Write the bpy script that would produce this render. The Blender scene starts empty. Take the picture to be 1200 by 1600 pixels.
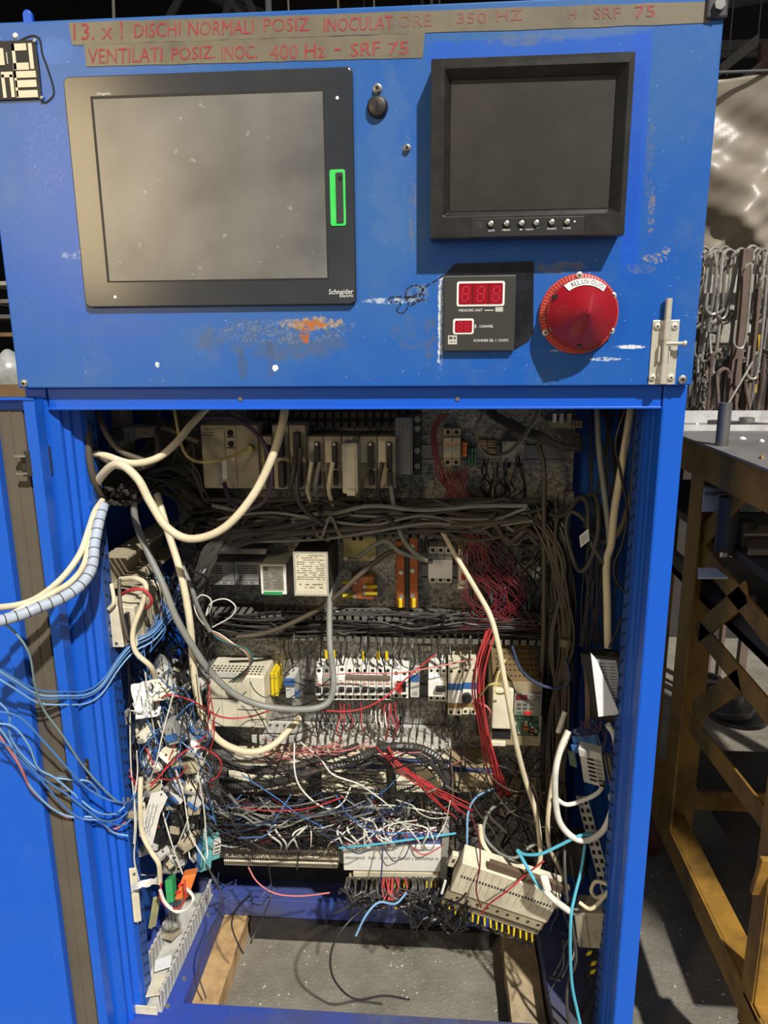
import bpy, math, random
from mathutils import Vector, Matrix
random.seed(7)
scene = bpy.context.scene
col = scene.collection

# ------------------------------------------------------------------ camera
CAM = Vector((.1392, -1.0907, .0960))
YAW, PIT, ROL, F = .0753, .2314, -.0088, 1129.6
FW = Vector((-math.sin(YAW)*math.cos(PIT), math.cos(YAW)*math.cos(PIT), -math.sin(PIT)))
_r = Vector((math.cos(YAW), math.sin(YAW), 0)); _u = _r.cross(FW)
RT = _r*math.cos(ROL) + _u*math.sin(ROL)
UP = -_r*math.sin(ROL) + _u*math.cos(ROL)
cd = bpy.data.cameras.new('camera'); camo = bpy.data.objects.new('camera', cd); col.objects.link(camo)
camo.matrix_world = Matrix(((RT.x, UP.x, -FW.x, CAM.x), (RT.y, UP.y, -FW.y, CAM.y), (RT.z, UP.z, -FW.z, CAM.z), (0, 0, 0, 1)))
cd.sensor_fit = 'HORIZONTAL'; cd.sensor_width = 36; cd.lens = 36*F/1200
cd.clip_start = .02; cd.clip_end = 60
scene.camera = camo

# ------------------------------------------------------------------ light
w = bpy.data.worlds.new('world'); scene.world = w; w.use_nodes = True
w.node_tree.nodes['Background'].inputs[0].default_value = (.95, .97, 1.0, 1)
w.node_tree.nodes['Background'].inputs[1].default_value = .205
SUN_DIR = Vector((-.56, 1.0, -1.22)).normalized()
sd = bpy.data.lights.new('hall_lamp', 'SUN'); sd.energy = 4.9; sd.angle = math.radians(1.6); sd.color = (1, .965, .90)
so = bpy.data.objects.new('hall_lamp', sd); col.objects.link(so)
so.rotation_euler = (-SUN_DIR).to_track_quat('Z', 'Y').to_euler(); so.location = (3, -5, 6)
# added warm area light, unseen behind the photographer, for the screen reflection
ad = bpy.data.lights.new('screen_reflection_light', 'AREA'); ad.shape = 'RECTANGLE'; ad.size = .42; ad.size_y = 1.3; ad.energy = 40; ad.color = (1, .76, .42)
ao = bpy.data.objects.new('screen_reflection_light', ad); col.objects.link(ao); ao.location = (-2.12, -3.75, 1.05)
ao.rotation_euler = (Vector((-2.12, -3.75, 1.05)) - Vector((-.2, 0, 0))).to_track_quat('Z', 'Y').to_euler()
scene.view_settings.view_transform = 'Standard'; scene.view_settings.look = 'None'
scene.view_settings.exposure = 0.0; scene.view_settings.gamma = 1; scene.view_settings.use_curve_mapping = False

# ------------------------------------------------------------------ helpers
def ray(px, py): return FW + RT*((px-600)/F) - UP*((py-800)/F)
def P(px, py, Y):
    d = ray(px, py); return CAM + d*((Y-CAM.y)/d.y)
def PX(px, py, X):
    d = ray(px, py); return CAM + d*((X-CAM.x)/d.x)
def PZ(px, py, Z):
    d = ray(px, py); return CAM + d*((Z-CAM.z)/d.z)
def pxm(Y, z=-.5):   # metres per pixel, roughly, at this depth
    d = Vector((0, Y, z)) - CAM; return d.dot(FW)/F

def lin(c):
    return tuple(((v/255)/12.92 if v/255 <= .04045 else ((v/255+.055)/1.055)**2.4) for v in c)
MATS = {}
_o1 = ['', 'first', 'second', 'third', 'fourth', 'fifth', 'sixth', 'seventh', 'eighth', 'ninth', 'tenth', 'eleventh', 'twelfth', 'thirteenth', 'fourteenth', 'fifteenth', 'sixteenth', 'seventeenth', 'eighteenth', 'nineteenth']
def nth(i):
    if i < 20: return _o1[i]
    t, u = divmod(i, 10); n = ['', '', 'twent', 'thirt', 'fort', 'fift'][t]
    return n+'ieth' if u == 0 else n+'y-'+_o1[u]
def mat(name, rgb, rough=.5, metal=0, dirt=.25, scale=30, dark=(60, 52, 42), bump=0, spec=.5, coat=0):
    if name in MATS: return MATS[name]
    m = bpy.data.materials.new(name); m.use_nodes = True; nt = m.node_tree; b = nt.nodes['Principled BSDF']
    b.inputs['Roughness'].default_value = rough; b.inputs['Metallic'].default_value = metal
    b.inputs['Specular IOR Level'].default_value = spec; b.inputs['Coat Weight'].default_value = coat
    tc = nt.nodes.new('ShaderNodeTexCoord'); nz = nt.nodes.new('ShaderNodeTexNoise')
    nz.inputs['Scale'].default_value = scale; nz.inputs['Detail'].default_value = 6; nz.inputs['Roughness'].default_value = .65
    nt.links.new(tc.outputs['Object'], nz.inputs['Vector'])
    mr = nt.nodes.new('ShaderNodeMapRange'); mr.inputs[1].default_value = .42; mr.inputs[2].default_value = .75
    mr.inputs[3].default_value = 0; mr.inputs[4].default_value = dirt
    nt.links.new(nz.outputs['Fac'], mr.inputs[0])
    mx = nt.nodes.new('ShaderNodeMix'); mx.data_type = 'RGBA'
    mx.inputs['A'].default_value = lin(rgb)+(1,); mx.inputs['B'].default_value = lin(dark)+(1,)
    nt.links.new(mr.outputs[0], mx.inputs['Factor']); nt.links.new(mx.outputs['Result'], b.inputs['Base Color'])
    if bump:
        bp = nt.nodes.new('ShaderNodeBump'); bp.inputs['Strength'].default_value = bump; bp.inputs['Distance'].default_value = .002
        nt.links.new(nz.outputs['Fac'], bp.inputs['Height']); nt.links.new(bp.outputs[0], b.inputs['Normal'])
    MATS[name] = m; return m

class MB:
    def __init__(s): s.v = []; s.f = []
    def add(s, vs, fs):
        o = len(s.v); s.v += [tuple(v) for v in vs]; s.f += [tuple(i+o for i in f) for f in fs]; return s
    def box(s, x0, x1, y0, y1, z0, z1):
        return s.add([(x0, y0, z0), (x1, y0, z0), (x1, y1, z0), (x0, y1, z0), (x0, y0, z1), (x1, y0, z1), (x1, y1, z1), (x0, y1, z1)],
            [(0, 3, 2, 1), (4, 5, 6, 7), (0, 1, 5, 4), (1, 2, 6, 5), (2, 3, 7, 6), (3, 0, 4, 7)])
    def obox(s, o, u, v, w_):   # corner o, edge vectors
        o = Vector(o); vs = [o, o+u, o+u+v, o+v]; vs += [q+w_ for q in vs]
        fs = [(0, 3, 2, 1), (4, 5, 6, 7), (0, 1, 5, 4), (1, 2, 6, 5), (2, 3, 7, 6), (3, 0, 4, 7)]
        if u.cross(v).dot(w_) < 0: fs = [f[::-1] for f in fs]
        return s.add(vs, fs)
    def slab(s, tl, tr, bl, th):   # front parallelogram given by three corners, th goes away from the viewer
        tl = Vector(tl); u = Vector(tr)-tl; v = Vector(bl)-tl; n = u.cross(v).normalized()
        if n.dot(tl-CAM) < 0: n = -n
        return s.obox(tl, u, v, n*th)
    def cyl(s, p0, p1, r, n=12, r1=None, cap=True):
        p0 = Vector(p0); p1 = Vector(p1); r1 = r if r1 is None else r1
        d = (p1-p0).normalized(); a = d.orthogonal().normalized(); b = d.cross(a)
        vs = []
        for p, q in ((p0, r), (p1, r1)):
            for i in range(n):
                t = 2*math.pi*i/n; vs.append(p+a*(q*math.cos(t))+b*(q*math.sin(t)))
        fs = [(i, (i+1) % n, n+(i+1) % n, n+i) for i in range(n)]
        if cap: fs += [tuple(range(n))[::-1], tuple(range(n, 2*n))]
        return s.add(vs, fs)
    def lathe(s, c, prof, n=32, axis=Vector((0, -1, 0))):   # prof: (r, h) with h along axis
        c = Vector(c); a = axis.orthogonal().normalized(); b = axis.cross(a); vs = []
        for r, h in prof:
            for i in range(n):
                t = 2*math.pi*i/n; vs.append(c+axis*h+a*(r*math.cos(t))+b*(r*math.sin(t)))
        fs = []
        for k in range(len(prof)-1):
            for i in range(n): fs.append((k*n+i, k*n+(i+1) % n, (k+1)*n+(i+1) % n, (k+1)*n+i))
        fs.append(tuple(range(n))[::-1]); fs.append(tuple(range((len(prof)-1)*n, len(prof)*n)))
        return s.add(vs, fs)
    def prism(s, pts, y0, y1):   # pts (x,z) counter clockwise seen from the front
        n = len(pts); vs = [(x, y0, z) for x, z in pts]+[(x, y1, z) for x, z in pts]
        return s.add(vs, [tuple(range(n)), tuple(range(n, 2*n))[::-1]]+[((i+1) % n, i, n+i, n+(i+1) % n) for i in range(n)])
    def prism_x(s, pts, x0, x1):   # pts (y,z) profile swept along x
        n = len(pts); vs = [(x0, y, z) for y, z in pts]+[(x1, y, z) for y, z in pts]
        return s.add(vs, [tuple(range(n))[::-1], tuple(range(n, 2*n))]+[(i, (i+1) % n, n+(i+1) % n, n+i) for i in range(n)])
    def tube(s, pts, r, n=6, ridge=0):
        m = len(pts); vs = []; d = (pts[1]-pts[0]).normalized(); a = d.orthogonal().normalized()
        for i, p in enumerate(pts):
            d = (pts[min(i+1, m-1)]-pts[max(i-1, 0)])
            if d.length < 1e-9: d = Vector((0, 0, 1))
            d.normalize(); a = (a-d*a.dot(d))
            if a.length < 1e-6: a = d.orthogonal()
            a.normalize(); b = d.cross(a); q = r*(1-ridge*(i % 2))
            for k in range(n):
                t = 2*math.pi*k/n; vs.append(p+a*(q*math.cos(t))+b*(q*math.sin(t)))
        fs = [(i*n+k, i*n+(k+1) % n, (i+1)*n+(k+1) % n, (i+1)*n+k) for i in range(m-1) for k in range(n)]
        fs += [tuple(range(n))[::-1], tuple(range((m-1)*n, m*n))]
        return s.add(vs, fs)

def spline(pts, seg=8):
    p = [Vector(q) for q in pts]
    if len(p) == 2: return [p[0].lerp(p[1], i/seg) for i in range(seg+1)]
    p = [p[0]*2-p[1]]+p+[p[-1]*2-p[-2]]; out = []
    for i in range(1, len(p)-2):
        a, b, c, d = p[i-1:i+3]
        for k in range(seg):
            t = k/seg
            out.append(.5*((2*b)+(c-a)*t+(2*a-5*b+4*c-d)*t*t+(3*b-a-3*c+d)*t*t*t))
    out.append(p[-2]); return out

def make(name, mb, m, parent=None, loc=None, label=None, bevel=0, smooth=False):
    off = Vector(loc) if loc is not None else Vector((0, 0, 0))
    me = bpy.data.meshes.new(name)
    me.from_pydata([(v[0]-off.x, v[1]-off.y, v[2]-off.z) for v in mb.v], [], mb.f); me.update()
    if m: me.materials.append(m)
    o = bpy.data.objects.new(name, me); col.objects.link(o)
    if smooth:
        me.polygons.foreach_set('use_smooth', [True]*len(me.polygons))
        try: me.set_sharp_from_angle(angle=math.radians(40))
        except Exception: pass
    if bevel:
        bv = o.modifiers.new('bevel', 'BEVEL'); bv.width = bevel; bv.segments = 2; bv.limit_method = 'ANGLE'
        bv.angle_limit = math.radians(50)
    if parent: o.parent = parent
    elif loc is not None: o.location = off
    if label: o['label'] = label
    return o

class Thing:
    def __init__(s, name, label, cat, loc, group=None):
        s.loc = Vector(loc); s.e = bpy.data.objects.new(name, None); s.e.empty_display_size = .02
        col.objects.link(s.e); s.e.location = s.loc; s.e['label'] = label; s.e['category'] = cat
        if group: s.e['group'] = group
    def part(s, name, mb, m, parent=None, label=None, bevel=0, smooth=False):
        return make(name, mb, m, parent or s.e, s.loc, label, bevel, smooth)
    def text(s, txt, tl, u, v, m, parent=None, name='lettering', ext=.0003, shear=0, label=None):
        """lettering stretched over the parallelogram tl + u (reading direction) + v (downwards)"""
        mb = text_mb(txt, tl, u, v, ext, shear)
        return make(name, mb, m, parent or s.e, s.loc, label)

def text_mb(txt, tl, u, v, ext=.0003, shear=0):
    cu = bpy.data.curves.new('lettering', 'FONT'); cu.body = txt; cu.resolution_u = 2
    ob = bpy.data.objects.new('lettering', cu); col.objects.link(ob)
    me = bpy.data.meshes.new_from_object(ob); bpy.data.objects.remove(ob)
    mb = MB()
    if not len(me.vertices): return mb
    xs = [q.co.x for q in me.vertices]; ys = [q.co.y for q in me.vertices]
    x0, x1, y0, y1 = min(xs), max(xs), min(ys), max(ys); tl = Vector(tl); u = Vector(u); v = Vector(v)
    n = u.cross(v).normalized()
    if n.dot(tl-CAM) > 0: n = -n
    vs = []
    for q in me.vertices:
        a = (q.co.x-x0)/(x1-x0); b = (y1-q.co.y)/(y1-y0)
        vs.append(tl+u*(a+shear*(1-b))+v*b+n*ext)
    mb.add(vs, [tuple(p.vertices) for p in me.polygons]); bpy.data.meshes.remove(me)
    return mb

def center(mb):
    n = len(mb.v); xs, ys, zs = zip(*mb.v)
    return Vector(((min(xs)+max(xs))/2, (min(ys)+max(ys))/2, min(zs)))
def solo(name, label, cat, mb, m, group=None, kind=None, bevel=0, smooth=False):
    o = make(name, mb, m, None, center(mb), label, bevel, smooth)
    if cat: o['category'] = cat
    if group: o['group'] = group
    if kind: o['kind'] = kind
    return o
def struct(name, mb, m, smooth=False):
    o = make(name, mb, m, None, center(mb), None, 0, smooth); o['kind'] = 'structure'; return o
def cable(name, label, pts, r, m, cat='cable', group=None, n=8, seg=8, ridge=0):
    q = [P(*p) if len(p) == 3 else Vector(p[:3]) for p in pts]
    return solo(name, label, cat, MB().tube(spline(q, seg), r, n, ridge), m, group, smooth=True)

# ------------------------------------------------------------------ materials
def patch_nodes(nt, coord, c, r, hard, nscale, thr, square=False):
    """a wear mark with a place of its own on the paint: ellipse or rectangle times noise"""
    sub = nt.nodes.new('ShaderNodeVectorMath'); sub.operation = 'SUBTRACT'; sub.inputs[1].default_value = c
    nt.links.new(coord, sub.inputs[0])
    dv = nt.nodes.new('ShaderNodeVectorMath'); dv.operation = 'DIVIDE'; dv.inputs[1].default_value = (r[0], 1000, r[1])
    nt.links.new(sub.outputs[0], dv.inputs[0])
    if square:
        ab = nt.nodes.new('ShaderNodeVectorMath'); ab.operation = 'ABSOLUTE'; nt.links.new(dv.outputs[0], ab.inputs[0])
        sp = nt.nodes.new('ShaderNodeSeparateXYZ'); nt.links.new(ab.outputs[0], sp.inputs[0])
        ln = nt.nodes.new('ShaderNodeMath'); ln.operation = 'MAXIMUM'
        nt.links.new(sp.outputs[0], ln.inputs[0]); nt.links.new(sp.outputs[2], ln.inputs[1]); lo = ln.outputs[0]
    else:
        ln = nt.nodes.new('ShaderNodeVectorMath'); ln.operation = 'LENGTH'; nt.links.new(dv.outputs[0], ln.inputs[0]); lo = ln.outputs['Value']
    mr = nt.nodes.new('ShaderNodeMapRange'); mr.inputs[1].default_value = 1; mr.inputs[2].default_value = hard
    mr.inputs[3].default_value = 0; mr.inputs[4].default_value = 1; nt.links.new(lo, mr.inputs[0])
    if nscale:
        nz = nt.nodes.new('ShaderNodeTexNoise'); nz.inputs['Scale'].default_value = nscale; nz.inputs['Detail'].default_value = 5
        nz.inputs['Roughness'].default_value = .7
        nt.links.new(coord, nz.inputs['Vector'])
        ad = nt.nodes.new('ShaderNodeMath'); ad.operation = 'MULTIPLY_ADD'; ad.inputs[1].default_value = .35
        nt.links.new(mr.outputs[0], ad.inputs[0]); nt.links.new(nz.outputs['Fac'], ad.inputs[2])
        m2 = nt.nodes.new('ShaderNodeMapRange'); m2.inputs[1].default_value = thr+.33; m2.inputs[2].default_value = thr+.47
        nt.links.new(ad.outputs[0], m2.inputs[0])
        mu = nt.nodes.new('ShaderNodeMath'); mu.operation = 'MULTIPLY'
        gt = nt.nodes.new('ShaderNodeMath'); gt.operation = 'MULTIPLY'; gt.use_clamp = True; gt.inputs[1].default_value = 4
        nt.links.new(mr.outputs[0], gt.inputs[0])
        nt.links.new(m2.outputs[0], mu.inputs[0]); nt.links.new(gt.outputs[0], mu.inputs[1]); return mu.outputs[0]
    return mr.outputs[0]

def blue_paint(name, base=(24, 92, 196), worn=(74, 118, 176), rough=.38, patches=(), off=(0, 0, 0), grime=.5):
    m = bpy.data.materials.new(name); m.use_nodes = True; nt = m.node_tree; b = nt.nodes['Principled BSDF']
    b.inputs['Roughness'].default_value = rough
    tc = nt.nodes.new('ShaderNodeTexCoord'); co = tc.outputs['Object']
    def noise(s, d=5, ro=.6):
        n = nt.nodes.new('ShaderNodeTexNoise'); n.inputs['Scale'].default_value = s; n.inputs['Detail'].default_value = d
        n.inputs['Roughness'].default_value = ro; nt.links.new(co, n.inputs['Vector']); return n.outputs['Fac']
    def rng(f, a, c, lo=0, hi=1):
        r = nt.nodes.new('ShaderNodeMapRange'); r.inputs[1].default_value = a; r.inputs[2].default_value = c
        r.inputs[3].default_value = lo; r.inputs[4].default_value = hi; nt.links.new(f, r.inputs[0]); return r.outputs[0]
    cur = None
    def mix(fac, colr):
        nonlocal cur
        x = nt.nodes.new('ShaderNodeMix'); x.data_type = 'RGBA'
        if cur is None: x.inputs['A'].default_value = lin(base)+(1,)
        else: nt.links.new(cur, x.inputs['A'])
        x.inputs['B'].default_value = lin(colr)+(1,); nt.links.new(fac, x.inputs['Factor']); cur = x.outputs['Result']
    mix(rng(noise(3.2), .38, .68, 0, .75*grime), worn)
    mix(rng(noise(9, 8, .7), .55, .75, 0, .4*grime), (96, 116, 140))
    mix(rng(noise(160, 3), .70, .76, 0, .7*grime), (150, 175, 205))
    # fine scratches
    mp = nt.nodes.new('ShaderNodeMapping'); mp.inputs['Rotation'].default_value = (0, .6, 0); mp.inputs['Scale'].default_value = (3, 3, 260)
    nt.links.new(co, mp.inputs['Vector'])
    ns = nt.nodes.new('ShaderNodeTexNoise'); ns.inputs['Scale'].default_value = 3; nt.links.new(mp.outputs[0], ns.inputs['Vector'])
    mix(rng(ns.outputs['Fac'], .74, .78, 0, .3*grime), (160, 190, 225))
    for (c, r, colr, st, hard, nsc, thr, sq) in patches:
        f = patch_nodes(nt, co, tuple(Vector(c)-Vector(off)), r, hard, nsc, thr, sq)
        mu = nt.nodes.new('ShaderNodeMath'); mu.operation = 'MULTIPLY'; mu.inputs[1].default_value = st
        nt.links.new(f, mu.inputs[0]); mix(mu.outputs[0], colr)
    nt.links.new(cur, b.inputs['Base Color'])
    bp = nt.nodes.new('ShaderNodeBump'); bp.inputs['Strength'].default_value = .12; bp.inputs['Distance'].default_value = .001
    nt.links.new(noise(70), bp.inputs['Height']); nt.links.new(bp.outputs[0], b.inputs['Normal'])
    MATS[name] = m; return m

blue = blue_paint('blue_paint_frame', (14, 90, 206), (50, 100, 175), .34, grime=.35)
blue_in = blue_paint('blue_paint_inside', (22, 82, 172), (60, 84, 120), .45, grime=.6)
blue_dirty = blue_paint('blue_paint_dirty', (44, 70, 160), (78, 76, 80), .6, grime=1.3)
cream = mat('cream_plastic', (222, 214, 188), .5, dirt=.45, scale=18, dark=(120, 108, 84))
cream_d = mat('aged_cream_plastic', (178, 166, 138), .55, dirt=.5, scale=22, dark=(84, 74, 56))
greypl = mat('grey_plastic', (150, 150, 144), .5, dirt=.4, scale=25, dark=(74, 70, 62))
lgrey = mat('light_grey_plastic', (196, 194, 186), .5, dirt=.4, scale=25, dark=(100, 96, 86))
black = mat('black_plastic', (26, 26, 27), .45, dirt=.3, dark=(70, 66, 58))
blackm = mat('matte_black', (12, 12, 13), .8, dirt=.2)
duct_m = mat('grey_duct', (112, 110, 102), .6, dirt=.6, scale=14, dark=(58, 53, 44))
duct_l = mat('light_grey_duct', (196, 194, 186), .55, dirt=.6, scale=20, dark=(70, 64, 54))
steel = mat('zinc_steel', (196, 194, 186), .35, metal=.9, dirt=.3, scale=40)
rawsteel = mat('raw_steel', (140, 138, 136), .42, metal=.75, dirt=.5, scale=12, dark=(70, 66, 64))
latch_m = mat('latch_zinc', (206, 202, 188), .42, metal=.35, dirt=.3, scale=60, dark=(150, 140, 110))
white = mat('white_label', (232, 230, 222), .6, dirt=.2, scale=40, dark=(160, 154, 140))
paper = mat('paper', (226, 228, 228), .7, dirt=.25, scale=15, dark=(150, 150, 150))
ink = mat('grey_ink', (70, 68, 66), .8, dirt=0)
whiteink = mat('white_ink', (235, 235, 232), .6, dirt=0)
redink = mat('red_marker', (160, 46, 58), .7, dirt=.8, scale=45, dark=(126, 108, 92))
redink2 = mat('faded_red_marker', (142, 88, 82), .8, dirt=.9, scale=40, dark=(122, 114, 98))
yellow = mat('yellow_ferrule', (224, 196, 30), .5, dirt=.2)
copper = mat('copper_bar', (172, 94, 46), .42, metal=.55, dirt=.5, scale=30, dark=(110, 60, 34))
orange = mat('orange_plastic', (222, 118, 52), .5, dirt=.3)
green = mat('green_plastic', (48, 150, 86), .5, dirt=.3)
cyanm = mat('turquoise_plastic', (96, 164, 166), .5, dirt=.3)
bluepl = mat('blue_plastic', (52, 100, 160), .5, dirt=.3)
redpl = mat('red_plastic', (200, 48, 44), .45, dirt=.2)
wood = mat('rough_wood', (190, 156, 108), .8, dirt=.7, scale=24, dark=(104, 78, 48), bump=.6)
wood_d = mat('dark_wood', (112, 86, 56), .8, dirt=.7, scale=24, dark=(58, 44, 30), bump=.6)
yellowp = mat('yellow_paint', (158, 118, 44), .6, dirt=.95, scale=9, dark=(70, 52, 28))
W_ = dict(
    black=mat('wire_black', (30, 29, 29), .42, dirt=.25), dgrey=mat('wire_dark_grey', (64, 62, 58), .5, dirt=.4),
    grey=mat('wire_grey', (132, 132, 126), .5, dirt=.45, dark=(80, 74, 62)), cream=mat('wire_cream', (222, 210, 178), .5, dirt=.5, scale=14, dark=(150, 132, 98)),
    brown=mat('wire_brown', (82, 73, 60), .55, dirt=.4), red=mat('wire_red', (186, 54, 58), .45, dirt=.3),
    maroon=mat('wire_maroon', (104, 26, 36), .5, dirt=.3), blue=mat('wire_blue', (70, 114, 172), .45, dirt=.25),
    lblue=mat('wire_light_blue', (122, 164, 204), .45, dirt=.2), cyan=mat('wire_cyan', (84, 176, 200), .45, dirt=.2),
    dblue=mat('wire_dark_blue', (44, 58, 92), .5, dirt=.3), white=mat('wire_white', (224, 222, 210), .5, dirt=.35),
    pink=mat('wire_pink', (204, 120, 118), .5, dirt=.3), green=mat('wire_green', (60, 110, 84), .5, dirt=.3),
    violet=mat('wire_violet', (78, 60, 82), .5, dirt=.3), yellow=mat('wire_yellow', (196, 182, 110), .5, dirt=.3),
    sleeve=mat('spiral_wrap', (176, 186, 200), .35, dirt=.2), teal=mat('wire_teal', (126, 150, 150), .5, dirt=.3))

def galvanised():
    m = bpy.data.materials.new('galvanised_plate'); m.use_nodes = True; nt = m.node_tree; b = nt.nodes['Principled BSDF']
    tc = nt.nodes.new('ShaderNodeTexCoord'); v = nt.nodes.new('ShaderNodeTexVoronoi'); v.inputs['Scale'].default_value = 190
    nt.links.new(tc.outputs['Object'], v.inputs['Vector'])
    cr = nt.nodes.new('ShaderNodeValToRGB'); cr.color_ramp.elements[0].color = (.13, .125, .11, 1); cr.color_ramp.elements[1].color = (.42, .41, .37, 1)
    sp = nt.nodes.new('ShaderNodeSeparateColor'); nt.links.new(v.outputs['Color'], sp.inputs[0]); nt.links.new(sp.outputs[0], cr.inputs[0])
    nt.links.new(cr.outputs[0], b.inputs['Base Color']); b.inputs['Metallic'].default_value = .55; b.inputs['Roughness'].default_value = .5
    return m
galv = galvanised()

def floor_mat():
    m = bpy.data.materials.new('foundry_floor'); m.use_nodes = True; nt = m.node_tree; b = nt.nodes['Principled BSDF']
    tc = nt.nodes.new('ShaderNodeTexCoord'); n1 = nt.nodes.new('ShaderNodeTexNoise'); n1.inputs['Scale'].default_value = 6; n1.inputs['Detail'].default_value = 9; n1.inputs['Roughness'].default_value = .7
    n2 = nt.nodes.new('ShaderNodeTexNoise'); n2.inputs['Scale'].default_value = 120; n2.inputs['Detail'].default_value = 4
    for n in (n1, n2): nt.links.new(tc.outputs['Object'], n.inputs['Vector'])
    cr = nt.nodes.new('ShaderNodeValToRGB'); cr.color_ramp.elements[0].position = .3; cr.color_ramp.elements[0].color = lin((98, 93, 84))+(1,)
    cr.color_ramp.elements[1].position = .72; cr.color_ramp.elements[1].color = lin((140, 134, 121))+(1,)
    nt.links.new(n1.outputs['Fac'], cr.inputs[0])
    mr = nt.nodes.new('ShaderNodeMapRange'); mr.inputs[1].default_value = .66; mr.inputs[2].default_value = .72; mr.inputs[4].default_value = .6
    nt.links.new(n2.outputs['Fac'], mr.inputs[0])
    mx = nt.nodes.new('ShaderNodeMix'); mx.data_type = 'RGBA'; mx.inputs['B'].default_value = lin((170, 166, 156))+(1,)
    nt.links.new(cr.outputs[0], mx.inputs['A']); nt.links.new(mr.outputs[0], mx.inputs['Factor']); nt.links.new(mx.outputs['Result'], b.inputs['Base Color'])
    b.inputs['Roughness'].default_value = .75
    bp = nt.nodes.new('ShaderNodeBump'); bp.inputs['Strength'].default_value = .5; bp.inputs['Distance'].default_value = .004
    nt.links.new(n2.outputs['Fac'], bp.inputs['Height']); nt.links.new(bp.outputs[0], b.inputs['Normal']); return m
FLOOR = -1.30
# ================================================================== THE HALL
fm = floor_mat()
struct('floor', MB().box(-5, 7, -4, 9, FLOOR-.1, FLOOR), fm)
wallm = mat('sooty_wall', (34, 34, 36), .9, dirt=.4, scale=3, dark=(16, 16, 18))
struct('wall_back', MB().box(-5, 7, 8.4, 8.6, FLOOR, 4.5), wallm)
struct('wall_left', MB().box(-4.6, -4.5, .5, 8.4, FLOOR, 4.5), wallm)
ceil = struct('ceiling', MB().box(-5, 7, 2.2, 8.4, 4.0, 4.1), mat('dark_roof', (30, 31, 36), .9, dirt=.3, scale=2))
beam_m = mat('roof_beam_steel', (84, 84, 88), .7, dirt=.5, scale=4, dark=(40, 38, 38))
for i, (x0, z0, x1, z1, y) in enumerate([(-3.2, 2.1, 3.0, 2.75, 5.6), (-2.6, 3.5, 1.2, 1.7, 6.4), (-.6, 1.6, 2.6, 3.6, 6.6)]):
    a = Vector((x0, y, z0)); b_ = Vector((x1, y, z1)); d = (b_-a); n = Vector((-d.z, 0, d.x)).normalized()*.09
    mb = MB().obox(a, d, n*.2, Vector((0, .12, 0))).obox(a+n, d, n*.2, Vector((0, .12, 0))).obox(a+n*.2+Vector((0, .05, 0)), d, n*.8, Vector((0, .015, 0)))
    solo('roof_beam', ['dark steel roof beam crossing the whole width above the cabinet', 'dark steel roof beam sloping down to the right behind cabinet top',
        'dark steel roof brace rising to the right behind cabinet top'][i], 'beam', mb, beam_m)
for i, (px, ln_, rr_, mm) in enumerate([(179, 30, .010, 'white'), (421, 22, .02, 'sleeve'), (452, 14, .006, 'white'), (530, 20, .007, 'cream'), (570, 16, .005, 'brown'), (586, 16, .005, 'white'), (661, 12, .012, 'dgrey'), (676, 12, .01, 'grey'), (688, 12, .006, 'grey')]):
    a = P(px, ln_+30, 4.0); b_ = P(px-4, -60, 4.0)
    solo('hanging_pipe', ['tall white pipe behind cabinet top above the red writing', 'thick pale blue pipe behind the cabinet top edge', 'thin white rod right of the thick pale pipe',
        'cream pipe behind the cabinet top centre', 'thin brown rod behind the cabinet top', 'thin white rod beside the brown rod', 'dark grey duct pipe behind the top right of centre',
        'grey pipe between two dark pipes behind cabinet top', 'thin grey rod, rightmost behind the cabinet top'][i], 'pipe', MB().cyl(a, b_, rr_, 8), W_[mm], smooth=True)
for i, (a_, b_, y) in enumerate([((335, -20), (390, 45), 4.2), ((400, 40), (370, -25), 4.2), ((250, 40), (285, -25), 4.4), ((345, 35), (355, -20), 4.6)]):
    p = P(*a_, y); q = P(*b_, y)
    solo('roof_brace', ['flat grey brace leaning right above the red writing', 'flat grey brace crossing the leaning one', 'dull brace leaning right above the first tape words',
        'short upright brace between the crossed ones'][i], 'brace', MB().obox(p, q-p, Vector((.05, 0, 0)), Vector((0, .03, 0))), beam_m)
for i, (z, y) in enumerate([(1.62, 5.2), (1.9, 5.2), (2.25, 5.3), (1.2, 5.0)]):
    solo('wall_rail', ['lowest dark rail behind the curtain top', 'second dark rail above the curtain', 'third dark rail high above the curtain', 'dark rail behind the curtain hem line'][i] if i < 4 else '', 'rail',
         MB().box(1.2, 4.2, y, y+.08, z, z+.07).box(1.2, 4.2, y+.02, y+.05, z-.04, z), beam_m)
mb = MB(); a = P(1125, 118, 4.2); b_ = P(1185, 70, 4.2)
mb.obox(a, b_-a, Vector((0, 0, .07)), Vector((0, .05, 0))).obox(a+Vector((.03, 0, -.14)), b_-a, Vector((0, 0, .05)), Vector((0, .05, 0)))
mb.cyl(a+Vector((.05, .02, 0)), a+Vector((.05, .02, 3.0)), .004, 6).cyl(b_+Vector((0, .02, 0)), b_+Vector((0, .02, 3.0)), .004, 6)
solo('slanted_channel', 'pair of slanted grey channels seen above the curtain', 'channel', mb, mat('mid_grey_steel', (110, 108, 108), .6, dirt=.4))
solo('brown_post', 'rusty brown upright post at the far right above the curtain', 'post', MB().obox(P(1189, 128, 4.4), Vector((.05, 0, 0)), Vector((0, .05, 0)), P(1189, 65, 4.4)-P(1189, 128, 4.4)), mat('rusty_brown', (110, 84, 68), .8, dirt=.5))
shade_block_m = mat('block_green', (70, 84, 78), .6, dirt=.5, scale=3)
solo('shade_block', 'tall painted machine housing standing right of the photographer, out of view', 'shade block', MB().box(1.98, 3.0, -1.9, -1.5, FLOOR, 2.02), shade_block_m, bevel=.01)  # added out of view only to cast shade on trolley and floor
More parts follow.
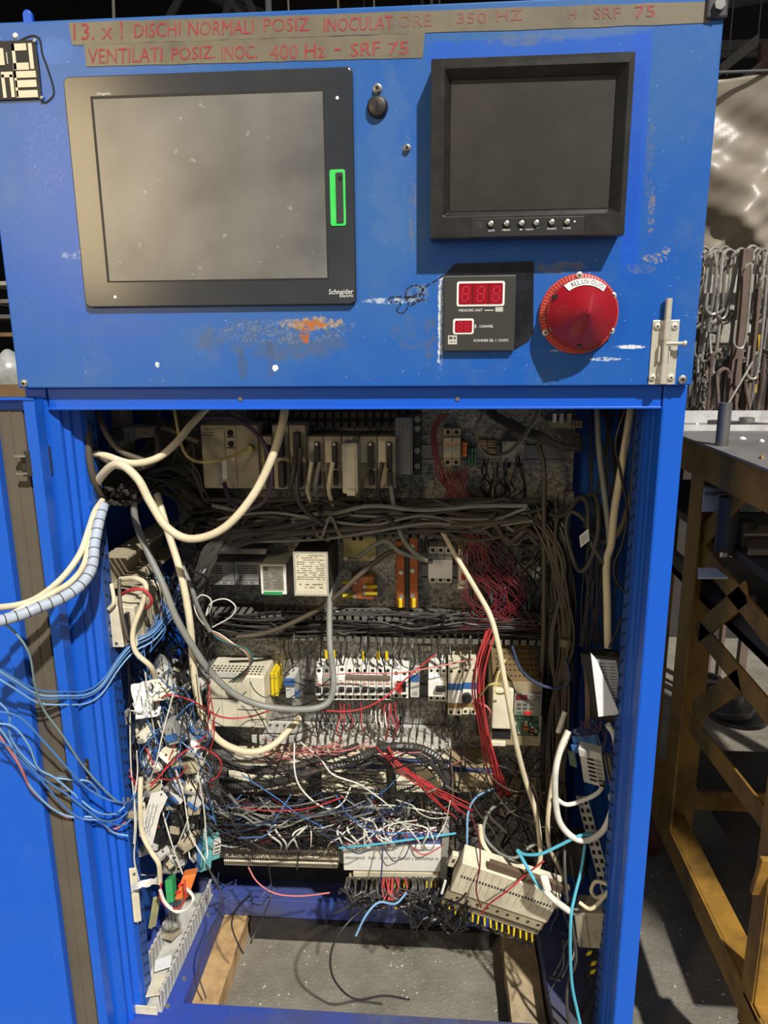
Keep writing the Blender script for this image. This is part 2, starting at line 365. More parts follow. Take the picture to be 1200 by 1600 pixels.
# curtain
mb = MB(); nx, nz = 46, 60; a = P(1085, 120, 3.2); b_ = P(1260, 430, 3.2)
vs = []
for i in range(nx+1):
    for k in range(nz+1):
        u_, v_ = i/nx, k/nz; x = a.x+(b_.x+.35-a.x)*u_; z = a.z+(b_.z-a.z)*v_
        fold = .16*math.sin(2.2*u_*math.pi+3.4*v_+.6)+.07*math.sin(9*u_-8*v_+1)+.03*math.sin(17*u_+11*v_)+.016*math.sin(31*v_-19*u_)+.008*math.sin(60*v_+43*u_)
        vs.append((x, 3.2+fold*(.25+v_), z-.1*math.sin(u_*3)*v_))
fs = [(i*(nz+1)+k, i*(nz+1)+k+1, (i+1)*(nz+1)+k+1, (i+1)*(nz+1)+k) for i in range(nx) for k in range(nz)]
mb.add(vs, fs)
o = solo('welding_curtain', 'crumpled grey brown tarpaulin curtain hanging behind the hook rack', 'curtain', mb, mat('tarpaulin', (146, 136, 122), .42, dirt=.5, scale=2.5, dark=(96, 86, 76), bump=.4), smooth=True)
mo = o.modifiers.new('solid', 'SOLIDIFY'); mo.thickness = .003
solo('curtain_rod', 'thin dark rod carrying the grey brown curtain', 'rod', MB().cyl((a.x-.1, 3.18, a.z+.01), (b_.x+.5, 3.18, a.z+.01), .008, 8), beam_m, smooth=True)
# things behind the left edge
solo('workbench_top', 'weathered wooden bench top behind the cabinet left edge', 'bench', MB().box(-2.2, -.62, .55, 1.3, P(10, 602, .55).z-.03, P(10, 602, .55).z), wood_d)
solo('bench_apron', 'grey metal apron under the wooden bench top', 'apron', MB().box(-2.2, -.62, .56, .60, P(10, 602, .55).z-.12, P(10, 602, .55).z-.032), greypl)
mb = MB(); c = P(12, 592, .62)
prof = [(.002, .0), (.05, .0), (.058, .02), (.05, .045), (.03, .062), (.012, .075), (.003, .08)]
mb.lathe((c.x, .64, P(10, 602, .55).z), prof, 14, Vector((0, 0, 1)))
mb.v = [(x+.008*math.sin(40*z+9*y), y+.006*math.sin(70*x), z+.006*math.sin(60*x+50*y)) if z > P(10, 602, .55).z+.005 else (x, y, z) for x, y, z in mb.v]
solo('crumpled_bag', 'crumpled clear plastic bag lying on the bench top', 'bag', mb, mat('clear_bag', (158, 160, 158), .25, dirt=.5, scale=30, dark=(50, 50, 48)), smooth=True)
for i, (py, hh) in enumerate([(440, 10), (468, 7), (492, 12), (520, 8)]):
    p = P(-40, py, 1.2); solo('stacked_plate', ['topmost of the dark plates behind the left edge', 'second dark plate behind the left edge', 'third dark plate behind the left edge', 'lowest dark plate behind the left edge'][i],
        'plate', MB().box(p.x, -.74, 1.2, 1.6, p.z-.012, p.z), [greypl, rawsteel, beam_m, wood_d][i])
solo('pillar', 'dark steel stanchion holding the plates behind the left edge', 'pillar', MB().box(-1.0, -.9, 1.25, 1.35, FLOOR, .35), beam_m)

# ================================================================== CABINET
XL, JR = -.4655, .4664
HB, HT = .0315, .5253; HP = .0168; BASE = -1.2
pt = []
def pp(px, py, rx, rz, colr, st, hard=.2, nsc=60, thr=.45, sq=False):
    if not sq: hard = max(hard, .5); thr -= .02
    c = P(px, py, -HP); k = pxm(-HP, .2); pt.append(((c.x, 0, c.z), (rx*k, rz*k), colr, st, hard, nsc, thr, sq))
# fresh paint round the monitor
pp(994, 240, 14, 180, (16, 84, 216), .5, .8, 0, 0, True); pp(838, 76, 172, 15, (30, 90, 204), .65, .85, 30, .30, True)
pp(780, 392, 120, 22, (22, 84, 186), .5, .8, 0, 0, True)
pp(1015, 250, 12, 90, (104, 108, 112), .5, .1, 120, .50); pp(1018, 330, 9, 55, (132, 122, 108), .8, .2, 110, .48)
pp(1024, 404, 30, 13, (156, 148, 130), .85, .2, 170, .50); pp(1040, 392, 12, 10, (166, 156, 136), .85, .2, 170, .48); pp(1000, 420, 44, 12, (110, 118, 130), .5, .1, 120, .48)
pp(820, 62, 100, 13, (96, 114, 142), .75, .2, 30, .44); pp(900, 40, 200, 26, (90, 120, 170), .5, .2, 8, .42)
pp(610, 250, 50, 210, (76, 112, 168), .5, .1, 22, .42); pp(645, 330, 9, 90, (110, 110, 112), .7, .1, 110, .48); pp(640, 70, 22, 20, (110, 116, 120), .8, .2, 25, .4)
pp(430, 530, 210, 52, (78, 98, 130), .7, .1, 34, .45); pp(440, 518, 190, 36, (140, 150, 158), .6, .1, 260, .55)
pp(490, 505, 90, 16, (176, 152, 112), .9, .1, 150, .47); pp(482, 508, 42, 14, (172, 106, 52), 1, .3, 60, .44); pp(476, 524, 12, 20, (166, 98, 50), 1, .3, 70, .42)
pp(378, 568, 12, 36, (66, 88, 128), .7, .2, 20, .38); pp(422, 560, 12, 44, (72, 88, 118), .7, .2, 20, .38)
pp(610, 470, 70, 8, (190, 204, 220), .8, .1, 120, .47); pp(650, 460, 34, 22, (120, 130, 142), .6, .1, 50, .42)
pp(688, 500, 5, 88, (210, 216, 222), .95, .5, 220, .36, True); pp(672, 530, 16, 70, (84, 96, 114), .6, .1, 90, .48); pp(640, 520, 50, 50, (80, 100, 134), .5, .1, 60, .5)
pp(985, 542, 32, 5, (222, 228, 232), .95, .3, 240, .40); pp(945, 561, 38, 5, (200, 210, 222), .9, .2, 260, .46); pp(870, 548, 20, 3, (180, 190, 205), .7, .2, 260, .46)
pp(880, 418, 60, 14, (100, 112, 128), .7, .1, 40, .42)
pp(70, 230, 60, 130, (120, 130, 210), .28, .1, 260, .55); pp(116, 398, 40, 12, (150, 170, 205), .6, .1, 120, .5)
pp(430, 575, 6, 6, (236, 236, 230), 1, .4, 150, .3); pp(246, 570, 5, 6, (236, 236, 230), 1, .4, 150, .3)
pp(185, 512, 120, 24, (46, 92, 168), .6, .1, 12, .4); pp(85, 80, 50, 30, (70, 118, 196), .6, .1, 12, .4)
CL = Vector((0, .2, FLOOR))
head_m = blue_paint('blue_paint_header', (20, 88, 178), (66, 110, 162), .33, pt, CL, 1.0)
cab = Thing('electrical_cabinet', 'worn blue steel control cabinet with its lower doorway open on tangled wiring', 'cabinet', CL)
mb = MB().box(-.5, .5, -HP, -HP+.012, HB, HT)
cab.part('header_front_panel', mb, head_m, bevel=.0022)
cab.part('header_box', MB().box(-.498, .498, -HP+.012, .42, HT-.012, HT-.001).box(-.498, -.486, -HP+.012, .42, HB, HT-.012).box(.486, .498, -HP+.012, .42, HB, HT-.012)
         .box(-.486, .486, -HP+.012, .012, HB, HB+.003), blue, label='blue header box sides and top')
# face frame
cab.part('face_frame', MB().box(-.5, XL-.001, 0, .02, BASE-.05, HB-.0005), blue, bevel=.0015)
cab.part('face_frame', MB().box(JR, .5, 0, .02, BASE-.05, HB-.0005), blue, bevel=.0015)
li = cab.part('lintel', MB().box(XL+.002, JR-.0025, .0, .006, 0.0, HB-.001).box(XL+.002, JR-.0025, -.004, .03, -.0028, .0008), blue, bevel=.0008)
for px in (376, 715):
    c = P(px, 623, 0); cab.part('screw_head', MB().cyl((c.x, .002, c.z), (c.x, -.0015, c.z), .0035, 10), rawsteel, li)
# jamb returns: stepped sheet folds, a ridge, a perforated post
for s, X in ((1, XL), (-1, JR)):
    q_ = 1 if s == 1 else .35
    prof = [(0, .0), (.010*q_, .012), (.010*q_, .022), (.018*q_, .026), (.018*q_, .036), (.028*q_, .042), (.030*q_, .052)]
    mb = MB()
    for (dx0, y0), (dx1, y1) in zip(prof, prof[1:]):
        x0, x1 = X+s*dx0, X+s*dx1
        mb.add([(x0, y0, BASE), (x1, y1, BASE), (x1, y1, 0), (x0, y0, 0), (x0-s*.002, y0, BASE), (x1-s*.002, y1+.001, BASE), (x1-s*.002, y1+.001, 0), (x0-s*.002, y0, 0)],
               [(0, 1, 2, 3), (7, 6, 5, 4), (3, 2, 6, 7), (0, 4, 5, 1), (1, 5, 6, 2), (0, 3, 7, 4)])
    jr = cab.part('jamb_return', mb, blue)
    pj = cab.part('perforated_post', MB().box(min(X+s*.030*q_, X+s*(.030*q_+.0025)), max(X+s*.030*q_, X+s*(.030*q_+.0025)), .052, .085, BASE, 0).box(min(X+s*.0, X+s*.030*q_), max(X+s*.0, X+s*.030*q_), .084, .087, BASE, 0), blue_in)
    hm = MB()
    for k in range(46):
        z = -.03-.025*k
        hm.cyl((X+s*(.030*q_+.0035), .062, z), (X+s*(.030*q_+.003), .062, z), .0028, 8); hm.cyl((X+s*(.030*q_+.0035), .075, z-.008), (X+s*(.030*q_+.003), .075, z-.008), .0036, 8)
    ho = cab.part('post_holes', hm, blackm, pj); ho['kind'] = 'stuff'
cab.part('side_wall', MB().box(-.5, -.497, .02, .425, BASE-.05, HB), blue_in)
cab.part('side_wall', MB().box(.497, .5, .02, .425, BASE-.05, HB), blue_in)
for (y0, x_) in ((.17, -.4965), (.27, -.4965), (.17, .4945), (.27, .4945)):
    cab.part('wall_rib', MB().box(x_, x_+.002, y0, y0+.035, BASE, 0), blue_in)
cab.part('back_wall', MB().box(-.497, .497, .42, .425, BASE-.05, HB), blue_in)
cab.part('corner_post', MB().box(-.497, -.452, .385, .42, BASE, HB), blue_in)
cab.part('corner_post', MB().box(.452, .497, .385, .42, BASE, HB), blue_in)
# base frame with the rectangular opening in the bottom
cab.part('base_frame', MB().box(-.5, .5, 0, .07, BASE-.05, BASE).box(-.5, .5, .355, .425, BASE-.05, BASE).box(-.5, -.364, .07, .355, BASE-.05, BASE).box(.375, .5, .07, .355, BASE-.05, BASE), blue_dirty, bevel=.001)
for q in [PZ(262, 1573, BASE), PZ(288, 1530, BASE), PZ(325, 1430, BASE), Vector((.43, .1, 0)), Vector((.43, .3, 0))]:
    cab.part('base_bolt', MB().cyl((q.x, q.y, BASE-.002), (q.x, q.y, BASE+.003), .005, 8), steel)
# mounting plate
PY = .38
pb = P(600, 1352, PY).z
plate = cab.part('mounting_plate', MB().box(-.415, .414, PY, PY+.003, pb, HB-.005), galv, bevel=.0006)
cab.part('rear_shade_panel', MB().box(-.44, .44, .412, .4195, BASE+.006, pb+.05), blackm, label='black unlit opening behind the bottom of the plate')  # black panel put in as the shade on the back wall
cab.part('plate_fold', MB().box(.396, .414, PY-.022, PY, P(880, 785, PY).z-.0, P(880, 765, PY).z), galv)
# header screws, eye bolt, corner lug
def screw(px, py, Y, r, name='screw_head', par=None):
    c = P(px, py, Y); mb = MB().lathe((c.x, Y, c.z), [(r*1.15, 0), (r*1.1, .0008), (r, .0022), (r*.6, .003)], 16)
    s_ = cab.part(name, mb, steel, par, smooth=True)
    cab.part('screw_slot', MB().box(c.x-r*.5, c.x+r*.5, Y-.0034, Y-.0028, c.z-r*.13, c.z+r*.13).box(c.x-r*.13, c.x+r*.13, Y-.0034, Y-.0028, c.z-r*.5, c.z+r*.5), blackm, s_)
screw(38, 599, -HP, .0055); screw(1066, 593, -HP, .0058)
c = P(46, 32, 0.006)
cab.part('lifting_lug', MB().prism([(c.x-.0065, c.z-.006), (c.x+.0065, c.z-.006), (c.x+.0065, c.z+.006), (c.x+.004, c.z+.0105), (c.x, c.z+.012), (c.x-.004, c.z+.0105), (c.x-.0065, c.z+.006)], 0, .008), blue, bevel=.0015)
cab.part('paint_blob', MB().lathe(P(24, 56, -HP), [(.004, 0), (.003, .0016), (.001, .002)], 10), white)
c = P(1120, 12, -HP)
mb = MB().box(c.x-.014, c.x+.013, -HP-.006, -HP, c.z-.014, c.z+.014)
cab.part('corner_lug', mb, mat('dark_lug', (52, 54, 60), .5, dirt=.4), bevel=.003)
cab.part('lug_bolt', MB().cyl((c.x, -HP-.003, c.z), (c.x, -HP-.012, c.z), .007, 6), rawsteel)
# key lock and small screws between the screens
c = P(590, 168, -HP)
lk = cab.part('key_lock', MB().lathe(c, [(.0142, 0), (.0142, .004), (.012, .008), (.011, .0085)], 24), mat('lock_metal', (64, 62, 60), .4, metal=.6, dirt=.4), smooth=True)
cab.part('key_slot', MB().box(c.x-.0013, c.x+.0013, -HP-.0092, -HP-.0084, c.z-.006, c.z+.005), blackm, lk)
for (px, py, r) in ((590, 139, .0055), (636, 232, .0045)):
    c = P(px, py, -HP); b2 = cab.part('hex_screw', MB().lathe(c, [(r*1.2, 0), (r*1.2, .001), (r, .0012), (r, .005), (r*.7, .0055)], 14), rawsteel, smooth=True)
    cab.part('screw_socket', MB().cyl((c.x, -HP-.0056, c.z), (c.x, -HP-.0062, c.z), r*.45, 6), blackm, b2)
# marker doodle on the paint and pen stroke round the name plate
mk = mat('black_marker', (18, 18, 24), .6, dirt=0)
def stroke(pts, wpx, name='marker_stroke', dash=False):
    mb = MB(); q = spline([P(x, y, -HP-.0004) for x, y in pts], 6)
    for i in range(len(q)-1):
        if dash and i % 4 == 3: continue
        d = (q[i+1]-q[i]); n = Vector((-d.z, 0, d.x)).normalized()*(wpx*pxm(-HP, .2)/2)
        mb.add([q[i]-n, q[i+1]-n, q[i+1]+n, q[i]+n], [(0, 1, 2, 3)])
    return cab.part(name, mb, mk)
stroke([(694, 430), (678, 440), (662, 450), (656, 462), (640, 464), (622, 464), (608, 466), (612, 473), (624, 470)], 2.2, dash=True)
stroke([(662, 455), (656, 447), (646, 446), (636, 452), (634, 464), (638, 476), (632, 487), (624, 489), (620, 484), (626, 476), (624, 469)], 2.2, dash=True)
stroke([(636, 466), (650, 460), (662, 460), (658, 468), (648, 470), (642, 478), (652, 472), (664, 468)], 2, dash=True)
stroke([(30, 64), (50, 56), (62, 62), (66, 84), (74, 106), (84, 140), (80, 154), (66, 159), (62, 120), (58, 84)], 3)
# slide bolt latch
c0 = P(1020, 500, -HP); c1 = P(1050, 601, -HP)
lt = Thing('barrel_bolt', 'pale zinc slide bolt latch at the lower right corner of the blue header', 'latch', (P(1036, 600, -HP).x, -HP, P(1036, 601, -HP).z))
tl, tr, bl = P(1021, 500, -HP-.002), P(1062, 500, -HP-.002), P(1013, 601, -HP-.002)
xa, xb = P(1016, 550, -HP).x, P(1058, 550, -HP).x; za, zb = P(1036, 601, -HP).z, P(1036, 500, -HP).z
lt.part('back_plate', MB().box(xa, xb, -HP-.002, -HP, za, zb), latch_m, bevel=.002)
xm = P(1040, 550, -HP-.01).x
for (z0, z1) in ((za+.002, za+(zb-za)*.30), (za+(zb-za)*.70, zb-.001)):
    mb = MB(); n = 10; vs = []
    for z in (z0, z1):
        for i in range(n+1):
            t = math.pi*i/n; vs.append((xm-.0072*math.cos(t), -HP-.002-.0105*math.sin(t), z))
    mb.add(vs, [(i, i+1, n+2+i, n+1+i) for i in range(n)]+[tuple(range(n+1))[::-1], tuple(range(n+1, 2*n+2))])
    lt.part('barrel_bracket', mb, latch_m, smooth=True)
zt = P(1044, 466, -HP-.007).z
bo = lt.part('bolt', MB().cyl((xm, -HP-.0072, za+.006), (xm, -HP-.0072, zt), .0047, 14), latch_m, smooth=True)
zk = za+(zb-za)*.64
lt.part('bolt_knob', MB().cyl((xm, -HP-.010, zk), (xm+.023, -HP-.014, zk), .0026, 10).cyl((xm+.022, -HP-.0139, zk), (xm+.026, -HP-.0146, zk), .004, 10), latch_m, bo, smooth=True)
lt.part('guide_rail', MB().box(xm-.009, xm-.0065, -HP-.008, -HP-.002, za+(zb-za)*.36, za+(zb-za)*.6).box(xm+.0055, xm+.0075, -HP-.007, -HP-.002, za+(zb-za)*.34, za+(zb-za)*.6), latch_m)
for px, py in ((1027, 510), (1054, 510), (1019, 590), (1048, 590)):
    q = P(px, py, -HP-.002); s_ = lt.part('rivet', MB().lathe(q, [(.0056, 0), (.005, .0015), (.003, .0026)], 14), latch_m, smooth=True)
    lt.part('rivet_hole', MB().cyl((q.x, q.y-.0025, q.z), (q.x, q.y-.003, q.z), .0014, 8), blackm, s_)

# masking tape strips with handwriting
tape_m = mat('brown_tape', (122, 114, 96), .35, dirt=.8, scale=13, dark=(88, 84, 74), spec=.6)
def tape(label, quad, writing, m):
    tl, tr, br, bl = [P(x, y, -HP-.0006) for x, y in quad]
    t = Thing('tape_strip', label, 'tape', bl)
    n = 24; vs = []
    for i in range(n+1):
        u_ = i/n; a_ = tl.lerp(tr, u_); b_ = bl.lerp(br, u_); j = random.uniform(-.0006, .0006)
        vs += [(a_.x, -HP-.0007, a_.z+j), (b_.x, -HP-.0007, b_.z-j), (a_.x, -HP, a_.z+j), (b_.x, -HP, b_.z-j)]
    fs = []
    for i in range(n): fs += [(4*i, 4*i+1, 4*i+5, 4*i+4), (4*i+1, 4*i+3, 4*i+7, 4*i+5), (4*i+2, 4*i, 4*i+4, 4*i+6)]
    fs += [(0, 2, 3, 1), (4*n, 4*n+1, 4*n+3, 4*n+2)]
    t.part('tape', MB().add(vs, fs), m)
    for txt, x0, y0, x1, y1, h, mm in writing:
        a_ = P(x0, y0, -HP-.0008); b_ = P(x1, y1, -HP-.0008); c_ = P(x0, y0+h, -HP-.0008)
        t.text(txt, a_, b_-a_, c_-a_, mm, shear=random.uniform(-.01, .01), ext=.0003)
    return t
tape('upper strip of brown tape with faded red handwriting across the header top',
     [(107, 35), (1107, 2), (1109, 36), (113, 71)],
     [('13. x I', 115, 37, 192, 34, 26, redink), ('DISCHI', 210, 37, 282, 34, 22, redink), ('NORMALI', 294, 34, 396, 31, 22, redink), ('POSIZ', 412, 29, 484, 27, 21, redink), ('INOCULAT', 506, 29, 614, 24, 21, redink),
      ('ORE', 622, 24, 674, 22, 19, redink2), ('350', 714, 20, 760, 19, 17, redink2), ('HZ', 776, 17, 816, 14, 17, redink2), ('H', 888, 15, 900, 15, 14, redink2), ('SRF', 928, 12, 970, 11, 18, redink2), ('75', 992, 10, 1024, 8, 18, redink)], tape_m)
tape('lower shorter strip of brown tape with red handwriting under the long one',
     [(131, 70), (664, 52), (660, 90), (135, 104)],
     [('VENTILATI', 138, 77, 254, 73, 23, redink), ('POSIZ.', 268, 75, 336, 71, 20, redink), ('INOC.', 346, 73, 402, 70, 21, redink), ('400 Hz', 422, 70, 508, 66, 24, redink), ('-', 522, 76, 532, 76, 3, redink), ('SRF', 548, 68, 594, 64, 21, redink), ('75', 606, 67, 638, 64, 20, redink)], tape_m)

# name plate, top left (pale block letters on black)
c1 = P(54, 157, -HP)
npl = Thing('name_plate', 'black name plate with cream block letters at the header left edge', 'sign', (-.45, -HP, c1.z))
zt, zb = P(30, 64, -HP).z, P(30, 157, -HP).z; xr = P(62, 110, -HP).x
npl.part('plate', MB().box(-.498, xr, -HP-.003, -HP, zb, zt), mat('plate_black', (34, 34, 36), .5, dirt=.4), bevel=.001)
crm = mat('cream_letters', (232, 222, 192), .5, dirt=.25)
def blk(rects):
    mb = MB()
    for x0, y0, x1, y1 in rects:
        a_, b_ = P(x0, y0, -HP-.003), P(x1, y1, -HP-.003)
        k = (y0+y1)/2; sh = 0
        mb.box(a_.x, b_.x, -HP-.0042, -HP-.003, b_.z, a_.z)
    return mb
npl.part('block_letter', blk([(18, 69, 42, 79), (18, 69, 27, 109), (21, 99, 46, 109)]), crm)
npl.part('block_letter', blk([(44, 68, 54, 108)]), crm)
npl.part('block_letter', blk([(-30, 77, 8, 102), (10, 82, 13, 100)]), crm)
npl.part('block_letter', blk([(22, 112, 30, 152), (22, 112, 57, 121), (24, 126, 58, 136), (26, 142, 60, 152)]), crm)
npl.part('block_letter', blk([(2, 113, 21, 121), (2, 117, 11, 153), (15, 117, 24, 152)]), crm)
for px, py in ((54, 64), (65, 153)):
    q = P(px, py, -HP-.003); npl.part('rivet', MB().lathe(q, [(.003, 0), (.0025, .0015), (.001, .002)], 10), steel)

# ------------------------------------------------------------------ touch panel
x0, x1 = P(104, 300, -HP-.006).x, P(557, 300, -HP-.006).x
z0, z1 = P(340, 475, -HP-.006).z, P(330, 114, -HP-.006).z
x0, x1, z0, z1 = -.378, .0215, .148, .4535
hm = Thing('touch_panel', 'large dark bezel touch screen on the left of the blue header', 'screen', ((x0+x1)/2, -HP, z0))
def rrect(x0, x1, z0, z1, r, n=5):
    pts = []
    for cx, cz, a0 in ((x1-r, z0+r, -90), (x1-r, z1-r, 0), (x0+r, z1-r, 90), (x0+r, z0+r, 180)):
        for i in range(n+1):
            t = math.radians(a0+90*i/n); pts.append((cx+r*math.cos(t), cz+r*math.sin(t)))
    return pts
bz = mat('bezel_grey', (50, 53, 58), .2, dirt=.25, scale=8, dark=(84, 84, 84))
hm.part('rear_rim', MB().prism(rrect(x0, x1, z0, z1, .008), -HP-.005, -HP), black)
hm.part('bezel', MB().prism(rrect(x0+.001, x1-.001, z0+.001, z1-.001, .008), -HP-.0085, -HP-.005), bz, bevel=.001)
# dusty display glass
m = bpy.data.materials.new('dusty_display'); m.use_nodes = True; nt = m.node_tree; b = nt.nodes['Principled BSDF']
tc = nt.nodes.new('ShaderNodeTexCoord'); n1 = nt.nodes.new('ShaderNodeTexNoise'); n1.inputs['Scale'].default_value = 9; n1.inputs['Detail'].default_value = 4
n2 = nt.nodes.new('ShaderNodeTexNoise'); n2.inputs['Scale'].default_value = 60; n2.inputs['Detail'].default_value = 6
for n in (n1, n2): nt.links.new(tc.outputs['Object'], n.inputs['Vector'])
cr = nt.nodes.new('ShaderNodeValToRGB'); cr.color_ramp.elements[0].position = .35; cr.color_ramp.elements[0].color = lin((84, 84, 84))+(1,)
cr.color_ramp.elements[1].position = .75; cr.color_ramp.elements[1].color = lin((122, 121, 118))+(1,)
nt.links.new(n1.outputs['Fac'], cr.inputs[0])
mr = nt.nodes.new('ShaderNodeMapRange'); mr.inputs[1].default_value = .68; mr.inputs[2].default_value = .78; mr.inputs[4].default_value = .5; nt.links.new(n2.outputs['Fac'], mr.inputs[0])
mx = nt.nodes.new('ShaderNodeMix'); mx.data_type = 'RGBA'; mx.inputs['B'].default_value = (.6, .6, .58, 1)
nt.links.new(cr.outputs[0], mx.inputs['A']); nt.links.new(mr.outputs[0], mx.inputs['Factor']); nt.links.new(mx.outputs['Result'], b.inputs['Base Color'])
b.inputs['Roughness'].default_value = .33; b.inputs['Specular IOR Level'].default_value = 1.0
disp = m
dx0, dx1, dz1 = -.3368, -.3368+.318, .4233; dz0 = dz1-.318*.75
g = hm.part('display_frame', MB().box(dx0-.004, dx1+.002, -HP-.0089, -HP-.0084, dz0-.002, dz1+.004), black)
hm.part('display', MB().box(dx0, dx1, -HP-.0095, -HP-.0086, dz0, dz1), disp, label='dusty grey display surface')
hm.text('Magelis', P(152, 145, -HP-.0086), P(173, 144, -HP-.0086)-P(152, 145, -HP-.0086), P(152, 150, -HP-.0086)-P(152, 145, -HP-.0086), whiteink)
a_ = P(514, 452, -HP-.0086); hm.text('Schneider', a_, P(552, 451, -HP-.0086)-a_, P(514, 460, -HP-.0086)-a_, whiteink, ext=.0004)
a_ = P(531, 459.5, -HP-.0086); hm.text('Electric', a_, P(552, 459, -HP-.0086)-a_, P(531, 464.5, -HP-.0086)-a_, whiteink, ext=.0004)
for px, py in ((180, 464), (527, 153)):
    q = P(px, py, -HP-.0085); hm.part('indicator_dot', MB().cyl((q.x, q.y, q.z), (q.x, q.y-.0006, q.z), .0022, 10), whiteink)
gx0, gx1 = P(516, 310, -HP-.0085).x, P(540, 310, -HP-.0085).x; gz0, gz1 = P(528, 353, -HP-.0085).z, P(528, 265, -HP-.0085).z
ug = hm.part('usb_cover_frame', MB().prism(rrect(gx0, gx1, gz0, gz1, .003), -HP-.0097, -HP-.0085), mat('bright_green', (40, 214, 84), .4, dirt=.15, dark=(200, 220, 200)))
hm.part('usb_flap', MB().box(gx0+.0085, gx1-.003, -HP-.0115, -HP-.0097, gz0+.004, gz1-.004), mat('flap_grey', (60, 62, 64), .3, dirt=.2), ug, bevel=.0006)
q = P(532, 278, -HP-.0118); hm.part('lock_mark', MB().lathe(q, [(.0032, 0), (.003, .0005)], 12), blackm, ug)

# ------------------------------------------------------------------ monitor
MY = -HP-.036
mx0, mx1 = P(673, 230, MY).x, P(984, 230, MY).x; mz0, mz1 = P(822, 370, MY).z, P(832, 86, MY).z
mo_ = Thing('monitor', 'black box monitor with thick frame on the right of the blue header', 'screen', ((mx0+mx1)/2, -HP, mz0))
mblk = mat('monitor_black', (36, 35, 33), .3, dirt=.35, scale=25, dark=(78, 74, 66))
wx, wz = (mx1-mx0), (mz1-mz0)
ix0, ix1 = P(704, 220, MY).x, P(960, 220, MY).x; iz0, iz1 = P(830, 325, MY).z, P(833, 116, MY).z
ex0, ex1, ez0, ez1 = ix0-.009, ix1+.012, iz0-.008, iz1+.010
mb = MB()  # frame ring with sloped inner lip
O = [(mx0, mz0), (mx1, mz0), (mx1, mz1), (mx0, mz1)]; E_ = [(ex0, ez0), (ex1, ez0), (ex1, ez1), (ex0, ez1)]; I = [(ix0, iz0), (ix1, iz0), (ix1, iz1), (ix0, iz1)]
vs = [(x, -HP, z) for x, z in O]+[(x, MY, z) for x, z in O]+[(x, MY, z) for x, z in E_]+[(x, MY+.014, z) for x, z in I]
fs = [(3, 2, 1, 0)]
for i in range(4):
    k = (i+1) % 4; fs += [(i, k, 4+k, 4+i), (4+i, 4+k, 8+k, 8+i), (8+i, 8+k, 12+k, 12+i)]
fs += [(12, 13, 14, 15)]
mo_.part('housing', MB().add(vs, fs), mblk, bevel=.0012)
mo_.part('screen_glass', MB().box(ix0, ix1, MY+.0125, MY+.0135, iz0, iz1), mat('dark_screen', (46, 43, 38), .36, dirt=.5, scale=9, dark=(70, 64, 54)), label='dull dark screen')
bx0, bx1 = P(737, 356, MY).x, P(912, 356, MY).x; bz0, bz1 = P(820, 370, MY).z+.001, P(820, 340, MY).z
mo_.part('button_bar', MB().box(bx0, bx1, MY-.0012, MY, bz0, bz1), mat('button_bar', (38, 38, 38), .4, dirt=.2), bevel=.0004)
mo_.part('emblem_ring', MB().cyl(P(748, 352, MY-.0012), P(748, 352, MY-.0016), .0055, 16), mat('ghost_print', (58, 58, 58), .5, dirt=0))
for px, py in ((767, 350), (791.5, 349.5), (815, 349), (838, 348.5), (862, 347.5), (886, 347)):
    q = P(px, py, MY-.0012); rg = mo_.part('button_ring', MB().lathe(q, [(.0052, 0), (.0052, .0014), (.0042, .0016)], 18), blackm)
    mo_.part('button', MB().lathe(q, [(.0036, .001), (.0036, .003), (.0026, .0036)], 14), steel, rg, smooth=True)
mo_.part('indicator_dot', MB().cyl(P(898, 346, MY-.0012), P(898, 346, MY-.0016), .0013, 8), whiteink)
for txt, px, py, wd in (('AUTO', 763, 359, 10), ('MENU', 785, 358, 12), ('-', 812, 358, 4), ('ADJUST', 821, 357.5, 13), ('+', 837, 355, 5), ('SOURCE', 855, 356, 14), ('POWER', 880, 355, 12)):
    a_ = P(px, py, MY-.0013); mo_.text(txt, a_, P(px+wd, py-.3, MY-.0013)-a_, P(px, py+(3 if len(txt) > 1 else 1.5), MY-.0013)-a_, whiteink, ext=.0002)

# ------------------------------------------------------------------ scanner instrument + black tape round it
IY = -HP-.010
ax, bx = P(694, 490, IY).x, P(804, 490, IY).x; az, bz_ = P(750, 548, IY).z, P(750, 431, IY).z
ins = Thing('scanner_display', 'square black digital readout with red windows below the monitor', 'instrument', ((ax+bx)/2, -HP, az))
ins.part('case', MB().box(ax-.001, bx+.001, -HP-.006, -HP, az-.001, bz_+.001), mat('slate_trim', (84, 92, 108), .4, dirt=.3), bevel=.001)
ins.part('face_plate', MB().box(ax, bx, IY, -HP-.006, az, bz_), mat('face_charcoal', (52, 51, 48), .5, dirt=.2), bevel=.001)
def rr_part(t, name, x0, y0, x1, y1, Y, m, th=.0006, r=.003, par=None):
    a_, b_ = P(x0, y0, Y), P(x1, y1, Y); return t.part(name, MB().prism(rrect(a_.x, b_.x, b_.z, a_.z, r), Y-th, Y), m, par)
redw = mat('red_window', (150, 12, 30), .25, dirt=.3, scale=30, dark=(90, 8, 20))
reds = mat('faded_segment', (206, 44, 66), .4, dirt=0)
f1 = rr_part(ins, 'window_frame', 714, 440, 788, 478, IY, whiteink); rr_part(ins, 'red_window', 717, 443, 785, 475, IY-.0006, redw, .0004, .002, f1)
f2 = rr_part(ins, 'window_frame', 708, 498, 740, 522, IY, whiteink); rr_part(ins, 'red_window', 711, 501, 737.5, 519.5, IY-.0006, redw, .0004, .002, f2)
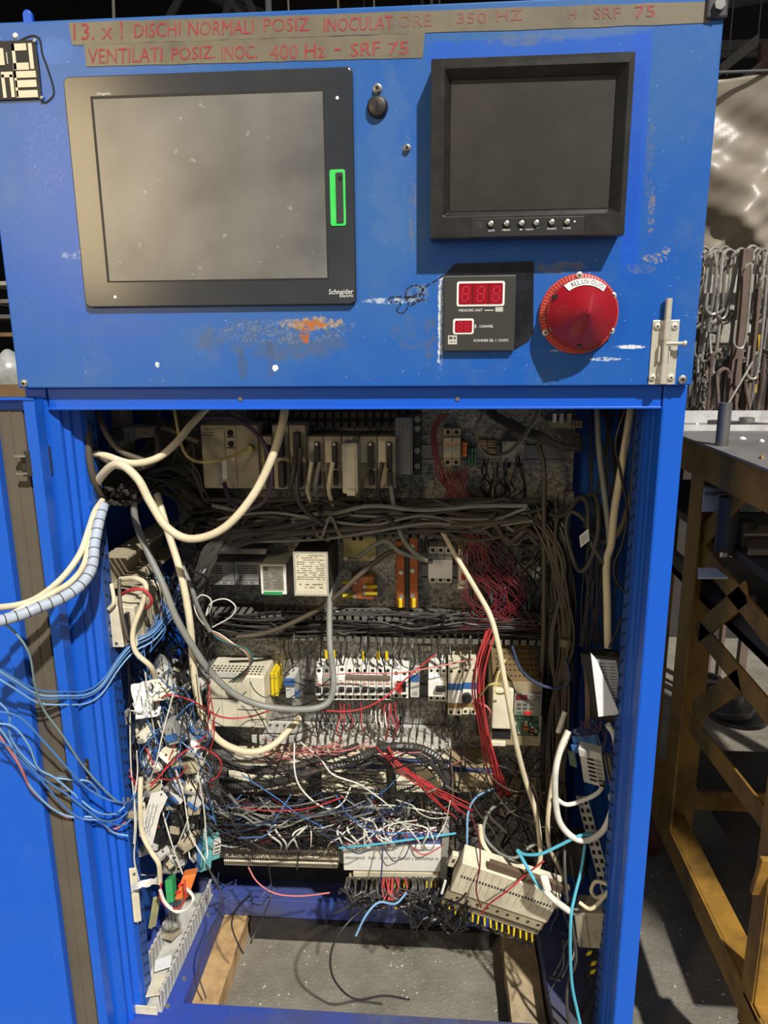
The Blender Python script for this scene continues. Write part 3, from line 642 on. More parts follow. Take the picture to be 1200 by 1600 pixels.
def digit(t, x, y, w_, h, par, wd, sk=.12, segs='abcdefg'):
    mb = MB(); S = dict(a=((0, 0), (1, 0)), b=((1, 0), (1, .5)), c=((1, .5), (1, 1)), d=((0, 1), (1, 1)), e=((0, .5), (0, 1)), f=((0, 0), (0, .5)), g=((0, .5), (1, .5)))
    for s_ in segs:
        (u0, v0), (u1, v1) = S[s_]
        a_ = P(x+w_*u0+sk*h*(1-v0), y+h*v0, IY-.0011); b_ = P(x+w_*u1+sk*h*(1-v1), y+h*v1, IY-.0011)
        d = (b_-a_); a_ = a_+d*.12; d = d*.76; n = Vector((-d.z, 0, d.x)).normalized()*wd
        mb.add([a_-n, a_+d-n, a_+d+n, a_+n], [(0, 1, 2, 3)])
    t.part('digit', mb, reds, par)
for x in (721, 745, 769): digit(ins, x, 448, 10, 22, f1, .0006)
for x in (714, 726): digit(ins, x, 504, 7, 12, f2, .0004)
for x in (738.5-.5, 763): 
    a_ = P(x, 443, IY-.0011); b_ = P(x, 475, IY-.0011); ins.part('window_divider', MB().box(a_.x, a_.x+.0012, IY-.0014, IY-.001, b_.z, a_.z), mat('divider', (70, 6, 14), .4, dirt=0), f1)
for txt, x0, y0, x1, h in (('MEASURE UNIT', 717, 483, 754, 4), ('CHANNEL', 749, 508, 771, 4), ('SCANNER SEL 1 / D107C', 740, 530, 795, 4), ('8', 741.5, 507, 744, 6)):
    a_ = P(x0, y0, IY); ins.text(txt, a_, P(x1, y0-.4, IY)-a_, P(x0, y0+h, IY)-a_, whiteink)
rr_part(ins, 'print_line', 757, 484.3, 771, 485.3, IY, whiteink, .0003, .0002); rr_part(ins, 'unit_sticker', 774, 480, 786, 487, IY, lgrey, .0005, .0005)
st_ = rr_part(ins, 'maker_sticker', 700, 524, 714, 538, IY, lgrey, .0005, .0003)
rr_part(ins, 'sticker_print', 702, 526, 707, 530, IY-.0005, ink, .0002, .0003, st_); rr_part(ins, 'sticker_print', 709, 526.5, 712, 530, IY-.0005, ink, .0002, .0003, st_); rr_part(ins, 'sticker_print', 702, 533, 712, 535, IY-.0005, greypl, .0002, .0002, st_)
tp = [(693, 431), (711, 412), (834, 408), (833, 520), (826, 533), (804, 546), (798, 546), (798, 436), (700, 433)]
pts = [P(x, y, -HP-.0008) for x, y in tp]; mb = MB()
for i in range(1, 0, -1): pass
n = len(pts); poly = [(q.x, q.z) for q in pts]
mb.prism(poly[::-1], -HP-.0012, -HP)
o = solo('electrical_tape', 'glossy black electrical tape stuck round the scanner readout', 'tape', mb, mat('black_tape', (24, 24, 28), .22, dirt=.3, scale=30, dark=(70, 72, 80), bump=.8))

# ------------------------------------------------------------------ beacon
bc = P(903, 491, -HP); BR = .0545; LX = Vector((0, 0, 0))
be = Thing('alarm_beacon', 'red cone shaped beacon lamp with a white sticker, right of the scanner readout', 'lamp', (bc.x, -HP, bc.z-BR))
be.part('base_ring', MB().lathe(bc, [(BR, 0), (BR, .007), (BR-.002, .009), (BR-.012, .010)], 64), mat('beacon_orange', (196, 70, 56), .45, dirt=.2), smooth=True)
tm = MB()
for i in range(72):
    t = 2*math.pi*i/72; r0, r1 = BR-.0075, BR-.0015
    a_ = Vector((math.cos(t), 0, math.sin(t))); b_ = Vector((-math.sin(t), 0, math.cos(t)))*.0006
    o = Vector(bc)+Vector((0, -.0098, 0)); tm.obox(o+a_*r0-b_, a_*(r1-r0), b_*2, Vector((0, .002, 0)))
be.part('ring_ribs', tm, mat('rib_dark_red', (150, 40, 36), .5, dirt=0))  # ribs in a darker red than the ring
sm = MB()
for i in range(16):
    t = math.radians(110+i*14); a_ = Vector((math.cos(t), 0, math.sin(t))); b_ = Vector((-math.sin(t), 0, math.cos(t)))*.0009
    o = Vector(bc)+Vector((0, -.0103, 0)); sm.obox(o+a_*(BR-.012)-b_, a_*.005, b_*2, Vector((0, .0006, 0)))
be.part('ring_slots', sm, blackm)
prof = [(.0470, .008), (.0462, .034)]
N = 26
for i in range(N):
    u_ = i/N; r = .046*(1-u_)+.004*u_; h = .035+.040*(u_**.93)
    prof += [(r, h), (r-.0009, h+.0002)]
prof += [(.003, .0765), (.001, .077)]
m = mat('red_lens', (150, 16, 32), .18, dirt=.5, scale=14, dark=(104, 44, 44), coat=.3)
b = m.node_tree.nodes['Principled BSDF']; b.inputs['Subsurface Weight'].default_value = .08; b.inputs['Subsurface Radius'].default_value = (.02, .003, .003)
be.part('lens', MB().lathe(bc+LX, prof, 72), m)
for px, py in ((905, 430), (958, 462), (955, 517), (852, 520)):
    q = P(px, py, -HP-.009); s_ = be.part('screw_head', MB().lathe(q, [(.0048, 0), (.0044, .0018), (.002, .0028)], 14), latch_m, smooth=True)
    be.part('screw_slot', MB().box(q.x-.0025, q.x+.0025, q.y-.0032, q.y-.0026, q.z-.0005, q.z+.0005).box(q.x-.0005, q.x+.0005, q.y-.0032, q.y-.0026, q.z-.0025, q.z+.0025), ink, s_)
for px, py in ((867, 464), (905, 539)):
    q = P(px, py, -HP-.036); be.part('lens_hole', MB().cyl(q+Vector((0, .006, 0)), q+Vector((0, -.004, 0)), .0034, 12), blackm)
# curved sticker following the cone
vs = []; n = 16; t0, t1 = math.radians(127), math.radians(50)
def cone_pt(r, t, lift):
    u_ = (.046-r)/.042; h = .035+.040*(max(u_, 0)**.93)+lift; return Vector(bc)+LX+Vector((r*math.cos(t), -h, r*math.sin(t)))
for i in range(n+1):
    t = t0+(t1-t0)*i/n; vs += [cone_pt(.0455, t, .0012), cone_pt(.0360, t, .0016)]
sk = be.part('sticker', MB().add(vs, [(2*i, 2*i+1, 2*i+3, 2*i+2) for i in range(n)]), white)
mb0 = text_mb('ALL.LIV.OLIO', (0, 0, 0), (1, 0, 0), (0, 0, -1), 0)
vs = []
for v in mb0.v:
    t = math.radians(118)+(math.radians(54)-math.radians(118))*v[0]; r = .0442+v[2]*.0066; vs.append(cone_pt(r, t, .0019))
be.part('lettering', MB().add(vs, mb0.f), ink, sk)

# ------------------------------------------------------------------ door folded back on the left
DH = cab
def dpx(px, py, Y): return P(px, py, Y).x
# strips laid out by their place across the door, hinge side first (x in metres, door stands open 180 degrees)
xs_h = dpx(46, 660, -.030); z_top = P(20, 622, -.03).z
def strip(name, x0, x1, y0, y1, m, par=None, zt=None, lab=None, bev=.001):
    return cab.part(name, MB().box(x0, x1, y0, y1, BASE-.04, z_top if zt is None else zt), m, par, lab, bev)
xe = dpx(117, 1280, -.030)
x46 = xe
door = strip('door', -1.10, x46, -.012, -.008, blue, lab='blue cabinet door swung wide open')
strip('door_flange', x46, x46+.018, -.034, -.008, blue, door)
cab.part('door_top_flange', MB().box(-1.10, x46+.018, -.036, -.008, z_top-.003, z_top), blue, door, bevel=.001)
gx = dpx(113, 1280, -.02); gx2 = dpx(78, 1280, -.02); gx3 = dpx(53, 1280, -.03)
gask = mat('foam_gasket', (94, 86, 72), .85, dirt=.5, scale=8, dark=(64, 60, 54))
strip('door_gasket', gx2, gx-.0, -.020, -.012, gask, door, z_top-.02)
strip('gasket_lip', (gx+gx2)/2-.001, (gx+gx2)/2+.001, -.0215, -.020, gask, door, z_top-.02)
strip('door_rib', gx3, gx2, -.034, -.012, blue, door, z_top-.02)
cab.part('door_inner_panel', MB().box(-1.10, gx3, -.026, -.012, BASE-.04, z_top-.06), blue, door, bevel=.001)
# hinges
hmt = mat('hinge_metal', (66, 62, 54), .5, metal=.4, dirt=.5)
for (px, py) in ((58, 720), (120, 1208)):
    c = P(px, py, -.012); hb = cab.part('hinge', MB().box(c.x-.002, c.x+.018, -.006, 0, c.z-.022, c.z+.022).box(c.x-.016, c.x+.004, -.03, -.004, c.z-.012, c.z+.012), hmt, bevel=.001)
    cab.part('hinge_pin', MB().cyl((c.x-.002, -.031, c.z-.020), (c.x-.002, -.031, c.z+.018), .006, 12), hmt, hb, smooth=True)
    cab.part('hinge_leaf', MB().box(c.x-.020, c.x-.002, -.040, -.034, c.z-.017, c.z-.014), steel, hb)
    cab.part('hinge_leaf', MB().box(c.x-.020, c.x-.002, -.040, -.03, c.z+.010, c.z+.013), steel, hb)
    for dz in (-.013, .013):
        cab.part('hinge_screw', MB().lathe((c.x+.011, -.006, c.z+dz), [(.0052, 0), (.005, .001), (.0025, .0016)], 14), mat('rust_screw', (128, 98, 74), .6, dirt=.4), hb)

# ================================================================== TROLLEY AND RACK ON THE RIGHT
TX = .70
tz = PX(1095, 690, TX).z; ty1 = PX(1083, 700, TX).y
def tr_pt(px, py, X=TX): return PX(px, py, X)
A = tr_pt(1086, 700); TY = A.y; NY = -.01
tro = Thing('steel_trolley', 'yellow painted angle iron trolley with braced legs right of the cabinet', 'trolley', (1.1, .35, FLOOR))
ym = yellowp
def tpart(name, mb, m=None, par=None, lab=None): return tro.part(name, mb, m or ym, par, lab, bevel=.0015)
tzb = FLOOR+.20
cq = P(1112, 700, TY)
def angle_leg(x, y, z0, z1, wx, wy, sx=1, sy=-1):
    mb = MB().box(min(x, x+sx*wx), max(x, x+sx*wx), y-.003, y+.003, z0, z1).box(x-.003, x+.003, min(y, y+sy*wy), max(y, y+sy*wy), z0, z1); return mb
tpart('leg', angle_leg(TX, TY, tzb, tz, .075, .07, 1, -1))
tpart('leg', angle_leg(TX+.01, TY+.30, tzb, tz+.005, .07, .07, 1, 1))
tpart('leg', angle_leg(TX, NY, tzb-.02, tz-.01, .075, .045, 1, 1))
tpart('leg', angle_leg(1.55, TY+.30, tzb, tz, .07, .07, -1, -1)); tpart('leg', angle_leg(1.55, NY, tzb, tz, .07, .07, -1, 1))
for (y0, y1, x) in ((NY, TY+.30, TX), (NY, TY+.30, 1.55)): tpart('side_rail', MB().box(x-.004, x+.004, y0, y1, tz-.075, tz-.004).box(x, x+.06, y0, y1, tz-.008, tz-.002))
for y in (NY, TY, TY+.30): tpart('cross_rail', MB().box(TX+.01, 1.55, y-.004, y+.004, tz-.07, tz-.004))
def brace(p, q, wd, lab=None):
    d = q-p; n = Vector((0, -d.z, d.y)).normalized()*wd
    tpart('brace', MB().obox(p-n/2, d, n, Vector((.006, 0, 0))), lab=lab)
for a_, b_ in (((1098, 838), (1192, 728)), ((1094, 862), (1215, 1010)), ((1088, 990), (1165, 925)), ((1083, 1112), (1155, 1062)), ((1092, 985), (1205, 1120)), ((1078, 1130), (1200, 1290))):
    brace(tr_pt(*a_, TX+.012), tr_pt(*b_, TX+.012), .045)
lo = FLOOR+.26
shd = mat('sooty_steel', (74, 72, 72), .6, metal=.4, dirt=.5, scale=8)
tpart('lower_rail', MB().box(TX-.004, TX+.004, NY-.04, TY+.30, lo-.06, lo).box(TX, TX+.05, NY-.04, TY+.30, lo-.006, lo))
tpart('lower_rail', MB().box(TX, 1.55, TY-.004, TY+.004, lo+.01, lo+.06))
tpart('shelf', MB().box(TX+.12, 1.54, NY+.02, TY+.28, lo, lo+.006), shd)
s2 = tr_pt(1110, 985).z; s1 = tr_pt(1120, 860).z
tpart('shelf', MB().box(TX+.04, 1.54, NY+.02, TY+.28, s2, s2+.02).box(TX+.04, 1.54, NY+.02, NY+.04, s2, s2+.06).box(TX+.04, TX+.06, NY+.02, TY+.28, s2, s2+.05), shd)
tpart('shelf', MB().box(TX+.04, 1.54, NY+.02, TY+.28, s1-.02, s1).box(TX+.04, 1.54, TY+.26, TY+.28, s1-.02, s1+.06), shd)
# lug and wheels
q = tr_pt(1186, 1385, TX-.02)
tpart('foot_lug', MB().obox(q+Vector((0, 0, .05)), Vector((.045, 0, 0)), Vector((-.0, .02, -.085)), Vector((0, .012, .0))), lab='worn pale yellow foot lug')
for (x, y) in ((TX+.03, NY+.0), (TX+.03, TY+.20), (1.5, NY+.0), (1.5, TY+.20)):
    wl = tro.part('wheel', MB().lathe((x+.03, y, FLOOR+.088), [(.02, 0), (.03, .004), (.072, .006), (.087, .012), (.088, .045), (.072, .05), (.03, .052), (.02, .056)], 28, Vector((-1, 0, 0))), mat('red_brown_wheel', (96, 46, 40), .6, dirt=.6), smooth=True)
    tro.part('wheel_axle', MB().cyl((x+.05, y, FLOOR+.088), (x-.05, y, FLOOR+.088), .012, 12), rawsteel, wl)
    tpart('wheel_fork', MB().box(x+.035, x+.042, y-.03, y+.03, FLOOR+.07, lo).box(x-.035, x-.028, y-.03, y+.03, FLOOR+.07, lo).box(x-.035, x+.042, y-.04, y+.04, lo-.012, lo-.002))
# top tray
tray = Thing('steel_tray', 'flat grey steel tray with raised lips lying on the yellow trolley', 'tray', (1.1, .4, tz))
tray.part('sheet', MB().box(TX-.02, 1.6, NY-.05, TY+.30, tz, tz+.005), mat('tray_grey', (126, 124, 122), .6, metal=.2, dirt=.6, scale=7, dark=(78, 74, 70)), bevel=.001)
for (y, h_) in ((TY+.29, .035), (TY+.12, .018)):
    tray.part('lip', MB().box(TX+.0, 1.6, y, y+.012, tz+.005, tz+h_), mat('tray_edge', (206, 204, 200), .5, dirt=.4))
tray.part('cross_strip', MB().obox((TX+.10, TY+.22, tz+.005), Vector((.5, -.42, 0)), Vector((.02, .02, 0)), Vector((0, 0, .014))), rawsteel)
for px, py, r in ((1078, 658, .006), (1089, 664, .006), (1160, 686, .008), (1190, 690, .006)):
    q = PZ(px, py, tz+.005); tray.part('weld_blob', MB().lathe((q.x, q.y, tz+.004), [(r, 0), (r*.8, .004), (r*.3, .006)], 10, Vector((0, 0, 1))), white)
q = PZ(1127, 700, tz)
solo('steel_peg', 'upright grey steel tube standing on the trolley tray', 'tube', MB().cyl((q.x, q.y, tz+.005), (q.x, q.y, tz+.09), .0125, 18), rawsteel, smooth=True)
q = PZ(1165, 672, tz)
solo('short_peg', 'short pale steel collar behind the upright tube on the tray', 'tube', MB().cyl((q.x, q.y, tz+.005), (q.x, q.y, tz+.03), .018, 14), steel, smooth=True)
# castings and sheets on the shelves
def disc_prof(R, h): return [(R, 0), (R, h*.25), (R*.97, h*.3), (R*.62, h*.32), (R*.60, h), (R*.40, h*1.02), (R*.38, h*.8), (R*.2, h*.8)]
dl = ['brake disc casting lying lowest on the trolley bottom shelf', 'brake disc casting in the middle of the trolley bottom shelf', 'half hidden brake disc casting near the trolley rear leg',
      'brake disc casting on the middle shelf by the brace', 'small disc casting at the right edge of the middle shelf']
for i, (px, py, z, R) in enumerate([(1150, 1118, lo+.006, .09), (1132, 1105, lo+.05, .08), (1105, 1080, lo+.006, .07)]):
    q = PZ(px, py, z); solo('disc_casting', dl[i], 'casting', MB().lathe((q.x, q.y, z), disc_prof(R, .05), 32, Vector((0, 0, 1))), rawsteel, 'disc castings on the trolley', smooth=True)
sl = ['pale steel strip on the upper shelf behind the brace', 'grey sheet with folded lip on the upper shelf', 'dull plate tilted on the upper shelf at the right edge', 'bright offcut lying at the middle shelf front',
      'pale plate under the middle shelf seen between the braces', 'bent pale bracket at the frame right edge']
for i, (x0, y0, x1, y1, z, hh, mm) in enumerate([(1100, 762, 1200, 775, s1+.10, .004, steel), (1096, 775, 1190, 800, s1+.06, .05, lgrey), (1162, 824, 1230, 838, s1+.03, .006, mat('dull_plate', (130, 122, 114), .5, dirt=.3)),
        (1152, 945, 1180, 965, s2+.03, .02, steel), (1090, 890, 1140, 905, s2+.12, .004, white), (1168, 845, 1230, 868, s1+.005, .012, mat('dull_plate2', (120, 110, 104), .5, dirt=.3))]):
    q0 = PZ(x0, y1, z); q1 = PZ(x1, y1, z); q2 = PZ(x0, y0, z); d = q1-q0
    solo('steel_offcut', sl[i], 'sheet metal', MB().obox(q0, d, (q2-q0), Vector((0, 0, hh))), mm, bevel=.001)
for i, (px, py, r, h_, z) in enumerate([(1132, 800, .02, .11, s1), (1160, 790, .022, .05, s1+.0)]):
    q = PZ(px, py+60, z); solo('round_bar', ['thick dark round bar standing on the upper shelf', 'dark stub bar on the upper shelf'][i], 'bar', MB().cyl((q.x, q.y, z), (q.x, q.y, z+h_), r, 18), shd, smooth=True)

# hook rack behind the trolley
RY = 1.75
rz = lambda py: P(1150, py, RY).z
rack = Thing('hook_rack', 'rusty steel rack with horizontal bars full of hooks behind the trolley', 'rack', (1.3, RY, FLOOR))
rust = mat('rusty_steel', (116, 98, 88), .7, metal=.2, dirt=.5, scale=20, dark=(70, 54, 46))
for px, wd, t0, t1 in ((1150, .034, 398, 700), (1174, .014, 455, 700), (1212, .03, 380, 700)):
    x = P(px, 550, RY-.17).x; rack.part('upright', MB().box(x-wd/2, x+wd/2, RY-.19, RY-.16, FLOOR, rz(t0)), rust, bevel=.002)
for py in (410, 492, 558): rack.part('hook_bar', MB().box(P(1060, py, RY).x, 2.3, RY-.01, RY+.01, rz(py)-.012, rz(py)+.012), rust, bevel=.002)
rack.part('label_board', MB().box(P(1065, 470, RY+.1).x, P(1180, 470, RY+.1).x, RY+.1, RY+.12, rz(540), rz(425)), mat('pale_board', (176, 172, 160), .7, dirt=.7, scale=12, dark=(60, 56, 52)))
rack.part('back_sheet', MB().box(P(1050, 470, RY+.5).x, 2.8, RY+.5, RY+.52, FLOOR, rz(420)), mat('dark_sheet', (50, 46, 44), .8, dirt=.4))
hm1 = mat('hook_bright', (190, 186, 178), .45, metal=.5, dirt=.6, scale=50, dark=(90, 80, 72)); hm2 = mat('hook_brown', (118, 102, 92), .6, metal=.3, dirt=.6, scale=50, dark=(60, 50, 44)); hm3 = mat('hook_grey', (150, 146, 140), .5, metal=.4, dirt=.6, scale=50, dark=(70, 64, 60))
rh = random.Random(3)
def hook(px, py, ln, r, y, kind, mm, lab, grp, tilt=0):
    c = P(px, py, y); R = rh.uniform(.022, .036); pts = []
    if kind == 0:   # shepherd crook
        for i in range(7): t = math.pi*i/6; pts.append(Vector((c.x+R*math.cos(t)*.9, y+R*math.cos(t)*.6-.01, c.z+R*math.sin(t))))
        e = pts[-1]; pts.append(e+Vector((tilt*ln*.4, -.01, -ln*.5))); pts.append(e+Vector((tilt*ln, 0, -ln)))
        pts.append(e+Vector((tilt*ln+.01, -.01, -ln-.012))); pts.append(e+Vector((tilt*ln+.028, -.015, -ln+.004)))
    elif kind == 1:   # long closed hairpin hanging
        pts = [Vector((c.x-.012, y, c.z-.02)), Vector((c.x-.010, y-.02, c.z)), Vector((c.x, y-.02, c.z+.012)), Vector((c.x+.012, y-.02, c.z)), Vector((c.x+.016+tilt*ln*.5, y-.02, c.z-ln*.5)), Vector((c.x+.014+tilt*ln, y-.02, c.z-ln)),
               Vector((c.x-.004+tilt*ln, y-.025, c.z-ln-.022)), Vector((c.x-.026+tilt*ln, y-.03, c.z-ln)), Vector((c.x-.026+tilt*ln, y-.03, c.z-ln*.7))]
    else:   # straight rod with bent end
        pts = [Vector((c.x, y, c.z)), Vector((c.x+tilt*ln, y-.02, c.z-ln)), Vector((c.x+tilt*ln+.015, y-.03, c.z-ln-.01)), Vector((c.x+tilt*ln+.03, y-.03, c.z-ln+.008))]
    solo('steel_hook', lab, 'hook', MB().tube(spline(pts, 5), r, 6, .18 if r > .0045 else 0), mm, grp, smooth=True)
for row, (py, n, lo_, hi_, g, kinds, mats_, rr0) in enumerate([(404, 26, .16, .24, 'bright steel hooks on the top bar', (0, 0, 1), (hm1, hm3, hm1), .0058), (492, 26, .12, .2, 'steel hooks on the middle bar', (0, 1, 2), (hm3, hm2, hm1), .006),
        (562, 30, .16, .28, 'rusty steel hooks on the bottom bar', (0, 0, 2), (hm2, hm2, hm3), .0075)]):
    for i in range(n):
        px = 1062+(150*i/n)+rh.uniform(-2, 2); y = RY-.02-rh.uniform(0, .12)
        hook(px, py+rh.uniform(-4, 4), rh.uniform(lo_, hi_), rr0*rh.uniform(.8, 1.15), y, kinds[i % 3], mats_[rh.randrange(3)],
             nth(i+1)+[' bent steel hook from the left on the top rack bar', ' bent steel hook from the left on the middle rack bar', ' rusty steel hook from the left on the bottom rack bar'][row], g, rh.uniform(-.12, .12))
hook(1172, 600, .17, .006, RY-.2, 0, hm2, 'thick brown hook leaning right in front of the bottom bar', None, .25)
hook(1128, 590, .30, .008, RY-.22, 0, hm2, 'long thick brown hook in front of the bottom bar, leaning right', None, .16)
hook(1118, 560, .30, .007, RY-.2, 0, hm2, 'thick brown crook beside the long leaning hook', None, -.02)
hook(1176, 565, .2, .004, RY-.25, 2, hm1, 'thin bright rod slanting down left across the rusty hooks', None, -.5)
hook(1188, 440, .30, .005, RY-.2, 1, hm1, 'large bright hairpin hook at the frame right edge', None, 0)
hook(1165, 420, .24, .004, RY-.2, 1, hm1, 'bright hairpin hook between the two rack uprights', None, 0)
ch = MB(); q = P(1102, 585, RY-.16)
for i in range(14):
    z = q.z-.018*i; pts = [Vector((q.x+(.009*math.cos(t) if i % 2 else 0), q.y+(0 if i % 2 else .009*math.cos(t)), z+.013*math.sin(t))) for t in [k*math.pi/5 for k in range(11)]]
    ch.tube(pts, .0028, 5)
o = solo('hanging_chain', 'grey link chain hanging left of the rusty hooks', 'chain', ch, hm3, smooth=True)
o = solo('yellow_band', 'yellow strap hanging behind the rack uprights', 'strap', MB().box(P(1176, 560, RY+.04).x, P(1188, 560, RY+.04).x, RY+.04, RY+.046, rz(615), rz(522)), mat('strap_yellow', (206, 164, 30), .6, dirt=.4))
for i, (px, py, w0, h0) in enumerate([(1168, 545, 10, 44), (1170, 610, 9, 34), (1190, 480, 14, 40)]):
    a_ = P(px, py, RY+.07); b_ = P(px+w0, py-h0, RY+.07)
    solo('pale_sheet', ['pale blue white sheet behind the middle rack bar', 'pale sheet low behind the rusty hooks', 'pale green white sheet at the right behind the hooks'][i], 'sheet', MB().box(a_.x, b_.x, RY+.07, RY+.075, a_.z, b_.z), [paper, paper, mat('pale_green', (196, 222, 208), .6, dirt=.3)][i])
# molten metal drips line on the floor
mb = MB(); rl = random.Random(5); a_ = PZ(1020, 1235, FLOOR); b_ = PZ(1101, 1408, FLOOR)
for i in range(170):
    u_ = i/170; p = a_.lerp(b_, u_)+Vector((rl.gauss(0, .004), rl.gauss(0, .006), 0)); r = rl.uniform(.003, .009)
    mb.lathe((p.x, p.y, FLOOR), [(r, 0), (r*rl.uniform(.7, 1), r*.5), (r*.3, r*.8)], 5, Vector((rl.gauss(0, .2), rl.gauss(0, .2), 1)).normalized())
solo('metal_swarf', 'line of bright metal crumbs on the floor beside the trolley', 'debris', mb, mat('bright_crumbs', (222, 220, 216), .3, metal=.5, dirt=.4, scale=80), None, 'stuff')
# loose crumbs scattered on the floor
mb = MB()
for i in range(420):
    if i < 260: px, py = rl.uniform(330, 800), rl.uniform(1405, 1580)
    else: px, py = rl.uniform(985, 1140), rl.uniform(1240, 1600)
    p = PZ(px, py, FLOOR); r = rl.choice([.0007, .0009, .0012, .0014, .0026]) * rl.uniform(.7, 1.2)
    mb.lathe((p.x, p.y, FLOOR), [(r, 0), (r*rl.uniform(.5, 1), r*.5), (r*.3, r*.7)], 5, Vector((rl.gauss(0, .3), rl.gauss(0, .3), 1)).normalized())
solo('floor_crumbs', 'pale crumbs and chips scattered over the dark floor', 'debris', mb, mat('pale_crumbs', (196, 192, 182), .5, dirt=.5, scale=120), None, 'stuff')

# ================================================================== UNDER THE CABINET: WOOD
def beamw(name, label, x0, x1, y0, y1, m, top=BASE-.052):
    n = 16; mb = MB(); vs = []; rb = random.Random(int(abs(x0)*1000))
    for i in range(n+1):
        y = y0+(y1-y0)*i/n; j = rb.uniform(-.0012, .0012)
        vs += [(x0+j, y, FLOOR), (x1-j, y, FLOOR), (x1-j, y, top+j*.5), (x0+j, y, top-j*.5)]
    fs = [(0, 1, 2, 3), (4*n+3, 4*n+2, 4*n+1, 4*n)]
    for i in range(n):
        a = 4*i
        for k in range(4): fs.append((a+k, a+4+k, a+4+(k+1) % 4, a+(k+1) % 4))
    return solo(name, label, 'wood beam', mb.add(vs, fs), m)
z_w = BASE-.004
wl0, wl1 = PZ(287, 1563, z_w).x, PZ(333, 1563, z_w).x
beamw('wooden_beam', 'pale splintered wooden beam under the left side of the cabinet base', -.385, -.310, -.02, .40, wood, BASE-.051)
beamw('wooden_beam', 'pale rough wooden beam under the right side of the cabinet base', PZ(798, 1583, BASE-.052).x, PZ(852, 1583, BASE-.052).x, -.02, .40, mat('greyish_wood', (176, 158, 126), .8, dirt=.7, scale=24, dark=(86, 70, 50), bump=.6), BASE-.052)
beamw('wooden_beam', 'darker brown board beside the right wooden beam', PZ(853, 1583, BASE-.058).x, PZ(885, 1583, BASE-.058).x, -.02, .40, wood_d, BASE-.058)
solo('rear_sleeper', 'black oily beam across the back under the cabinet', 'beam', MB().box(-.30, .27, .34, .40, FLOOR, BASE-.052), mat('shade_black', (34, 33, 32), .6, dirt=.6))  # shade under the rear rail is put into the beam colour

# ================================================================== SLOTTED CABLE DUCTS
def duct(label, px0, px1, pyt, pyb, m, depth=.055, pitch=.0165, fingers=(0, 1), ymax=PY, lip=.010):
    """open slotted duct across the plate between two picture heights (taken on the plate)"""
    xa, xb = P(px0, (pyt+pyb)/2, ymax).x, P(px1, (pyt+pyb)/2, ymax).x; zt, zb = P(600, pyt, ymax).z, P(600, pyb, ymax).z
    t = Thing('cable_duct', label, 'cable duct', ((xa+xb)/2, ymax, zb))
    t.part('duct_base', MB().box(xa, xb, ymax-.0025, ymax, zb, zt).box(xa, xb, ymax-.014, ymax, zt-.002, zt).box(xa, xb, ymax-.014, ymax, zb, zb+.002), m)
    first = {}
    n = int((xb-xa)/pitch)
    for s in fingers:
        z = zt if s == 0 else zb
        for i in range(n):
            x = xa+pitch*(i+.5)
            if s not in first:
                L = t.loc
                f = t.part('duct_finger', MB().prism_x([(ymax-.014, L.z-.001), (ymax-.014, L.z+.001), (ymax-depth, L.z+.001), (ymax-depth, L.z-.001)][::-1], L.x-pitch*.32, L.x+pitch*.32)
                           .box(L.x-pitch*.32, L.x+pitch*.32, ymax-depth-.0015, ymax-depth, L.z-(lip if s == 0 else .001), L.z+(.001 if s == 0 else lip)), m)
                first[s] = f; f.location = (x-L.x, 0, z-L.z)
            else:
                f = first[s].copy(); col.objects.link(f); f.parent = t.e; f.location = (x-t.loc.x, 0, z-t.loc.z)
            if (i*7+s*3) % 23 == 5: f.rotation_euler = (0, .12, 0)
    return t
duct('topmost dark slotted duct behind the beige controller rack', 395, 640, 640, 662, mat('dark_duct', (56, 53, 47), .6, dirt=.5), .06, .016)
duct('slotted duct just under the beige controller rack, stuffed with grey cables', 305, 870, 778, 828, duct_m, .06)
duct('slotted duct under the copper bars, full of black wires', 325, 850, 948, 985, duct_m, .06)
duct('light slotted duct under the breaker row', 405, 705, 1130, 1172, duct_l, .07, lip=.017)
duct('light slotted duct between the two lower terminal rows', 350, 700, 1256, 1298, duct_l, .085, lip=.018)
# vertical ducts
def vduct(label, px, pyt, pyb, wpx, m, depth=.055, pitch=.0155, ymax=PY):
    x0, x1 = P(px, 900, ymax).x, P(px+wpx, 900, ymax).x; zt, zb = P(px, pyt, ymax).z, P(px, pyb, ymax).z
    t = Thing('cable_duct', label, 'cable duct', ((x0+x1)/2, ymax, zb))
    t.part('duct_base', MB().box(x0, x1, ymax-.0025, ymax, zb, zt), m)
    f0 = None
    for s, x in enumerate((x0, x1)):
        for i in range(int((zt-zb)/pitch)):
            z = zb+pitch*(i+.5)
            if f0 is None:
                f0 = t.part('duct_finger', MB().box(t.loc.x-.001, t.loc.x+.001, ymax-depth, ymax-.0026, t.loc.z-pitch*.32, t.loc.z+pitch*.32).box(t.loc.x-.001, t.loc.x+.004, ymax-depth-.0015, ymax-depth, t.loc.z-pitch*.32, t.loc.z+pitch*.32), m); f = f0
            else: f = f0.copy(); col.objects.link(f)
            f.parent = t.e; f.location = (x-t.loc.x, 0, z-t.loc.z)
    return t
vduct('upright slotted duct on the right of the mounting plate', 856, 832, 1330, 26, duct_m)
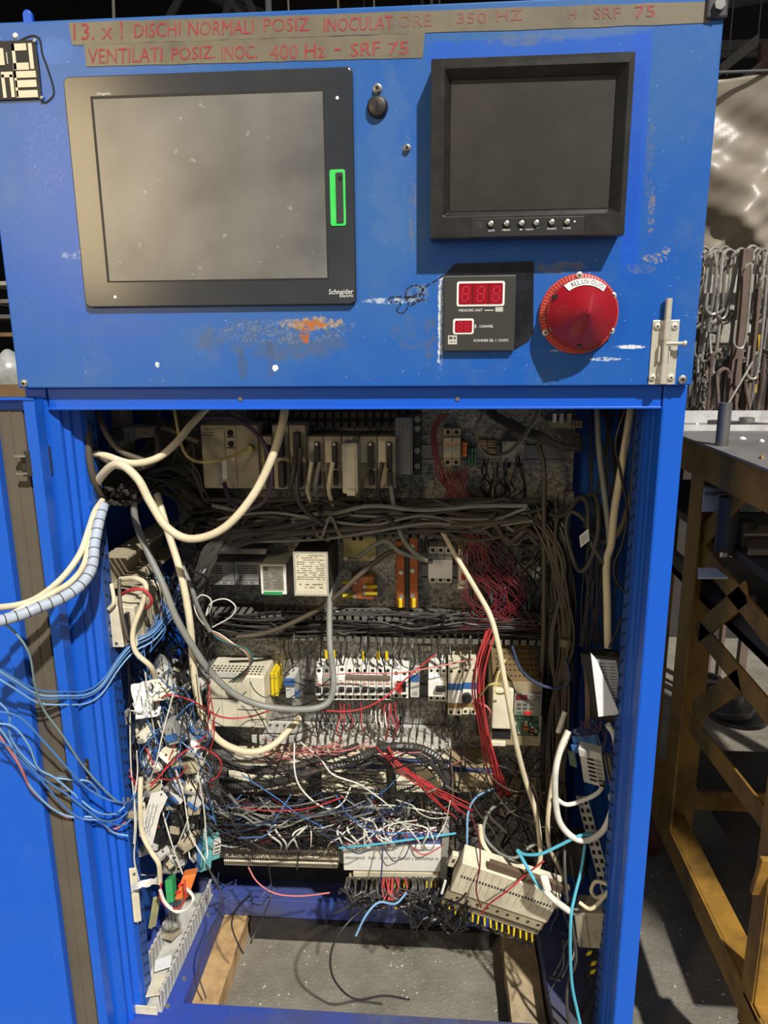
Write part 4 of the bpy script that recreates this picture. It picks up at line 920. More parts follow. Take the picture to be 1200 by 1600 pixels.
# side wall ducts, running from front to back
def side_duct(name, label, X, s, y0, y1, z0, z1, m, depth=.05, pitch=.016, tilt=0):
    t = Thing(name, label, 'cable duct', (X, (y0+y1)/2, z0))
    t.part('duct_base', MB().box(min(X, X+s*.0025), max(X, X+s*.0025), y0, y1, z0, z1), m)
    n = int((y1-y0)/pitch); f0 = None
    for z in (z1, z0):
        for i in range(n):
            y = y0+pitch*(i+.5)
            if f0 is None:
                c = t.loc; f0 = t.part('duct_finger', MB().box(min(X, X+s*depth), max(X, X+s*depth), c.y-pitch*.32, c.y+pitch*.32, c.z-.001, c.z+.001).box(min(X+s*depth, X+s*(depth+.0015)), max(X+s*depth, X+s*(depth+.0015)), c.y-pitch*.32, c.y+pitch*.32, c.z-.004, c.z+.001), m); f = f0
            else: f = f0.copy(); col.objects.link(f)
            f.parent = t.e; f.location = (0, y-t.loc.y, z-t.loc.z)
    if tilt: t.e.rotation_euler = (tilt, 0, 0)
    return t
zq = PX(160, 795, -.43).z
side_duct('side_duct', 'dark slotted duct across the upper left side wall, packed with cables', -.455, 1, .10, .38, zq-.0, zq+.07, duct_m)
zq = PX(160, 890, -.44).z
side_duct('side_duct', 'beige slotted duct on the left side wall above the cream module', -.455, 1, .10, .38, zq-.045, zq+.012, cream_d, .045)
# E

# ================================================================== DEVICES ON THE PLATE
def rect(px0, py0, px1, py1, Y):
    """axis aligned rectangle on plane y=Y from picture corners: x0,x1,z0,z1"""
    xm, ym = (px0+px1)/2, (py0+py1)/2
    return P(px0, ym, Y).x, P(px1, ym, Y).x, P(xm, py1, Y).z, P(xm, py0, Y).z
def dev(name, label, cat, px0, py0, px1, py1, Y, m, group=None, back=PY, bev=.0015):
    x0, x1, z0, z1 = rect(px0, py0, px1, py1, Y)
    t = Thing(name, label, cat, ((x0+x1)/2, back, z0), group); t.r = (x0, x1, z0, z1); t.Y = Y
    t.body = t.part('body', MB().box(x0, x1, Y, back, z0, z1), m, bevel=bev); return t
def fbox(t, name, u0, v0, u1, v1, m, th=.001, dy=0, par=None, bev=0, label=None):
    """box on the front face; u,v in 0..1 from the top left"""
    x0, x1, z0, z1 = t.r; W, H = x1-x0, z1-z0
    return t.part(name, MB().box(x0+u0*W, x0+u1*W, t.Y-th-dy, t.Y-dy+.0002, z1-v1*H, z1-v0*H), m, par, label, bev)
def fcyl(t, name, u, v, r, m, th=.002, n=12, par=None):
    x0, x1, z0, z1 = t.r; x = x0+u*(x1-x0); z = z1-v*(z1-z0)
    return t.part(name, MB().cyl((x, t.Y+.0005, z), (x, t.Y-th, z), r, n), m, par)
def printing(t, u0, v0, u1, v1, rows, m=None, dy=.0012, par=None, seed=1, name='small_print', fill=.8):
    m = m or ink; rr = random.Random(seed); mb = MB(); x0, x1, z0, z1 = t.r; W, H = x1-x0, z1-z0
    for i in range(rows):
        v = v0+(v1-v0)*(i+.5)/rows; h = (v1-v0)/rows*.28; u = u0
        while u < u1:
            w_ = rr.uniform(.03, .14)*(u1-u0)+.01
            if rr.random() < fill: mb.box(x0+u*W, x0+min(u+w_, u1)*W, t.Y-dy-.0003, t.Y-dy, z1-(v+h/2)*H, z1-(v-h/2)*H)
            u += w_+.02*(u1-u0)
    if mb.v:
        o = t.part(name, mb, m, par); o['kind'] = 'stuff'
def wires_to(t): pass
# ---- row 1: beige controller rack
RYa = .27
c = dev('controller_module', 'wide beige controller power unit at the left end of the rack', 'control module', 316, 664, 404, 763, RYa, cream_d)
fbox(c, 'divider_strip', .27, .05, .34, .98, greypl, .001); fbox(c, 'label_strip', .345, .55, .43, .85, white, .0015); fbox(c, 'slot_block', .27, .06, .42, .52, cream_d, .003, bev=.0005)
fbox(c, 'panel_seam', .60, .02, .61, .98, ink, .0004); fbox(c, 'port_panel', .45, .02, .62, .36, cream_d, .002)
for v in (.12, .29): fcyl(c, 'round_port', .53, v, .006, blackm, .004); fbox(c, 'small_label', .46, v+.05, .60, v+.075, ink, .0004, .0021)
fcyl(c, 'yellow_plug', .87, .36, .0085, W_['yellow'], .02); printing(c, .04, .05, .24, .18, 3, ink, .0004); fcyl(c, 'status_light', .55, .53, .0018, whiteink)
c = dev('io_module', 'narrow beige module with black plug beside the wide power unit', 'control module', 404, 682, 426, 764, RYa+.01, cream_d)
fbox(c, 'label_window', .15, .08, .55, .48, W_['yellow'], .0008); fbox(c, 'plug', .6, .15, .95, .95, black, .02, bev=.001)
for i, (x0, x1, nm) in enumerate([(427, 452, 'tall beige module with long black connectors, left of the taller pair'), (453, 478, 'tall beige module with black connectors, right of the taller pair')]):
    c = dev('io_module', nm, 'control module', x0, 664, x1, 764, RYa, cream_d, 'tall modules of the controller rack')
    fbox(c, 'connector', .35, .10, .75, .48, black, .022, bev=.002); fbox(c, 'connector', .40, .55, .80, .95, black, .022, bev=.002); fbox(c, 'seam', .02, .5, .3, .51, ink, .0004)
for i, (x0, x1) in enumerate([(480, 506), (507, 533), (562, 589), (590, 618)]):
    c = dev('io_module', ['first beige input module right of the tall pair, black plug hanging', 'second beige input module, just left of the big cover', 'beige input module just right of the big cover', 'last beige input module at the rack right end'][i],
            'control module', x0, 682, x1, 763, RYa+.01, cream_d, 'input modules of the controller rack')
    fbox(c, 'label_window', .08, .08, .45, .50, cream, .0008); fbox(c, 'label_window', .08, .54, .45, .94, cream_d, .0008); fbox(c, 'seam', .0, .51, 1, .52, ink, .0004)
    pl = fbox(c, 'plug', .52, .10, .80, .60, black, .012, bev=.002); fcyl(c, 'plug_screw', .66, .13, .003, steel, .0145, par=pl); fbox(c, 'plug', .56, .64, .84, .92, black, .016, bev=.002)
    fbox(c, 'module_edge', .97, 0, 1, 1, greypl, .001)
c = dev('connector_cover', 'big beige hinged connector cover standing out of the rack', 'control module', 534, 692, 559, 772, RYa-.035, cream, back=RYa+.04, bev=.004)
fbox(c, 'inner_panel', .18, .06, .82, .9, cream, .0015, bev=.001); fbox(c, 'cover_catch', .3, .9, .85, 1.03, cream, .005, bev=.002)
c = dev('io_module', 'beige module behind the big connector cover', 'control module', 534, 682, 561, 763, RYa+.015, cream_d, 'input modules of the controller rack'); fcyl(c, 'plug_screw', .6, .06, .004, steel, .004)
c = dev('heat_sink', 'grey lilac metal block between the rack and the black screw rail', 'heat sink', 617, 652, 645, 742, .30, mat('lilac_grey', (112, 112, 122), .5, metal=.3, dirt=.4))
for u in (.2, .35, .8): fbox(c, 'fin', u, .0, u+.04, .98, greypl, .004)
c = dev('terminal_rail', 'black upright rail with large screws right of the lilac block', 'terminal rail', 646, 645, 658, 742, .34, black)
for v in (.1, .25, .6, .85): fcyl(c, 'large_screw', .5, v, .006, rawsteel, .004)
# ---- row 1 right: breaker, fuse, terminals, dial relay
def breaker(label, px0, py0, px1, py1, poles, Y=.315, m=lgrey, grp=None, toggle=black, lab=True, shoulders=.18):
    x0, x1, z0, z1 = rect(px0, py0, px1, py1, Y); t = Thing('circuit_breaker', label, 'circuit breaker', ((x0+x1)/2, PY, z0), grp); t.r = (x0, x1, z0, z1); t.Y = Y
    H = z1-z0; W = (x1-x0)/poles
    for i in range(poles):
        a_ = x0+W*i+.0004; b_ = x0+W*(i+1)-.0004
        p = t.part('pole_body', MB().prism_x([(PY, z0), (PY, z1), (Y+.012, z1), (Y+.012, z1-H*shoulders), (Y, z1-H*(shoulders+.05)), (Y, z0+H*(shoulders+.05)), (Y+.012, z0+H*shoulders), (Y+.012, z0)][::-1], a_, b_), m, bevel=.0006)
        xc = (a_+b_)/2
        t.part('terminal_screw', MB().cyl((xc, Y+.0125, z1-H*.09), (xc, Y+.011, z1-H*.09), W*.24, 10).cyl((xc, Y+.0125, z0+H*.09), (xc, Y+.011, z0+H*.09), W*.24, 10), blackm, p)['kind'] = 'stuff'
        if toggle:
            t.part('toggle', MB().box(xc-W*.36, xc+W*.36, Y-.001, Y, z0+H*.32, z0+H*.48).box(xc-W*.3, xc+W*.3, Y-.008, Y, z0+H*.40, z0+H*.47), toggle, p, bevel=.0004)
        if lab: t.part('front_print', MB().box(xc-W*.3, xc+W*.3, Y-.0004, Y, z0+H*.56, z0+H*.60).box(xc-W*.3, xc+W*.1, Y-.0004, Y, z0+H*.64, z0+H*.66), mat('red_print', (170, 96, 80), .6, dirt=.2), p)['kind'] = 'stuff'
    return t
c = breaker('cream two pole breaker at the top right of the rack, red wires below', 693, 671, 720, 729, 2, m=cream_d, toggle=None)
c.part('label_block', MB().box(c.r[0]+.002, c.r[1]-.002, c.Y-.001, c.Y, c.r[2]+(c.r[3]-c.r[2])*.42, c.r[2]+(c.r[3]-c.r[2])*.52), greypl)
c = dev('fuse_holder', 'small orange fuse block right of the top two pole breaker', 'fuse', 721, 691, 730, 714, .33, orange); fbox(c, 'grip_line', .1, .25, .9, .3, ink, .0005); fbox(c, 'grip_line', .1, .65, .9, .7, ink, .0005)
for i in range(3):
    c = dev('rail_terminal', ['green rail terminal nearest the orange fuse block', 'middle green rail terminal beside the fuse block', 'green rail terminal furthest right of the fuse block'][i], 'terminal', 731+5*i, 700, 735.2+5*i, 728, .345, W_['green'], 'green terminals beside the orange fuse'); fcyl(c, 'terminal_screw', .5, .3, .0014, blackm, .0006)
for k, (px, py) in enumerate([(749, 688), (763, 688), (763, 701)]):
    c = dev('terminal_block', ['brown two row terminal block left of the dial relay', 'brown terminal block touching the dial relay, upper one', 'lower brown terminal block beside the dial relay'][k], 'terminal', px, py, px+13, py+11, .335, mat('brown_terminal', (150, 126, 98), .5, dirt=.3))
    for u in (.2, .5, .8):
        for v in (.28, .72): fcyl(c, 'terminal_hole', u, v, .0016, blackm, .0004, 8)
c = dev('timer_relay', 'square grey timer relay with round dial at the top right of the plate', 'relay', 785, 690, 820, 723, .325, greypl)
x0, x1, z0, z1 = c.r
c.part('dial', MB().lathe(((x0+x1)/2, c.Y, (z0+z1)/2), [(.016, 0), (.016, .001), (.013, .002), (.006, .003), (.006, .006), (.004, .0065)], 28), greypl, smooth=True)
for u in (.1, .9):
    for v in (.1, .9): fcyl(c, 'case_screw', u, v, .0022, ink, .0008)
for u in (.2, .62): fbox(c, 'relay_tail', u, 1.0, u+.2, 1.22, blackm, .004)
c = dev('small_bracket', 'cream slotted bracket with parts at the top right corner', 'bracket', 856, 658, 911, 669, .32, cream_d)
for u in (.66, .76, .86, .95): fbox(c, 'slot', u, .2, u+.03, .75, blackm, .0004)
for i, u in enumerate((.1, .3, .52)): fbox(c, 'terminal_piece', u, -1.2, u+.12, .2, [steel, lgrey, cream_d][i], .012, bev=.001)
# ribbon
def ribbon(name, label, cat, pts, wdt, th, m):
    q = spline([P(*p) for p in pts], 8); mb = MB(); vs = []
    for i, p in enumerate(q):
        d = (q[min(i+1, len(q)-1)]-q[max(i-1, 0)]).normalized(); sdv = Vector((0, 1, 0))*wdt/2; nn = d.cross(Vector((0, 1, 0))).normalized()*th/2
        vs += [p-sdv-nn, p+sdv-nn, p+sdv+nn, p-sdv+nn]
    fs = [(0, 1, 2, 3), tuple(4*len(q)-4+k for k in (3, 2, 1, 0))]
    for i in range(len(q)-1):
        for k in range(4): fs.append((4*i+k, 4*i+4+k, 4*i+4+(k+1) % 4, 4*i+(k+1) % 4))
    return solo(name, label, cat, mb.add(vs, fs), m, smooth=True)
ribbon('ribbon_cable', 'flat grey ribbon cable looping in front of the dial relay', 'cable', [(758, 640, .26), (745, 668, .26), (748, 695, .26), (765, 710, .26), (790, 708, .26), (812, 690, .26), (838, 650, .26), (842, 636, .26)], .04, .0012, W_['grey'])
# ---- row 2
for i, (x0, x1) in enumerate([(322, 365), (366, 408)]):
    c = dev('relay_module', ['grey vented relay module at the left end of the second row', 'grey vented relay module beside the green terminal device'][i], 'relay module', x0, 878, x1, 914, .30, greypl)
    for v in (.16, .26, .36, .46): fbox(c, 'vent_slot', .12 if i else .10, v, .85 if i else .6, v+.035, blackm, .0004)
    for u in (.06, .28, .36, .44, .62, .7, .92): fcyl(c, 'terminal_hole', u, .9, .0015, blackm, .0005, 8)
    fbox(c, 'step_line', 0, .78, 1, .80, ink, .0006); fbox(c, 'maker_dot', .2, .62, .26, .70, ink, .0006)
c = dev('terminal_strip', 'long thin grey terminal strip above the vented relay modules', 'terminal', 322, 857, 416, 866, .31, greypl)
for u in (.05, .1, .15, .26, .3, .5, .55): fcyl(c, 'terminal_hole', u, .4, .0015, blackm, .0005, 8)
c = dev('converter_module', 'small white labelled converter with green plug in the second row', 'converter', 407, 882, 448, 929, .285, white)
fbox(c, 'label_plate', .1, .05, .88, .86, mat('grey_label', (140, 136, 122), .5, dirt=.3), .0006); fbox(c, 'green_plug', .12, .9, .82, .99, green, .004); fbox(c, 'logo_block', .14, .08, .3, .2, ink, .0009, .0003)
printing(c, .15, .24, .84, .8, 9, ink, .0007, seed=4)
c = dev('power_filter', 'black metal box with a framed cream data label in the second row', 'filter', 459, 862, 513, 931, .24, mat('dark_box', (52, 50, 46), .5, dirt=.4))
fbox(c, 'data_label', .0, .0, 1.0, 1.0, mat('label_frame', (176, 172, 158), .5, dirt=.3), .0008); l_ = fbox(c, 'label_panel', .06, .04, .94, .96, cream, .0012)
printing(c, .10, .06, .90, .64, 12, ink, .0013, seed=5, par=l_); printing(c, .15, .70, .85, .84, 2, ink, .0013, seed=9, par=l_, fill=.5)
for k in range(9): fbox(c, 'table_line', .14+.085*k, .88, .146+.085*k, .95, ink, .0015, par=l_)
fbox(c, 'top_tab', .30, -.20, .42, -.12, greypl, .001, -.04)
c = dev('blank_cover', 'yellowed square cover plate with four corner screws', 'cover plate', 535, 827, 588, 877, .35, mat('yellowed_plate', (186, 172, 112), .5, dirt=.5, scale=30, dark=(120, 104, 60)), bev=.003)
for u in (.08, .92):
    for v in (.08, .92): fcyl(c, 'corner_screw', u, v, .0042, steel, .0012)
for u in (.35, .55): fcyl(c, 'punched_hole', u, .28, .005, blackm, .0004)
printing(c, .16, .86, .46, .95, 1, ink, .0004, seed=12, fill=1)
c = dev('distribution_block', 'orange brown resin block with four screws and yellow lugs', 'terminal block', 549, 901, 585, 937, .345, mat('resin_orange', (190, 112, 58), .5, dirt=.5, scale=30, dark=(110, 64, 34)), bev=.004)
for (u, v, s) in ((.15, .22, -1), (.15, .82, -1), (.6, .4, 1), (.6, .7, 1)):
    fcyl(c, 'stud_screw', u, v, .0045, steel, .005); x = c.r[0]+(c.r[1]-c.r[0])*(u+s*.28); z = c.r[3]-(c.r[3]-c.r[2])*v
    c.part('yellow_lug', MB().cyl((x-.012, c.Y-.003, z), (x+.012, c.Y-.003, z), .0042, 10), yellow, smooth=True)
for i, (x0, x1) in enumerate([(619, 632), (640, 653)]):
    c = dev('copper_busbar', ['left copper busbar standing upright in the second row', 'right copper busbar standing upright in the second row'][i], 'busbar', x0, 845-5*i, x1, 950, .335, copper, back=.345)
    for v in (.12, .46, .82): fcyl(c, 'bar_screw', .6 if i == 0 else .35, v, .0048, steel, .004)
    x = (c.r[0]+c.r[1])/2; c.part('yellow_lug', MB().cyl((x, c.Y-.004, c.r[2]+.004), (x, c.Y-.004, c.r[2]+.022), .0045, 10), yellow, smooth=True)
c = dev('busbar_holder', 'black insulating bar between the two copper busbars', 'insulator', 633, 838, 640, 955, .34, black)
c = breaker('white three pole breaker right of the copper busbars', 670, 857, 707, 914, 3, m=lgrey, toggle=None)
c.part('front_cover', MB().box(c.r[0]-.001, c.r[1], c.Y-.006, c.Y, c.r[2]+(c.r[3]-c.r[2])*.2, c.r[2]+(c.r[3]-c.r[2])*.72), white, bevel=.001)
c = dev('socket_relay', 'narrow cream relay with a red button beside the three pole breaker', 'relay', 716, 858, 732, 921, .32, cream)
fbox(c, 'red_button', .3, .60, .68, .76, redpl, .003, bev=.0006); printing(c, .2, .3, .8, .52, 3, ink, .0004, seed=3)
for u in (.3, .5, .7): fcyl(c, 'terminal_hole', u, .9, .0016, blackm, .0005, 8)
rj = random.Random(8)
for i in range(12):
    x = 741+8.4*i; mm = [greypl, W_['green'], W_['maroon'], cream_d, greypl, W_['dblue'], lgrey][rj.randrange(7)]
    c = dev('rail_terminal', nth(i+1)+' wired rail terminal from the left in the right half of the second row', 'terminal', x, 876+rj.uniform(-2, 2), x+7.4, 908, .345, mm, 'wired rail terminals of the second row', bev=.0005)
    fcyl(c, 'terminal_screw', .5, .25, .0018, steel, .0008, 8); fcyl(c, 'terminal_screw', .5, .8, .0018, blackm, .0008, 8)
c = dev('rail_relay', 'small white relay at the right end of the second row', 'relay', 833, 886, 845, 904, .33, white); 
for u in (.3, .7): fcyl(c, 'terminal_hole', u, .4, .0016, blackm, .0005, 8)
# din rails
for i, (px0, px1, py) in enumerate([(655, 890, 708), (318, 525, 892), (660, 855, 892), (418, 760, 1078)]):
    z = P(600, py, PY).z; x0, x1 = P(px0, py, PY).x, P(px1, py, PY).x
    solo('mounting_rail', ['galvanised rail carrying the top breaker and dial relay', 'galvanised rail behind the left half of the second row', 'galvanised rail behind the right half of the second row', 'galvanised rail carrying the long breaker row'][i], 'rail',
         MB().box(x0, x1, PY-.0075, PY-.0055, z-.0175, z-.012).box(x0, x1, PY-.0075, PY-.0055, z+.012, z+.0175).box(x0, x1, PY-.006, PY-.0005, z-.0125, z-.0115).box(x0, x1, PY-.006, PY-.0005, z+.0115, z+.0125).box(x0, x1, PY-.0015, PY, z-.0125, z+.0125), rawsteel)
# ---- row 3
c = dev('power_supply', 'large cream power supply with four front panels at left of the third row', 'power supply', 322, 1056, 414, 1137, .285, cream, bev=.004)
for u in (.27, .52, .76): fbox(c, 'panel_seam', u, .02, u+.008, .98, cream_d, .0004)
for u in (.82, .86, .90, .94): fcyl(c, 'status_hole', u, .93, .0015, blackm, .0004, 8)
for u in (.05, .09): fcyl(c, 'status_hole', u, .93, .0015, blackm, .0004, 8)
mb = MB(); x0, x1, z0, z1 = c.r
for i in range(14):
    for j in range(4): mb.box(x0+.006+i*(x1-x0-.012)/14, x0+.006+i*(x1-x0-.012)/14+.004, .292+j*.012, .297+j*.012, z1-.0002, z1+.0006)
c.part('top_vents', mb, blackm)['kind'] = 'stuff'
fbox(c, 'terminal_strip', .05, -.06, .55, .02, lgrey, .004)
for i, (x, m_) in enumerate([(423, yellow), (429, yellow)]):
    c = dev('earth_terminal', ['yellow earth terminal next to the cream power supply', 'second yellow earth terminal next to the power supply'][i], 'terminal', x, 1052, x+5, 1088, .33, m_); fcyl(c, 'terminal_screw', .5, .2, .0018, steel, .001, 8)
c = dev('blue_socket_relay', 'white relay in a blue socket left of the long breaker row', 'relay', 446, 1061, 460, 1091, .32, lgrey); fbox(c, 'blue_socket', -.1, -.05, 1.1, .30, bluepl, .006, bev=.001); fbox(c, 'blue_clip', 1.05, .6, 1.5, .9, bluepl, .001)
for u in (.15, .4, .65, .9): fcyl(c, 'terminal_hole', u, .08, .0018, blackm, .0068, 8)
for i in range(10):
    x = 492+12.0*i
    if i < 9: pass
    breaker(nth(i+1)+' white single pole breaker from the left in the long third row', x, 1047-(2 if i == 3 else 0), x+11.6, 1098, 1, .315, white if i not in (1,) else greypl, 'single pole breakers of the third row', toggle=black)
c = dev('busbar_comb', 'brown plastic comb bar across the tops of the breakers', 'comb bar', 540, 1057, 610, 1063, .311, mat('brown_comb', (112, 100, 84), .5, dirt=.3), back=.32)
c = breaker('white switch module with a big red lever at the breaker row end', 612.5, 1052, 638, 1095, 2, .31, white, toggle=None)
W = c.r[1]-c.r[0]; H = c.r[3]-c.r[2]; c.part('red_lever', MB().box(c.r[0]+W*.3, c.r[0]+W*.62, c.Y-.008, c.Y, c.r[2]+H*.35, c.r[2]+H*.68), redpl, bevel=.001); c.part('lever_recess', MB().box(c.r[0]+W*.28, c.r[0]+W*.85, c.Y-.0006, c.Y, c.r[2]+H*.33, c.r[2]+H*.72), black)
c = dev('slim_relay', 'slim pale relay right of the red lever switch', 'relay', 641, 1058, 655, 1090, .32, lgrey); fbox(c, 'blue_socket', 0, -.1, 1, .2, bluepl, .002); printing(c, .2, .7, .8, .9, 2, ink, .0004)
c = breaker('white three pole breaker with black handle right of centre in the third row', 669, 1047, 698, 1100, 3, .305, white, toggle=None)
W = c.r[1]-c.r[0]; H = c.r[3]-c.r[2]; c.part('front_cover', MB().box(c.r[0], c.r[1], c.Y-.005, c.Y, c.r[2]+H*.25, c.r[2]+H*.72), white, bevel=.001); c.part('black_handle', MB().box(c.r[0]+W*.42, c.r[0]+W*.92, c.Y-.016, c.Y-.004, c.r[2]+H*.46, c.r[2]+H*.58), black, bevel=.001)
for i, (x0, x1, y0, y1) in enumerate([(700, 722, 1043, 1118), (723, 745, 1041, 1117)]):
    c = dev('motor_starter', ['cream and blue motor starter, left one of the pair', 'cream motor starter with a round black knob'][i], 'motor starter', x0, y0, x1, y1, .29, cream)
    fbox(c, 'blue_band', .0, .33, 1, .46, bluepl, .001); fbox(c, 'white_panel', .0, .48, 1, .72, white, .0015); fbox(c, 'brown_gap', .0, .74, 1, .84, mat('ochre_gap', (142, 118, 70), .6, dirt=.3), .0006)
    for u in (.22, .78): fcyl(c, 'terminal_hole', u, .08, .0032, blackm, .0008, 10); fcyl(c, 'terminal_hole', u, .93, .0032, blackm, .0008, 10)
    if i: k_ = fcyl(c, 'black_knob', .3, .62, .0105, black, .012, 20); fbox(c, 'knob_ridge', .2, .54, .4, .7, black, .016, par=k_)
# frequency drive
c = dev('frequency_drive', 'cream frequency drive with keypad and its lower cover missing', 'drive', 768, 1065, 846, 1165, .25, mat('drive_shell', (150, 138, 108), .55, dirt=.5, dark=(80, 66, 44)))
x0, x1, z0, z1 = c.r; W = x1-x0; H = z1-z0
c.part('sloped_top', MB().prism_x([(.25, z1), (.37, z1+.055), (.37, z1)], x0+.002, x1-.006), mat('drive_top', (112, 92, 58), .6, dirt=.5))
mb = MB()
for i in range(10):
    for j in range(7): u_ = .1+.11*j; mb.box(x0+.01+i*W/11.5, x0+.014+i*W/11.5, .25+.12*u_-.0006, .256+.12*u_, z1+.055*u_, z1+.055*u_+.0012)
c.part('top_vents', mb, blackm)['kind'] = 'stuff'
fbox(c, 'left_cover', .0, .08, .42, .70, cream, .012, bev=.003)
kp = fbox(c, 'keypad', .44, .16, .99, .50, mat('keypad_grey', (132, 128, 120), .45, dirt=.3), .006, bev=.001)
fbox(c, 'display_window', .47, .18, .70, .26, mat('dark_red_window', (96, 30, 34), .3, dirt=.1), .0065, par=kp); printing(c, .74, .19, .96, .27, 2, ink, .0066, par=kp, seed=4)
for u in (.50, .62, .75):
    for v in (.31, .37): fbox(c, 'key', u, v, u+.08, v+.035, ink, .0072, par=kp, bev=.0004)
fbox(c, 'key', .50, .44, .58, .475, W_['green'], .0072, par=kp); fbox(c, 'key', .64, .43, .80, .48, redpl, .0072, par=kp)
pcb = fbox(c, 'circuit_board', .42, .52, .96, .84, mat('pcb_green', (58, 82, 62), .5, dirt=.3), .0005)
rj = random.Random(2)
for i in range(26):
    u, v = rj.uniform(.43, .9), rj.uniform(.53, .8); fbox(c, 'board_part', u, v, u+rj.uniform(.03, .08), v+rj.uniform(.01, .04), [cream_d, blackm, steel, copper, W_['green']][rj.randrange(5)], rj.uniform(.003, .012), par=pcb)
fbox(c, 'dark_opening', .02, .71, .40, .90, blackm, .0006); fbox(c, 'bottom_lip', .0, .92, .3, 1.0, cream, .006, bev=.002); fbox(c, 'side_edge', .955, .50, 1.0, .93, cream_d, .006, bev=.001)
c = dev('marker_label', 'small framed tag on the plate above the third row', 'tag', 657, 1008, 675, 1018, .376, ink); fbox(c, 'tag_face', .08, .12, .92, .88, cream, .0005)
x0, x1, z0, z1 = c.r; c.text('FF02', (x0+.005, c.Y-.0006, z1-.003), Vector((.011, 0, 0)), Vector((0, 0, -.006)), ink)
c = dev('galvanised_bracket', 'dark strip bracket with two screws between duct and drive', 'bracket', 745, 1008, 760, 1150, .368, mat('dark_steel', (62, 62, 60), .5, metal=.4, dirt=.4))
for v in (.02, .96): fcyl(c, 'bracket_screw', .5, v, .004, rawsteel, .002)
# ---- row 4: wired terminal/IO blocks with blue stripe (tilted face)
def io_block(label, px0, py0, px1, py1, Y, m=cream, teeth=True, dark=False, grp=None):
    x0, x1, z0, z1 = rect(px0, py0, px1, py1, Y); H = z1-z0
    t = Thing('terminal_unit', label, 'terminal unit', ((x0+x1)/2, PY, z0), grp); t.r = (x0, x1, z0, z1); t.Y = Y
    t.body = t.part('body', MB().prism_x([(PY, z0), (PY, z1+.004), (Y+.016, z1+.002), (Y+.012, z1-.002), (Y, z0+.014), (Y, z0)][::-1], x0, x1), m, bevel=.001)
    t.part('blue_stripe', MB().prism_x([(Y+.010, z1-.005), (Y+.010, z1-.0005), (Y+.016, z1+.0035), (Y+.016, z1+.001)][::-1], x0, x1), mat('navy_stripe', (42, 54, 96), .5, dirt=.4))
    n = int((x1-x0)/.006); mb = MB(); lm = MB()
    for i in range(n):
        x = x0+(i+.5)*(x1-x0)/n; mb.box(x-.0014, x+.0014, Y-.0006, Y+.001, z0+.009, z0+.013)
        if i % 3 == 0: lm.box(x-.0003, x+.0003, Y+.004, Y+.0045, z0+.02, z1-.006)
    t.part('terminal_slots', mb, blackm)['kind'] = 'stuff'
    return t
io_block('cream terminal unit at the left of the fourth row, half hidden by conduit', 356, 1206, 476, 1242, .27)
io_block('cream terminal unit with blue stripe in the middle of the fourth row', 502, 1202, 602, 1240, .27)
io_block('cream terminal unit right of the dark conduit in the fourth row', 612, 1194, 702, 1238, .28)
io_block('shaded tan terminal unit at the right end of the fourth row', 706, 1208, 770, 1238, .29, mat('tan_plastic', (160, 142, 108), .55, dirt=.5, dark=(90, 70, 44)))
c = dev('terminal_pair', 'small cream and black connector deep behind the white cable', 'connector', 791, 1232, 817, 1253, .34, cream_d)
for k in range(3): fbox(c, 'contact', .05+.32*k, .1, .28+.32*k, .4, blackm, .001)
# black corrugated conduits
cond = mat('corrugated_black', (50, 48, 46), .4, dirt=.5, dark=(96, 90, 80))
cable('conduit', 'thick dark corrugated conduit looping left to right over the fourth row', [(345, 1218, .24), (380, 1228, .22), (430, 1222, .21), (480, 1208, .2), (530, 1195, .2), (566, 1182, .2), (600, 1168, .21), (650, 1168, .22), (685, 1186, .23), (698, 1215, .24), (696, 1250, .26)], .0095, cond, 'conduit', ridge=.18, seg=16)
cable('conduit', 'thick dark conduit hanging down left of the tan terminal unit', [(560, 1200, .22), (590, 1185, .22), (608, 1196, .22), (614, 1225, .23), (612, 1262, .25)], .0085, cond, 'conduit', ridge=.18, seg=16)
cable('conduit', 'dark conduit bending across the left of the fourth row', [(318, 1175, .24), (345, 1190, .22), (400, 1205, .21), (450, 1200, .21), (520, 1180, .22), (560, 1165, .22)], .008, cond, 'conduit', ridge=.18, seg=16)
cable('conduit', 'thin dark conduit dipping behind the third row wires', [(590, 1160, .24), (630, 1172, .22), (670, 1190, .22), (700, 1230, .24), (700, 1262, .26)], .006, cond, 'conduit', ridge=.18, seg=16)
# ---- row 5: long beige terminal strip and marker carriers
def strip_unit(name, label, tl, tr, bl, th, rows, npitch, m, ferr=None, cover=True, print_=True, cat='terminal strip', yellow_from=0):
    """terminal carrier hanging in space: picture corners tl,tr,bl each (px,py,Y)"""
    a, b_, c_ = P(*tl), P(*tr), P(*bl); u = b_-a; v = c_-a; n = u.cross(v).normalized()
    if n.dot(a-CAM) < 0: n = -n
    lo_ = Vector((a+b_+c_+(b_+c_-a))/4); t = Thing(name, label, cat, lo_)
    t.part('body', MB().obox(a, u, v, n*th), m, bevel=.0015); fr = (a, u, v, n)
    return t, fr
def on(fr, u, v, h=0): a, U, V, N = fr; return a+U*u+V*v-N*h
def fr_box(fr, u0, v0, u1, v1, h0, h1): a, U, V, N = fr; return MB().obox(on(fr, u0, v0, h1), U*(u1-u0), V*(v1-v0), N*(h1-h0))
t, fr = strip_unit('terminal_strip', 'long beige terminal strip densely packed at the left of the bottom row', (350, 1326, .22), (532, 1331, .22), (350, 1352, .24), .04, 3, 50, cream_d)
